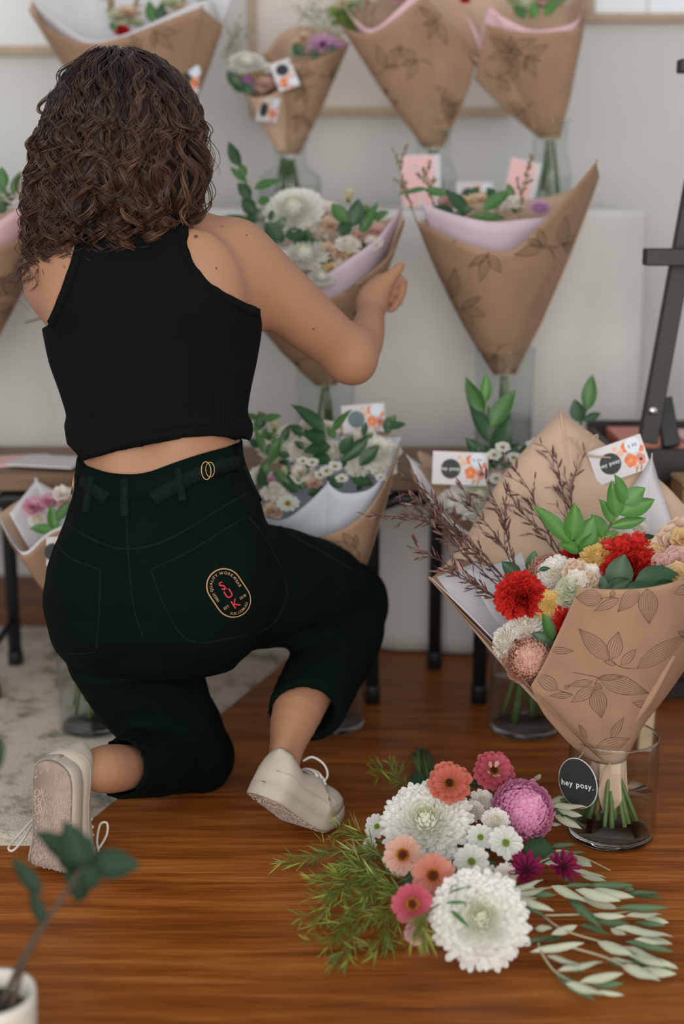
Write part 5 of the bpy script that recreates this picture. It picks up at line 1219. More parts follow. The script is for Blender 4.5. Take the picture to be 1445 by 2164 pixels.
# card pinned to the back sheet with a twine bow
ct = P(1308, 972, 2.205); gift_card(bq, ct, P(1355, 955, 2.2) - P(1262, 988, 2.2), (0, .15, 1), 118 * S(1308, 972, 2.205), 76 * S(1308, 972, 2.205), 'white gift card with a black disc and orange flowers')
bw = P(1232, 960, 2.20)
for L in ([(0, 0), (-14, -28), (4, -48), (10, -30), (0, 0)], [(0, 0), (24, -22), (26, -42), (12, -26), (0, 0)], [(0, 0), (-24, -30), (-34, -36)], [(0, 0), (-4, 22), (-10, 44)], [(0, 0), (24, 4), (56, 6)]):
    V, F = tube([bw + (x * S(1232, 960, 2.26), -.004, -y * S(1232, 960, 2.26)) for x, y in L], .0013, 6, n=22); obj('twine', V, F, M['twine'], bq)
# flowers
D = 1.985
FR = (-.15, -.80, .58)
for kind, px, py, d, r, f, lab in [('carnation', 1103, 1263, 1.965, 62, (-.35, -.8, .5), 'red carnation'), ('carnation', 1330, 1196, 2.0, 72, (.1, -.75, .65), 'red carnation'), ('carnation', 1215, 1182, 2.05, 34, UPC, 'red carnation'), ('carnation', 1200, 1318, 1.93, 42, (.3, -.9, .3), 'red carnation'), ('carnation', 1288, 1206, 1.96, 26, FR, 'red carnation'),
        ('peach_pompon', 1122, 1392, 1.93, 64, (-.3, -.85, .45), None), ('peach_pompon', 1165, 1222, 2.03, 58, UPC, None),
        ('yellow_mum', 1158, 1280, 1.945, 36, (-.1, -.9, .3), None), ('yellow_mum', 1262, 1180, 2.0, 40, UPC, None), ('yellow_mum', 1296, 1160, 2.03, 42, UPC, None), ('yellow_mum', 1268, 1208, 1.98, 26, FR, None), ('yellow_mum', 1372, 1165, 2.04, 30, UPC, None),
        ('small_mum', 1068, 1356, 1.94, 36, (-.7, -.6, .3), None), ('small_mum', 1110, 1326, 1.945, 42, (-.2, -.6, .8), None), ('small_mum', 1178, 1218, 1.99, 46, (-.4, -.8, .5), None), ('small_mum', 1280, 1226, 1.955, 32, FR, None), ('small_mum', 1320, 1142, 2.06, 32, UPC, None), ('small_mum', 1345, 1120, 2.1, 26, UPC, None), ('small_mum', 1275, 1140, 2.08, 30, UPC, None), ('small_mum', 1150, 1310, 1.95, 24, FR, None),
        ('stock_peach', 1215, 1208, 1.965, 30, FR, None), ('stock_peach', 1240, 1232, 1.945, 27, FR, None), ('stock_white', 1218, 1228, 1.945, 28, FR, None), ('stock_white', 1246, 1212, 1.96, 24, FR, None), ('stock_green', 1202, 1245, 1.94, 29, FR, None), ('stock_green', 1196, 1272, 1.935, 22, FR, None), ('stock_white', 1182, 1290, 1.94, 18, FR, None), ('stock_yellow', 1178, 1304, 1.935, 22, FR, None),
        ('stock_peach', 1418, 1150, 2.0, 44, FR, None), ('stock_pink', 1432, 1185, 1.97, 36, FR, None), ('stock_yellow', 1385, 1178, 1.99, 36, FR, None), ('stock_peach', 1440, 1120, 2.03, 32, FR, None), ('stock_yellow', 1440, 1140, 1.99, 30, FR, None), ('stock_yellow', 1430, 1215, 1.94, 30, FR, None), ('stock_pink', 1400, 1195, 1.97, 30, FR, None), ('stock_peach', 1470, 1170, 2.0, 40, FR, None)]:
    hd(bq, kind, px, py, d, r, f, lab)
for b, t, hw, k, d in [((1302, 1246), (1316, 1172), 26, 'dark', 1.925), ((1340, 1230), (1432, 1206), 22, 'dark', 1.925), ((1268, 1246), (1297, 1212), 13, 'dark', 1.925), ((1290, 1248), (1332, 1226), 15, 'dark', 1.915), ((1318, 1246), (1384, 1238), 13, 'dark', 1.912), ((1380, 1240), (1424, 1230), 9, 'dark', 1.915),
        ((1168, 1352), (1150, 1296), 14, 'mid', 1.915), ((1170, 1362), (1126, 1338), 14, 'dark', 1.915), ((1122, 1212), (1128, 1164), 15, 'mid', 2.06), ((1100, 1220), (1060, 1188), 14, 'dark', 2.05), ((1140, 1200), (1150, 1180), 9, 'dark', 2.05), ((1255, 1232), (1236, 1196), 11, 'mid', 1.96), ((1085, 1385), (1105, 1340), 16, 'dark', 1.97), ((1090, 1390), (1075, 1352), 14, 'dark', 1.98), ((1330, 1150), (1395, 1135), 14, 'dark', 2.08), ((1180, 1270), (1190, 1240), 10, 'dark', 1.99), ((1140, 1310), (1165, 1280), 12, 'dark', 1.98), ((1140, 1290), (1120, 1310), 12, 'dark', 1.98)]:
    lfp(bq, k, b, t, d, hw, (0, -.9, .45))
st = stemtube(bq, PP([(1240, 1260, 2.0), (1228, 1180, 2.02), (1216, 1120, 2.04)]), .0022, 'stem', 'leafy_sprig')
for b, t, hw in [((1206, 1148), (1132, 1068), 17), ((1208, 1142), (1217, 1066), 20), ((1220, 1152), (1256, 1096), 23), ((1228, 1172), (1262, 1126), 20), ((1225, 1166), (1182, 1146), 15)]: lfp(st, 'bright', b, t, 2.02, hw, (rnd.uniform(-.4, .4), -.8, .5), 2.01)
st = stemtube(bq, PP([(1258, 1230, 2.0), (1272, 1150, 2.03), (1300, 1090, 2.05), (1322, 1056, 2.06)]), .002, 'stem', 'leafy_sprig')
for b, t, hw in [((1276, 1136), (1254, 1086), 17), ((1296, 1106), (1270, 1054), 13), ((1304, 1094), (1293, 1018), 18), ((1318, 1066), (1304, 1002), 15), ((1320, 1066), (1360, 1028), 19), ((1308, 1088), (1384, 1056), 19), ((1290, 1114), (1366, 1096), 12), ((1278, 1138), (1306, 1122), 9)]: lfp(st, 'bright', b, t, 2.035, hw, (rnd.uniform(-.4, .4), -.8, .5), 2.03)
tipc = (.33, .18, .165)
for L, n, fk in [([(1090, 1275, 2.02), (1000, 1190, 2.06), (900, 1105, 2.09), (790, 1088, 2.10)], 66, .24), ([(1085, 1262, 2.03), (1010, 1170, 2.08), (930, 1075, 2.12), (880, 1010, 2.14)], 80, .22), ([(1095, 1250, 2.03), (1030, 1190, 2.07), (950, 1120, 2.1), (870, 1050, 2.12)], 80, .22), ([(1090, 1285, 2.0), (1010, 1240, 2.02), (930, 1185, 2.04), (876, 1160, 2.05)], 60, .2),
               ([(1088, 1292, 1.99), (1040, 1260, 2.0), (980, 1225, 2.01), (940, 1200, 2.02)], 55, .25), ([(1100, 1250, 2.05), (1080, 1170, 2.09), (1060, 1090, 2.13), (1035, 1040, 2.15)], 60, .3), ([(1105, 1250, 2.05), (1060, 1150, 2.10), (1005, 1080, 2.14), (990, 1060, 2.15)], 50, .3),
               ([(1225, 1230, 2.06), (1205, 1120, 2.12), (1185, 1020, 2.17), (1172, 955, 2.19)], 55, .28), ([(1215, 1220, 2.06), (1150, 1110, 2.12), (1120, 1040, 2.16), (1080, 980, 2.18)], 36, .2), ([(1220, 1225, 2.06), (1212, 1110, 2.13), (1208, 1040, 2.16), (1220, 975, 2.18)], 40, .26), ([(1215, 1215, 2.06), (1160, 1150, 2.1), (1110, 1090, 2.13), (1080, 1065, 2.14)], 40, .3), ([(1092, 1255, 2.04), (1000, 1150, 2.09), (920, 1100, 2.12), (845, 1085, 2.14)], 70, .2)]:
    twig(bq, PP(L), .019, n, .0011, tipc=tipc, name='purple_twig', forks=6, fk=fk, spread=.5)
# ---- right bouquet behind it
wx, wy = Z(1108, 1540, 0)[:2]; wy += .0
vase(wx, wy, 0, .0645, .165, 'clear glass vase with green stems standing behind the front vase', water=.55)
nk3 = np.array((wx + .004, wy, .178))
b3 = thing('wrapped_bouquet', (wx, wy, .02), 'kraft wrapped white bouquet with upright green leaves behind the red bouquet', 'bouquet')
sheet('kraft_sheet', flat([(902, 1000, 2.42), (884, 954, 2.46), (930, 968, 2.50), (1010, 960, 2.52), (1130, 945, 2.52), (1225, 960, 2.48), (1290, 1010, 2.42)]), ringpts(nk3, .022, math.pi, 0), M['kraft_in'], b3, bulge=.01)
sheet('tissue_sheet', flat([(1000, 1020, 2.46), (930, 1005, 2.42), (866, 968, 2.38), (864, 968, 2.375), (905, 1050, 2.33), (1000, 1130, 2.30), (1130, 1150, 2.30), (1240, 1080, 2.34)]), ringpts(nk3, .020, math.pi * .8, math.pi * 1.9), M['tissue'], b3, bulge=.008)
sheet('kraft_sheet', flat([(955, 1000, 2.42), (905, 990, 2.40), (868, 986, 2.37), (905, 1064, 2.322), (1000, 1145, 2.292), (1130, 1165, 2.29), (1260, 1090, 2.33)]), ringpts(nk3, .024, math.pi * .8, math.pi * 1.9), M['kraft'], b3, bulge=.010)
stems_in(b3, nk3 + (0, 0, -.02), wx, wy, 0, .054, 12, .012, .0034, 6, ('stem', 'stem', 'stem_dark'))
V, F = tube(np.vstack([ringpts(nk3 + (0, 0, k * .0022), .0245, 0, 6.2, 20) for k in range(3)]), .0013, 6); obj('twine', V, F, M['twine'], b3)
for kind, px, py, d, r in [('white_mum', 1010, 1058, 2.37, 66), ('white_mum', 1150, 962, 2.42, 48), ('small_mum', 1075, 985, 2.40, 34), ('stock_pink', 1050, 1015, 2.38, 32), ('small_mum', 1110, 1030, 2.37, 36), ('small_mum', 960, 1060, 2.39, 34), ('white_mum', 1110, 975, 2.41, 44), ('stock_green', 1070, 1050, 2.36, 30), ('stock_white', 1000, 1000, 2.40, 32)]: hd(b3, kind, px, py, d, r)
for px, py in ((1048, 1012), (1044, 962), (1062, 946), (1085, 968)): daisy(b3, 'daisy', P(px, py, 2.35), UPC, 18 * S(px, py, 2.35), 'white', 'yellow', ((12, 0, .05, 1.),))
for L, lv in (([(1050, 1060, 2.38), (1035, 960, 2.40), (1032, 860, 2.42)], [((1024, 872), (980, 800), 17, 'mid'), ((1026, 852), (1027, 790), 12, 'bright'), ((1036, 905), (1085, 822), 20, 'mid'), ((1032, 935), (993, 838), 17, 'dark'), ((1040, 965), (1080, 880), 20, 'dark'), ((1036, 985), (985, 925), 15, 'dark'), ((1042, 1010), (1000, 955), 17, 'dark'), ((1045, 1000), (1096, 935), 14, 'dark'), ((1040, 1025), (985, 1000), 14, 'dark'), ((1048, 1030), (1095, 1015), 13, 'dark')]),
              ([(1200, 1010, 2.42), (1225, 900, 2.44), (1246, 850, 2.45)], [((1240, 868), (1250, 792), 16, 'mid'), ((1228, 892), (1212, 845), 15, 'dark'), ((1232, 890), (1270, 872), 8, 'dark')])):
    st = stemtube(b3, PP(L), .0026, 'stem', 'leafy_sprig')
    for b, t, hw, k in lv: lfp(st, k, b, t, L[1][2] - .01, hw, (rnd.uniform(-.5, .5), -.9, .3))
gift_card(b3, P(972, 990, 2.345), (1, .05, -.05), (0, .2, 1), 118 * S(972, 990, 2.345), 70 * S(972, 990, 2.345), 'white gift card with a black disc and orange flowers')

fill(b3, 18, 985, 1130, 960, 1060, 2.39, 39)
fill(bq, 16, 1090, 1260, 1200, 1390, 1.985, 41, ('dark', 'dark', 'mid'), 28)

# ---- posy lying on the floor
fp = thing('loose_posy', Z(960, 1840, 0), 'loose posy of white mums, zinnias and olive leaves lying on the timber floor', 'bouquet')
def zf(px, py, z): return Z(px, py, z)
def sz(px, py, z): q = Z(px, py, z); return S(px, py, q[1])
F5 = (0, -.62, .78)
for kind, px, py, z, r, f in [('white_mum', 903, 1742, .085, 97, (-.15, -.55, .8)), ('white_mum', 1013, 1945, .055, 106, (.05, -.72, .69)), ('pink_pompon', 1101, 1716, .075, 75, (.45, -.55, .7)), ('pink_bloom', 879, 1972, .035, 26, (-.3, -.8, .3)),
        ('small_mum', 1018, 1693, .085, 27, F5), ('small_mum', 1047, 1736, .09, 31, F5), ('small_mum', 1000, 1716, .08, 26, F5), ('small_mum', 1068, 1850, .055, 28, (.3, -.8, .5)), ('small_mum', 782, 1786, .05, 17, (-.5, -.7, .5)), ('small_mum', 1115, 1888, .04, 20, F5), ('small_mum', 840, 1838, .05, 18, F5)]:
    head(fp, kind, zf(px, py, z), f, r * sz(px, py, z))
for px, py, z, r, pet, c, lay, f, lab in [(950, 1657, .140, 50, 'coral', 'zinnia', ((18, 0, .02, 1.03), (15, .17, .32, .85)), (-.1, -.7, .7), 'coral zinnia'), (1043, 1630, .115, 47, 'hotpink', 'zinnia', ((17, 0, -.05, 1.03), (14, .2, .28, .85)), (.1, -.7, .7), 'hot pink zinnia'),
        (852, 1808, .085, 45, 'palepeach', 'zinnia_gold', ((17, 0, .05, 1.05),), (-.25, -.7, .66), 'pale peach zinnia'), (914, 1850, .085, 52, 'salmon', 'zinnia_gold', ((16, 0, .25, 1.05),), (0., -.9, .42), 'salmon zinnia'), (872, 1912, .075, 46, 'hotpink', 'zinnia_gold', ((18, 0, .04, 1.05),), (-.2, -.76, .6), 'deep pink zinnia'),
        (797, 1747, .065, 30, 'white', 'green', ((12, 0, .12, 1.05),), (-.5, -.6, .6), None), (1015, 1770, .088, 33, 'white', 'green', ((12, 0, .05, 1.05),), F5, None), (1068, 1782, .085, 40, 'white', 'green', ((13, 0, .05, 1.05),), (.2, -.65, .7), None), (996, 1821, .08, 40, 'white', 'green', ((13, 0, .0, 1.05),), F5, None), (1032, 1850, .055, 26, 'white', 'green', ((10, 0, -.2, 1.05),), (.1, -.9, .1), None),
        (1111, 1840, .06, 40, 'burgundy', 'dark', ((11, 0, .15, 1.1), (9, .3, .5, .9)), (-.1, -.6, .8), 'burgundy spider flower'), (1190, 1833, .055, 37, 'burgundy', 'dark', ((11, 0, .15, 1.1), (9, .3, .5, .9)), (.3, -.6, .75), 'burgundy spider flower')]:
    daisy(fp, 'zinnia' if lab and 'zinnia' in lab else 'daisy', zf(px, py, z), f, r * sz(px, py, z), pet, c, lay, int(px), 1., lab)
me_i = PT['pale_inner'][0]
for i in range(6):                                            # the pale inner petals of the pink zinnia
    a = i * 1.05 + .4; o = zf(1043, 1630, .123); Mx = frame(o, z=(.1, -.7, .7), s=.030 * 46 * sz(1043, 1630, .12) / .030); R = np.eye(4); R[:3, :3] = np.array([(math.cos(a) * .7, -math.sin(a), -math.cos(a) * .7), (math.sin(a) * .7, math.cos(a), -math.sin(a) * .7), (.7, 0, .7)]) * .5; R[:3, 3] = (math.cos(a) * .2, math.sin(a) * .2, .04)
    ob_ = link('petal', me_i, fp, Mx @ R); ob_['label'] = 'pale inner zinnia petal'
# stems under the heads, tied and pointing away
q = random.Random(3)
for i in range(13):
    a = zf(893 + q.uniform(-22, 14), 1588 + q.uniform(-6, 10), .012 + .018 * q.random()); b = zf(930 + q.uniform(-40, 40), 1740, .03); c = zf(950 + q.uniform(-90, 110), 1840 + q.uniform(-50, 60), .03)
    V, F = tube([a, (a + b) / 2 + (0, 0, .006), b, c], .0032 * q.uniform(.75, 1.2), 7, n=14); obj('flower_stem', V, F, M['stem_dark' if i % 3 else 'stem'], fp)
for b, t, hw, z, k in [((1105, 1795), (1172, 1800), 30, .04, 'dark'), ((868, 1660), (905, 1632), 16, .04, 'dark'), ((1010, 1850), (1050, 1810), 14, .05, 'mid'), ((1040, 1860), (1075, 1830), 10, .05, 'dark'), ((1020, 1660), (990, 1650), 16, .06, 'dark'), ((960, 1800), (985, 1860), 16, .05, 'dark'), ((1060, 1765), (1100, 1790), 16, .05, 'dark'), ((900, 1830), (850, 1870), 18, .04, 'dark'), ((940, 1830), (960, 1870), 18, .045, 'dark'), ((1035, 1720), (1075, 1740), 14, .06, 'dark')]:
    B, T = zf(*b, z), zf(*t, z); leaf(fp, k, B, T, (0, -.5, 1), hw * sz(*t, z) / np.linalg.norm(T - B) / .22)
# feathery yellow green foliage on the left
gc = (.12, .21, .035); gt = (.36, .44, .06)
for L, n in [([(880, 1800, .05), (790, 1800, .05), (700, 1800, .03), (632, 1824, .012)], 110), ([(870, 1820, .05), (790, 1850, .04), (720, 1880, .03), (660, 1960, .012)], 120), ([(870, 1850, .05), (800, 1890, .035), (740, 1940, .02), (690, 2005, .012)], 110), ([(880, 1880, .04), (840, 1920, .03), (815, 1960, .02), (790, 2022, .012)], 95),
              ([(870, 1830, .055), (810, 1810, .055), (760, 1770, .05), (705, 1745, .04)], 80), ([(880, 1680, .06), (855, 1655, .055), (830, 1640, .05), (806, 1625, .045)], 70), ([(860, 1860, .06), (800, 1840, .06), (755, 1835, .05), (715, 1850, .04)], 100), ([(880, 1900, .05), (850, 1890, .05), (800, 1870, .05), (770, 1900, .04)], 90),
              ([(860, 1900, .04), (790, 1930, .03), (740, 1990, .02), (735, 2030, .012)], 80), ([(930, 1910, .075), (900, 1930, .075), (885, 1950, .07), (900, 1970, .06)], 60), ([(860, 1800, .05), (800, 1780, .05), (770, 1830, .045), (700, 1905, .03)], 90)]:
    twig(fp, [zf(*p) for p in L], .026, int(n * 2.1), .0010, (.16, .17, .035), gc, gt, 'feathery_foliage', 9, .50, .038, 'leaf', .30)
for a_, b_ in (((945, 1890, .09), (1000, 1868, .10)), ((940, 1910, .085), (985, 1905, .095)), ((950, 1925, .085), (990, 1955, .085)), ((950, 1880, .09), (985, 1850, .1))):
    leaf(fp, 'mid', zf(*a_), zf(*b_), (0, -.5, 1), .28)
# olive branches on the right
def olive(pts, leaves, seed=0):
    L = [zf(*p) for p in pts]; st = stemtube(fp, L, [.0018, .0010], 'stem', 'olive_branch', 6, 24)
    st.data.materials[0] = M['olive_stem']
    for b, t, hw, k, z in leaves:
        B, T = zf(*b, z), zf(*t, z * rnd.uniform(.8, 1.3)); leaf(st, k, B, T, (rnd.uniform(-.4, .4), -.45, 1), hw * sz(*t, z) / np.linalg.norm(T - B) / .098)
M['olive_stem'] = mat('olive_stem', (.32, .28, .17), .7)
s_, g_ = 'silver', 'olive'
olive([(1065, 1900, .05), (1120, 1885, .05), (1200, 1872, .04), (1330, 1878, .02)], [((1072, 1888), (1148, 1853), 8, s_, .06), ((1075, 1896), (1163, 1868), 10, s_, .065), ((1090, 1896), (1168, 1922), 9, s_, .06), ((1080, 1900), (1155, 1934), 10, g_, .05), ((1100, 1890), (1178, 1890), 8, g_, .05), ((1165, 1872), (1238, 1900), 11, s_, .05), ((1215, 1880), (1310, 1903), 12, s_, .045), ((1245, 1880), (1337, 1894), 11, s_, .04), ((1195, 1874), (1262, 1866), 8, g_, .05), ((1240, 1874), (1342, 1868), 8, g_, .045), ((1320, 1890), (1406, 1894), 9, g_, .02), ((1330, 1888), (1398, 1884), 7, g_, .025), ((1225, 1896), (1306, 1920), 10, s_, .03), ((1190, 1890), (1270, 1955), 12, g_, .04), ((1340, 1880), (1310, 1872), 8, g_, .03)])
olive([(1150, 1935, .035), (1240, 1932, .035), (1300, 1930, .03), (1400, 1915, .015)], [((1300, 1920), (1416, 1916), 8, g_, .03), ((1322, 1936), (1400, 1926), 9, s_, .03), ((1250, 1934), (1322, 1936), 7, s_, .035), ((1360, 1940), (1413, 1950), 9, s_, .018), ((1262, 1948), (1330, 1952), 10, g_, .02), ((1232, 1925), (1268, 1950), 10, g_, .03), ((1300, 1960), (1424, 1972), 12, s_, .03), ((1340, 1950), (1405, 1955), 7, g_, .015), ((1290, 1962), (1320, 1975), 8, s_, .02), ((1355, 1978), (1420, 1995), 8, s_, .015), ((1225, 1955), (1290, 1972), 9, g_, .02)])
olive([(1140, 1930, .035), (1190, 1965, .035), (1270, 1990, .03), (1330, 2005, .02)], [((1165, 1975), (1222, 1955), 9, s_, .035), ((1130, 1962), (1166, 1958), 9, s_, .04), ((1120, 2012), (1236, 1990), 8, s_, .03), ((1108, 1995), (1180, 1972), 8, g_, .035), ((1262, 1990), (1334, 2016), 12, s_, .035), ((1320, 2000), (1405, 2028), 13, s_, .03), ((1330, 2020), (1428, 2040), 10, s_, .02), ((1320, 1990), (1425, 2010), 8, g_, .02), ((1340, 1985), (1418, 1990), 8, s_, .025), ((1310, 2010), (1420, 2052), 10, g_, .01), ((1150, 1990), (1190, 1975), 9, g_, .03)])
olive([(1135, 1985, .03), (1145, 2015, .03), (1172, 2052, .02), (1210, 2075, .015)], [((1155, 2020), (1230, 2035), 10, s_, .03), ((1178, 2052), (1275, 2026), 9, s_, .03), ((1200, 2050), (1240, 2045), 8, g_, .02), ((1225, 2075), (1320, 2056), 9, s_, .025), ((1195, 2078), (1272, 2096), 12, s_, .02), ((1172, 2056), (1254, 2112), 11, g_, .012), ((1250, 2085), (1318, 2078), 9, g_, .012), ((1260, 2095), (1318, 2103), 5, s_, .01), ((1262, 2074), (1300, 2068), 7, g_, .015)])
olive([(1200, 2000, .03), (1275, 2022, .025), (1330, 2045, .02), (1390, 2055, .012)], [((1290, 2025), (1340, 2032), 5, s_, .02), ((1280, 2030), (1330, 2045), 8, g_, .015), ((1312, 2040), (1395, 2066), 13, s_, .02), ((1345, 2050), (1430, 2058), 11, s_, .015), ((1330, 2035), (1425, 2035), 8, g_, .012), ((1375, 2030), (1432, 2046), 7, s_, .012)])
olive([(1120, 1830, .04), (1180, 1808, .04), (1230, 1812, .03), (1290, 1840, .02)], [((1152, 1812), (1240, 1796), 9, g_, .04), ((1165, 1790), (1215, 1782), 8, g_, .04), ((1170, 1800), (1220, 1800), 8, s_, .045), ((1215, 1810), (1246, 1830), 12, s_, .03), ((1210, 1838), (1282, 1850), 8, s_, .025), ((1225, 1848), (1278, 1860), 7, s_, .02), ((1185, 1850), (1212, 1862), 8, g_, .02), ((1140, 1815), (1195, 1835), 8, g_, .03), ((1150, 1825), (1200, 1822), 8, s_, .035)])
olive([(1150, 1720, .06), (1175, 1706, .06), (1200, 1708, .06)], [((1160, 1700), (1200, 1680), 8, s_, .07), ((1165, 1704), (1240, 1700), 9, s_, .07), ((1175, 1695), (1226, 1688), 6, g_, .065), ((1175, 1712), (1232, 1724), 8, s_, .065), ((1170, 1722), (1225, 1748), 8, s_, .06), ((1180, 1722), (1240, 1744), 9, g_, .055), ((1160, 1742), (1186, 1740), 6, s_, .05), ((1130, 1650), (1142, 1632), 6, s_, .11), ((1160, 1710), (1190, 1730), 9, g_, .06)])

# ---- blurred wrapped bouquets behind: a cone of kraft with a liner
def cone(label, nkp, front, right_back, liner=None, back=None, group=None, bottom=.02, bulge=.02, m='kraft', rn=.020, specs=(3, 60), pr=None, seed=1, linerm='tissue'):
    n = PP([nkp])[0]; b = thing('wrapped_bouquet', n - (0, 0, bottom), label, 'bouquet', group)
    o, V, F = sheet('kraft_sheet', PP(front), ringpts(n, rn, math.pi * .98, math.pi * 2.02), M[m], b, nu=70, nv=20, bulge=bulge, seed=seed)
    if right_back: sheet('kraft_sheet', PP(right_back), ringpts(n, rn * .97, math.pi * .98, 0), M['kraft_in'], b, bulge=bulge, seed=seed + 1)
    if liner: sheet('liner_sheet', PP(liner), ringpts(n, rn * .9, math.pi * .97, math.pi * 2.03), M[linerm], b, bulge=bulge * .8, seed=seed + 2, crumple=.002)
    if back: sheet('liner_sheet', PP(back), ringpts(n, rn * .85, math.pi, 0), M[linerm], b, bulge=bulge * .6, seed=seed + 3)
    if pr:
        sp, st = rand_specs(*pr[0], pr[1], pr[2], seed); leaf_print(o, V, F, sp, st, w=.0012, nv=6)
    V, F = tube(np.vstack([ringpts(n + (0, 0, k * .0024), rn * 1.05, 0, 6.2, 20) for k in range(3)]), .0013, 6); obj('twine', V, F, M['twine'], b)
    return b, n
def bottle(n, zb, label, r=.05, h=.15, rn=.021, group=None):
    return vase(n[0], n[1], zb, r, h, label, (rn + .004, h * .52), group=group, n=36)
TZ2, BZ2 = TZ + .0058, BZ

# middle row on the bench
b, n = cone('kraft bouquet with lilac lining on the bench, right of her hand', (1066, 790, 2.61),
   [(880, 468, 2.56), (925, 488, 2.50), (995, 519, 2.46), (1074, 531, 2.45), (1126, 491, 2.46), (1195, 418, 2.50), (1258, 343, 2.55), (1259, 342, 2.55), (1266, 373, 2.60)],
   [(880, 468, 2.57), (940, 452, 2.68), (1040, 430, 2.72), (1160, 415, 2.72), (1266, 374, 2.62)], [(890, 428, 2.56), (950, 450, 2.53), (1030, 468, 2.51), (1100, 464, 2.52), (1165, 455, 2.54), (1215, 430, 2.58)], None, bulge=.028, pr=((930, 1240, 430, 760), 9, 62), seed=4, linerm='lilac')
stems_in(b, n + (0, 0, -.015), n[0], n[1], BZ2, .030, 6, .008, .0028, 9, ('stem_dark', 'stem')); vase(n[0], n[1], BZ2, .055, P(1066, 737, 2.61)[2] - BZ2, 'clear cylinder vase under the lilac lined bouquet on the bench', water=.4, n=36)
for bb_, t_, hw, k in [((905, 400), (838, 408), 8, 'mid'), ((945, 412), (895, 398), 10, 'mid'), ((985, 450), (945, 400), 16, 'dark'), ((1020, 445), (1072, 402), 15, 'mid'), ((990, 458), (1070, 458), 9, 'mid'), ((960, 452), (915, 432), 10, 'dark'), ((1000, 440), (950, 462), 8, 'dark')]: lfp(b, k, bb_, t_, 2.58, hw, (0, -.8, .6))
for L in ([(1095, 470, 2.6), (1105, 400, 2.62), (1118, 345, 2.64)], [(880, 470, 2.62), (858, 400, 2.64), (832, 320, 2.66)], [(920, 450, 2.6), (905, 390, 2.63), (895, 355, 2.64)]): twig(b, PP(L), .010, 60, .0012, (.16, .11, .06), (.26, .20, .12), None, 'seed_spike', 3, .5, .3)
for kind, px, py, r in [('stock_peach', 1010, 425, 24), ('stock_white', 1050, 440, 24), ('stock_yellow', 980, 430, 20), ('lilac_bloom', 1140, 440, 24), ('small_mum', 1085, 430, 22), ('stock_pink', 940, 430, 20)]: hd(b, kind, px, py, 2.62, r)

fill(b, 14, 920, 1160, 420, 460, 2.63, 37)
b, n = cone('kraft bouquet of white mums with pale lilac lining on the bench, touched by her hand', (688, 812, 2.60),
   [(470, 560, 2.56), (520, 640, 2.52), (600, 660, 2.50), (690, 636, 2.495), (760, 592, 2.50), (825, 535, 2.53), (853, 478, 2.58), (853, 460, 2.62)],
   [(470, 560, 2.57), (520, 530, 2.68), (640, 500, 2.71), (760, 480, 2.70), (853, 452, 2.63)], [(480, 540, 2.56), (560, 600, 2.53), (650, 600, 2.515), (740, 545, 2.52), (800, 500, 2.55), (838, 450, 2.59), (852, 440, 2.63)], None, bulge=.026, pr=((540, 800, 560, 780), 6, 60), seed=7, linerm='lilac')
stems_in(b, n + (0, 0, -.015), n[0], n[1], BZ2, .034, 7, .008, .0028, 10, ('stem_dark', 'stem')); vase(n[0], n[1], BZ2, .054, n[2] - BZ2 + .05, 'clear cylinder vase on the bench below her raised forearm', water=.4, n=36)
for kind, px, py, r, d in [('white_mum', 622, 448, 66, 2.60), ('white_mum', 645, 545, 56, 2.555), ('small_mum', 735, 520, 30, 2.555), ('stock_peach', 700, 480, 30, 2.58), ('stock_peach', 690, 530, 24, 2.56), ('stock_yellow', 745, 545, 26, 2.545), ('bud', 737, 418, 24, 2.62), ('greenbud', 772, 452, 24, 2.61), ('bud', 800, 470, 18, 2.6), ('stock_pink', 795, 490, 24, 2.575), ('stock_white', 725, 560, 24, 2.54), ('stock_white', 570, 520, 34, 2.57), ('stock_pink', 760, 500, 20, 2.57), ('white_mum', 560, 460, 44, 2.63), ('stock_white', 690, 450, 30, 2.63), ('stock_white', 660, 500, 36, 2.60), ('stock_peach', 720, 540, 30, 2.55), ('stock_yellow', 700, 575, 26, 2.535), ('white_mum', 680, 590, 34, 2.525), ('stock_white', 790, 515, 24, 2.56), ('stock_white', 610, 560, 40, 2.55)]: hd(b, kind, px, py, d, r, (0, -.35, .94) if 'bud' in kind else UPC)
for bb_, t_, hw, k in [((735, 470), (700, 430), 16, 'mid'), ((745, 480), (760, 420), 16, 'dark'), ((770, 490), (795, 425), 12, 'mid'), ((655, 500), (650, 545), 10, 'dark'), ((720, 500), (740, 460), 14, 'dark'), ((560, 470), (600, 520), 18, 'dark'), ((680, 560), (700, 530), 9, 'dark'), ((600, 500), (650, 490), 14, 'dark'), ((760, 490), (785, 460), 12, 'mid')]: lfp(b, k, bb_, t_, 2.555, hw, (0, -.8, .6))
st = stemtube(b, PP([(560, 520, 2.6), (535, 440, 2.62), (515, 370, 2.63)]), .0026, 'stem', 'leafy_sprig')
for bb_, t_, hw in [((508, 352), (480, 300), 12), ((520, 372), (505, 345), 9), ((518, 385), (486, 352), 7), ((530, 420), (503, 385), 12), ((536, 400), (592, 376), 11), ((540, 450), (510, 420), 14), ((545, 430), (570, 418), 10), ((550, 470), (525, 440), 16), ((540, 470), (472, 456), 8), ((552, 480), (575, 450), 12)]: lfp(st, 'dark' if hw > 11 else 'mid', bb_, t_, 2.61, hw, (rnd.uniform(-.4, .4), -.9, .3))
fill(b, 26, 560, 800, 440, 580, 2.58, 35)
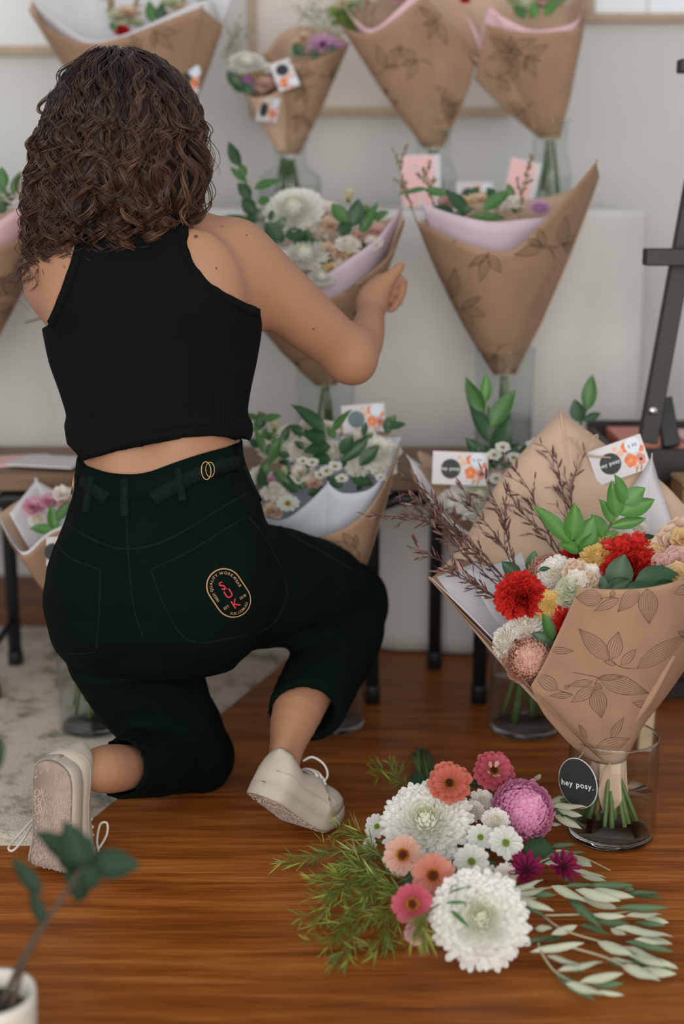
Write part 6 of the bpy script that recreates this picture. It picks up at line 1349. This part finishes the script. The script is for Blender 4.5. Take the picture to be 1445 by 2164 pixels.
# left end of the bench
b, n = cone('kraft bouquet with pink lining on the bench at the left edge', (-75, 800, 2.62),
   [(-260, 520, 2.56), (-160, 540, 2.50), (-60, 530, 2.48), (20, 512, 2.49), (80, 488, 2.53), (108, 470, 2.58)], [(-260, 520, 2.57), (-180, 440, 2.7), (-60, 420, 2.74), (108, 465, 2.6)], [(-230, 480, 2.56), (-120, 490, 2.53), (-30, 480, 2.515), (40, 440, 2.53), (90, 415, 2.58)], None, bulge=.026, pr=((-60, 70, 520, 700), 4, 60), seed=9, linerm='pinkpaper')
stems_in(b, n + (0, 0, -.015), n[0], n[1], BZ2, .034, 6, .008, .0028, 10); vase(n[0], n[1], BZ2, .054, n[2] - BZ2 + .05, 'clear cylinder vase under the pink lined bouquet at the left edge', water=.4, n=36)
for kind, px, py, r in [('stock_white', 20, 420, 28), ('pink_bloom', -40, 420, 40), ('stock_white', 45, 400, 20), ('pink_bloom', 40, 500, 16), ('small_mum', -100, 430, 36)]: hd(b, kind, px, py, 2.56, r)
for bb_, t_, hw, k in [((10, 400), (0, 352), 14, 'mid'), ((25, 410), (42, 360), 10, 'mid'), ((10, 430), (-10, 380), 14, 'mid'), ((5, 430), (35, 412), 12, 'dark'), ((-5, 450), (12, 425), 12, 'dark')]: lfp(b, k, bb_, t_, 2.55, hw, (0, -.9, .4))

# floor, centre
fx, fy = P(690, 1480, 2.40)[[0, 1]]
b, n = cone('white and green bouquet with pale blue lining on the floor behind her knee', (700, 1330, 2.41),
   [(520, 1110, 2.37), (570, 1150, 2.31), (650, 1140, 2.28), (730, 1115, 2.27), (790, 1060, 2.29), (835, 968, 2.33), (849, 926, 2.39)], [(520, 1110, 2.38), (560, 960, 2.50), (660, 900, 2.53), (760, 900, 2.52), (849, 924, 2.40)],
   [(530, 1080, 2.37), (590, 1100, 2.33), (640, 1072, 2.315), (692, 1022, 2.31), (693, 1021, 2.31), (725, 1042, 2.31), (785, 1032, 2.32), (825, 980, 2.345), (850, 922, 2.39)], [(540, 1060, 2.38), (640, 940, 2.48), (740, 920, 2.49), (846, 924, 2.40)], bulge=.026, pr=((680, 830, 1080, 1200), 3, 55), seed=12, linerm='tissue_cool')
stems_in(b, n + (0, 0, -.02), n[0], n[1], 0, .05, 9, .01, .003, 12, ('stem_dark', 'stem')); vase(n[0], n[1], 0, .062, n[2] + .01, 'clear glass vase on the floor partly hidden behind her knee')
for kind, px, py, r, d in [('small_mum', 640, 952, 42, 2.40), ('small_mum', 615, 925, 34, 2.42), ('small_mum', 690, 912, 30, 2.43), ('white_mum', 792, 962, 50, 2.39), ('small_mum', 812, 995, 28, 2.365), ('bud', 580, 902, 24, 2.42), ('bud', 600, 998, 18, 2.37), ('greenbud', 632, 1012, 17, 2.36), ('stock_peach', 576, 1082, 26, 2.345), ('small_mum', 550, 1008, 28, 2.385), ('stock_pink', 662, 1022, 20, 2.355), ('pink_bloom', 571, 1013, 10, 2.36), ('stock_white', 560, 950, 24, 2.41), ('stock_white', 590, 1050, 24, 2.36), ('small_mum', 655, 900, 24, 2.44), ('stock_white', 740, 940, 24, 2.42), ('stock_white', 545, 925, 18, 2.43), ('greenbud', 548, 880, 14, 2.44), ('small_mum', 700, 955, 34, 2.41), ('stock_white', 640, 1000, 30, 2.37), ('small_mum', 755, 990, 30, 2.38), ('stock_green', 590, 960, 30, 2.40), ('stock_white', 600, 930, 30, 2.43), ('small_mum', 665, 945, 32, 2.42), ('small_mum', 575, 1040, 28, 2.36), ('stock_white', 770, 930, 30, 2.42), ('small_mum', 825, 955, 26, 2.39)]: hd(b, kind, px, py, d, r, (0, -.35, .94) if 'bud' in kind else UPC)
for px, py, r, c in ((690, 996, 17, 'yellow'), (708, 986, 17, 'yellow'), (722, 1012, 15, 'yellow'), (660, 978, 15, 'yellow'), (676, 1004, 15, 'yellow'), (608, 1065, 27, 'yellow'), (640, 975, 14, 'yellow'), (805, 1010, 14, 'yellow')): daisy(b, 'daisy', P(px, py, 2.335), UPC, r * S(px, py, 2.335), 'white', c, ((11, 0, .05, 1.),))
for bb_, t_, hw, k in [((688, 915), (620, 850), 16, 'dark'), ((700, 915), (740, 862), 10, 'mid'), ((690, 930), (640, 912), 17, 'dark'), ((700, 945), (640, 950), 16, 'dark'), ((725, 975), (780, 922), 13, 'dark'), ((700, 975), (655, 965), 14, 'dark'), ((740, 1010), (790, 1020), 15, 'dark'), ((720, 960), (745, 920), 14, 'dark'), ((630, 1040), (600, 1010), 14, 'dark'), ((650, 1045), (690, 1030), 12, 'dark'), ((560, 960), (540, 905), 10, 'mid'), ((570, 980), (590, 925), 12, 'mid'), ((610, 1035), (580, 985), 10, 'mid'), ((640, 1035), (650, 990), 10, 'mid'), ((560, 1040), (550, 990), 12, 'dark'), ((760, 985), (800, 940), 12, 'dark'), ((725, 1030), (690, 1005), 12, 'dark')]: lfp(b, k, bb_, t_, 2.36, hw, (rnd.uniform(-.3, .3), -.8, .6))
fill(b, 30, 545, 820, 890, 1040, 2.38, 31)
fill(b, 8, 540, 600, 880, 960, 2.42, 33, ('mid', 'bright'), 40)
gift_card(b, P(768, 884, 2.45), (1, .1, .06), (0, .2, 1), 92 * S(768, 884, 2.45), 60 * S(768, 884, 2.45), 'white gift card with a slate disc and coral flowers', dark=False, words=False)

# floor, left
b, n = cone('small kraft bouquet with pink flowers on the floor left of her hip', (190, 1330, 2.37),
   [(-6, 1088, 2.35), (30, 1160, 2.30), (58, 1172, 2.27), (110, 1128, 2.27), (200, 1100, 2.27), (300, 1090, 2.33), (330, 1080, 2.38)], [(-6, 1088, 2.36), (60, 1050, 2.44), (180, 1030, 2.47), (330, 1078, 2.39)],
   [(-8, 1084, 2.35), (28, 1150, 2.305), (56, 1165, 2.278), (108, 1122, 2.285), (200, 1092, 2.285), (320, 1080, 2.37)], [(20, 1085, 2.37), (76, 1016, 2.45), (77, 1016, 2.45), (150, 1050, 2.46), (260, 1060, 2.44)], bulge=.012, seed=14, linerm='tissue')
stems_in(b, n + (0, 0, -.02), n[0], n[1], .012, .05, 8, .01, .003, 13, ('stem_dark', 'stem')); vase(n[0], n[1], .0115, .06, n[2] - .002, 'clear glass vase on the rug beside her left hip')
for kind, px, py, r in [('pink_bloom', 72, 1072, 26), ('pink_bloom', 105, 1062, 24), ('stock_pink', 150, 1070, 30), ('small_mum', 80, 1100, 22), ('stock_white', 130, 1045, 22)]: hd(b, kind, px, py, 2.345, r)
for bb_, t_, hw, k in [((115, 1125), (62, 1112), 12, 'bright'), ((118, 1122), (108, 1068), 13, 'bright'), ((120, 1100), (145, 1060), 12, 'mid')]: lfp(b, k, bb_, t_, 2.32, hw, (0, -.8, .6))
gift_card(b, P(118, 1165, 2.252), (1, -.25, .1), (0, .3, 1), 44 * S(118, 1165, 2.252), 62 * S(118, 1165, 2.252), 'white gift card with a black disc', words=False)

# top row on the table
GT = 'wrapped bouquets along the top of the table'
b, n = cone('wide kraft bouquet with white lining on the table behind her head', (320, 372, 3.0),
   [(60, 22, 2.96), (120, 70, 2.90), (190, 92, 2.87), (260, 78, 2.86), (340, 48, 2.86), (424, 16, 2.88), (425, 16, 2.88), (468, 52, 2.93), (470, 56, 2.97)], [(60, 20, 2.97), (120, -90, 3.1), (260, -140, 3.14), (400, -80, 3.1), (470, 50, 2.98)],
   [(64, -6, 2.96), (130, 50, 2.92), (200, 86, 2.885), (280, 66, 2.88), (360, 30, 2.89), (440, 0, 2.92), (466, 48, 2.965)], [(66, -10, 2.97), (160, -120, 3.08), (330, -110, 3.1), (490, -10, 2.99)], bulge=.02, pr=((150, 440, 60, 330), 6, 60), seed=16)
stems_in(b, n + (0, 0, -.015), n[0], n[1], TZ2, .034, 7, .008, .0028, 10); bottle(n, TZ2, 'clear bottle vase on the table hidden behind her head', .05, n[2] - TZ2 + .03, .024)
for kind, px, py, r in [('stock_green', 250, 40, 26), ('stock_peach', 270, 30, 24), ('carnation', 258, 68, 18), ('stock_pink', 345, 40, 22), ('stock_green', 360, 10, 26), ('stock_white', 320, 25, 22), ('stock_green', 285, 52, 22), ('stock_peach', 380, 20, 18)]: hd(b, kind, px, py, 2.96, r)
for bb_, t_, hw, k in [((325, 50), (312, 0), 12, 'mid'), ((425, 40), (434, -15), 16, 'bright'), ((335, 45), (345, 5), 9, 'dark'), ((245, 65), (232, 45), 8, 'mid')]: lfp(b, k, bb_, t_, 2.94, hw)
for L in ([(255, 70, 2.96), (245, 30, 2.97), (225, -10, 2.98)], [(270, 60, 2.96), (280, 20, 2.97), (300, -20, 2.98)], [(370, 40, 2.96), (385, 10, 2.97), (395, -20, 2.98)]): twig(b, PP(L), .014, 40, .001, (.22, .20, .08), (.34, .28, .16), (.5, .25, .2), 'seed_spike', 4, .6, .3)
gift_card(b, P(396, 165, 2.915), (1, .2, -.1), (0, .3, 1), 48 * S(396, 165, 2.915), 60 * S(396, 165, 2.915), 'white gift card with coral flowers', words=False)

b, n = cone('narrow kraft bouquet with lilac blooms on the table right of her head', (612, 325, 3.0),
   [(556, 112, 2.97), (575, 118, 2.94), (600, 128, 2.92), (640, 134, 2.91), (690, 118, 2.92), (735, 92, 2.96), (736, 92, 2.97)], [(556, 112, 2.98), (610, 60, 3.06), (690, 60, 3.07), (736, 90, 2.99)], None, None, bulge=.010, pr=((620, 720, 130, 300), 4, 40), seed=18)
stems_in(b, n + (0, 0, -.02), n[0], n[1], TZ2, .03, 8, .010, .003, 11, ('stem_dark',)); bottle(n, TZ2, 'clear round bottle vase on the table left of the middle', .066, n[2] - TZ2 + .028, .030)
for px, py, r in ((682, 96, 36), (712, 100, 22)): daisy(b, 'lilac_daisy', P(px, py, 2.97), UPC, r * S(px, py, 2.97), 'lilac', 'dark', ((13, 0, .1, 1.), (9, .3, .4, .8)))
for kind, px, py, r in [('stock_peach', 632, 95, 20), ('stock_green', 626, 112, 18), ('stock_pink', 655, 118, 18), ('stock_peach', 640, 80, 14)]: hd(b, kind, px, py, 2.965, r)
for bb_, t_, hw, k in [((640, 120), (620, 90), 10, 'dark'), ((660, 125), (668, 100), 9, 'dark'), ((700, 115), (705, 95), 10, 'dark')]: lfp(b, k, bb_, t_, 2.95, hw)
q = random.Random(8)
for i in range(7): x = 640 + i * 14; twig(b, PP([(650 + i * 5, 120, 2.98), (x + q.uniform(-20, 20), 50, 3.0), (x + q.uniform(-50, 40), 10 + q.uniform(-20, 40), 3.02)]), .006, 46, .0007, (.20, .22, .12), (.50, .48, .42), None, 'fine_spray', 6, .7, .5)
gift_card(b, P(601, 158, 2.905), (.34, -.45, -.82), (.8, .15, .35), 70 * S(601, 155, 2.905), 46 * S(601, 155, 2.905), 'white gift card with orange flowers', words=False)
b, n = cone('small kraft posy with white and purple blooms leaning left in the same bottle', (598, 322, 2.985),
   [(508, 180, 2.94), (530, 205, 2.92), (560, 205, 2.91), (590, 190, 2.92), (606, 176, 2.95)], [(508, 180, 2.95), (540, 140, 3.0), (606, 172, 2.96)], None, None, bulge=.008, rn=.011, seed=19, m='kraft_in')
stems_in(b, n + (0, 0, -.02), n[0], n[1], TZ2, .025, 4, .005, .0026, 12, ('stem_dark',))
for kind, px, py, r in [('white_mum', 522, 136, 40), ('stock_white', 555, 148, 22), ('lilac_bloom', 520, 168, 18), ('stock_green', 500, 165, 16), ('stock_pink', 560, 182, 26), ('stock_pink', 585, 180, 20), ('lilac_bloom', 535, 185, 14), ('stock_yellow', 545, 160, 14)]: hd(b, kind, px, py, 2.925, r)
for bb_, t_, hw, k in [((510, 185), (478, 150), 12, 'dark'), ((520, 190), (490, 178), 11, 'dark'), ((525, 200), (520, 175), 12, 'dark')]: lfp(b, k, bb_, t_, 2.915, hw)
for i in range(6): twig(b, PP([(520, 150, 2.95), (500 - i * 6, 90 + i * 6, 2.97), (480 + i * 8 + q.uniform(-20, 20), 40 + q.uniform(-10, 40), 2.99)]), .006, 40, .0007, (.20, .22, .12), (.48, .46, .40), None, 'fine_spray', 5, .7, .5)
gift_card(b, P(566, 232, 2.90), (.60, -.78, -.10), (.1, .2, 1), 76 * S(566, 232, 2.9), 50 * S(566, 232, 2.9), 'white gift card with a black disc and orange flowers', words=False)

b, n = cone('tall kraft bouquet with pink lining in the middle of the table', (915, 312, 2.98),
   [(700, 22, 2.94), (730, 60, 2.89), (782, 70, 2.86), (840, 36, 2.85), (895, -8, 2.86), (896, -9, 2.86), (960, 60, 2.88), (1003, 140, 2.92)], [(700, 20, 2.95), (770, -80, 3.06), (900, -110, 3.1), (1000, 60, 3.0), (1003, 138, 2.93)], [(712, -10, 2.94), (750, 40, 2.905), (790, 60, 2.88), (850, 10, 2.875), (900, -40, 2.9)], None, bulge=.014, pr=((760, 980, 40, 300), 9, 55), seed=21, linerm='pinkpaper')
stems_in(b, n + (0, 0, -.015), n[0], n[1], TZ2, .03, 7, .010, .003, 13, ('stem_dark', 'stem')); bottle(n, TZ2, 'clear bottle vase on the table in the middle of the top row', .05, n[2] - TZ2 + .035, .031)
for L in ([(770, 75, 2.93), (740, 45, 2.93), (712, 18, 2.93)], [(775, 72, 2.93), (745, 40, 2.93), (735, 20, 2.93)], [(765, 70, 2.925), (735, 55, 2.92), (705, 35, 2.92)]): twig(b, PP(L), .020, 60, .001, (.10, .17, .03), (.14, .28, .04), (.3, .4, .1), 'feathery_foliage', 5, .5, .12, 'leaf')
for L in ([(780, 70, 2.94), (790, 30, 2.95), (785, -10, 2.96)], [(775, 72, 2.94), (770, 30, 2.95), (778, 0, 2.96)]): twig(b, PP(L), .008, 30, .001, (.22, .14, .08), (.34, .24, .16), None, 'seed_spike', 3, .5, .3)
hd(b, 'pink_bloom', 850, -10, 2.97, 40); hd(b, 'stock_white', 800, -10, 2.97, 36); hd(b, 'stock_green', 750, 10, 2.97, 24)

b, n = cone('kraft bouquet with pink lining at the right end of the table', (1162, 292, 2.96),
   [(1003, 166, 2.93), (1014, 110, 2.90), (1026, 52, 2.88), (1027, 51, 2.88), (1075, 64, 2.86), (1125, 69, 2.855), (1180, 66, 2.86), (1222, 58, 2.875), (1243, 0, 2.90), (1250, -40, 2.93)], [(890, -20, 2.99), (930, -60, 3.08), (1080, -110, 3.1), (1200, -100, 3.08), (1250, -42, 2.94)], [(1010, 115, 2.94), (1030, 20, 2.91), (1062, 36, 2.895), (1120, 62, 2.885), (1180, 58, 2.885), (1222, 40, 2.90), (1236, 0, 2.925)], None, bulge=.010, pr=((1040, 1230, 80, 280), 7, 55), seed=23, linerm='pinkpaper')
sheet('liner_sheet', PP([(894, -6, 2.975), (930, 50, 2.945), (985, 108, 2.925), (1012, 126, 2.92)]), ringpts(n, .018, math.pi * .75, math.pi * 1.1), M['kraft_in'], b, bulge=.01)
sheet('liner_sheet', PP([(958, -10, 2.985), (985, 30, 2.965), (1004, 80, 2.95), (1014, 110, 2.94)]), ringpts(n, .016, math.pi * .75, math.pi * 1.1), M['pinkpaper'], b, bulge=.008)
stems_in(b, n + (0, 0, -.015), n[0], n[1], TZ2, .03, 7, .010, .003, 14, ('stem_dark', 'stem')); bottle(n, TZ2, 'clear bottle vase at the right end of the table', .046, n[2] - TZ2 + .035, .031)
for kind, px, py, r in [('stock_green', 1105, 20, 28), ('stock_pink', 1135, 15, 22), ('stock_green', 1165, 12, 26), ('stock_yellow', 1120, 35, 16), ('stock_green', 1085, 5, 22), ('stock_pink', 1150, -5, 24), ('carnation', 982, 2, 12), ('stock_green', 1185, 0, 22)]: hd(b, kind, px, py, 2.95, r)
for bb_, t_, hw, k in [((1150, 35), (1180, -5), 11, 'bright'), ((1110, 40), (1085, 10), 11, 'mid'), ((1130, 40), (1128, 0), 10, 'bright')]: lfp(b, k, bb_, t_, 2.93, hw)

# cards standing on the table, leaning on the bottles
def stand_card(label, px, py, w, h, d, tilt, m, spots=0):
    c = P(px, py, d); k = S(px, py, d); x = np.array((math.cos(tilt), .05, -math.sin(tilt))); t = thing('standing_card', (c[0], c[1], TZ2), label, 'card', 'gift cards standing on the table')
    y = unit(np.array((math.sin(tilt), .22, math.cos(tilt)))); x = unit(x - y * x.dot(y)); n_ = np.cross(x, y); hh = h * k; c = np.array((c[0], c[1], TZ2 + hh / 2 * y[2] + abs(x[2]) * w * k / 2 + .001)); M4 = np.eye(4); M4[:3, 0], M4[:3, 1], M4[:3, 2], M4[:3, 3] = x, y, n_, c
    V, F = box((0, 0, 0), (w * k, hh, .002), .0005); o = obj('card_sheet', xform(M4, V), F, M['card'], t, smooth=False)
    V, F = box((-.08 * w * k, 0, .0012), (w * k * .80, hh * .94, .001)); obj('printed_panel', xform(M4, V), F, M[m], t, smooth=False)
    q = random.Random(px)
    for i in range(spots):
        a = np.arange(12) * .5236; r = k * q.uniform(3, 7); cx, cy = q.uniform(-.4, .28) * w * k, q.uniform(-.4, .4) * hh; V = np.stack([cx + r * np.cos(a), cy + r * np.sin(a), np.full(12, .0019)], -1); obj('printed_dot', xform(M4, V), np.array([list(range(12))]), M['cardpink' if i % 3 else 'coral'] if m == 'card' else M['card'], t, smooth=False)
stand_card('pale pink card with small spots standing left of the middle bottle', 890, 385, 84, 112, 2.885, -.05, 'cardpink', 9)
stand_card('plain pink card tilted against the right hand bottle', 1103, 372, 66, 96, 2.88, .22, 'cardpink', 0)
gc_ = thing('gift_card_holder', (P(1003, 430, 2.90)[0], 2.90, TZ2), 'small white gift card with a black disc standing between two bottles', 'card')
gift_card(gc_, np.array((P(1003, 430, 2.9)[0], 2.90, TZ2 + .0265)), (1, .1, 0), (0, .2, 1), .075, .053, None, words=False)

# ---- potted plant in the near left corner
pc = P(-22, 2096, 1.34); px_, py_, pz_ = pc
pot = thing('potted_plant', (px_, py_, 0), 'blurred potted plant with dark green leaves in a cream pot in the near left corner', 'plant')
M['pot'] = mat('cream_ceramic', (.60, .56, .49), .45); M['soil'] = mat('dark_soil', (.018, .014, .010), .95, bump=(120, .004))
rp = 97 * S(75, 2096, 1.34); M['plant_stem'] = mat('dark_brown_stem', (.075, .050, .032), .7, vary=(40, .25))
V, F = lathe((px_, py_, 0), [(0, 0), (rp * .72, 0), (rp * .80, .006), (rp * .96, pz_ * .55), (rp, pz_ - .012), (rp * .985, pz_), (rp * .90, pz_ - .001), (rp * .86, pz_ - .016), (rp * .84, pz_ - .03), (0, pz_ - .03)], 48); obj('pot', V, F, M['pot'], pot)
V, F = lathe((px_, py_, 0), [(rp * .84, pz_ - .028), (rp * .6, pz_ - .014), (rp * .3, pz_ - .010), (.001, pz_ - .008)], 28); V[:, 2] += .003 * np.sin(V[:, 0] * 300) * np.cos(V[:, 1] * 260); obj('soil', V, F, M['soil'], pot)
s1 = stemtube(pot, [np.array((px_ + .01, py_, pz_ - .02)), P(50, 2020, 1.33), P(108, 1930, 1.32), P(180, 1830, 1.31)], [.0034, .0022], 'plant_stem', 'stem', 8, 24)
s2 = stemtube(pot, [np.array((px_ + .022, py_ - .01, pz_ - .02)), P(52, 2036, 1.30), P(92, 1960, 1.29), P(134, 1896, 1.29), P(170, 1838, 1.29)], [.003, .0018], 'plant_stem', 'stem', 8, 24)
s3 = stemtube(pot, [np.array((px_ - .01, py_, pz_ - .02)), P(-30, 1960, 1.34), P(-40, 1800, 1.34), P(-24, 1640, 1.34)], [.003, .0018], 'plant_stem', 'stem', 8, 24)
for st, d, L in ((s1, 1.31, [((178, 1832), (138, 1736), 22), ((176, 1832), (78, 1752), 21), ((182, 1828), (296, 1826), 25), ((178, 1834), (150, 1905), 30), ((176, 1830), (190, 1770), 16), ((168, 1845), (120, 1790), 16)]), (s2, 1.29, [((172, 1836), (212, 1872), 22), ((96, 1955), (64, 1882), 11), ((88, 1892), (26, 1812), 13), ((165, 1850), (148, 1885), 20)]), (s3, 1.34, [((-24, 1640), (2, 1556), 16), ((-40, 1800), (-90, 1740), 20), ((-36, 1750), (-8, 1690), 12)])):
    for bb_, t_, hw in L: lfp(st, 'plant', bb_, t_, d, hw * 1.25, (rnd.uniform(-.3, .3), -.6, .8))
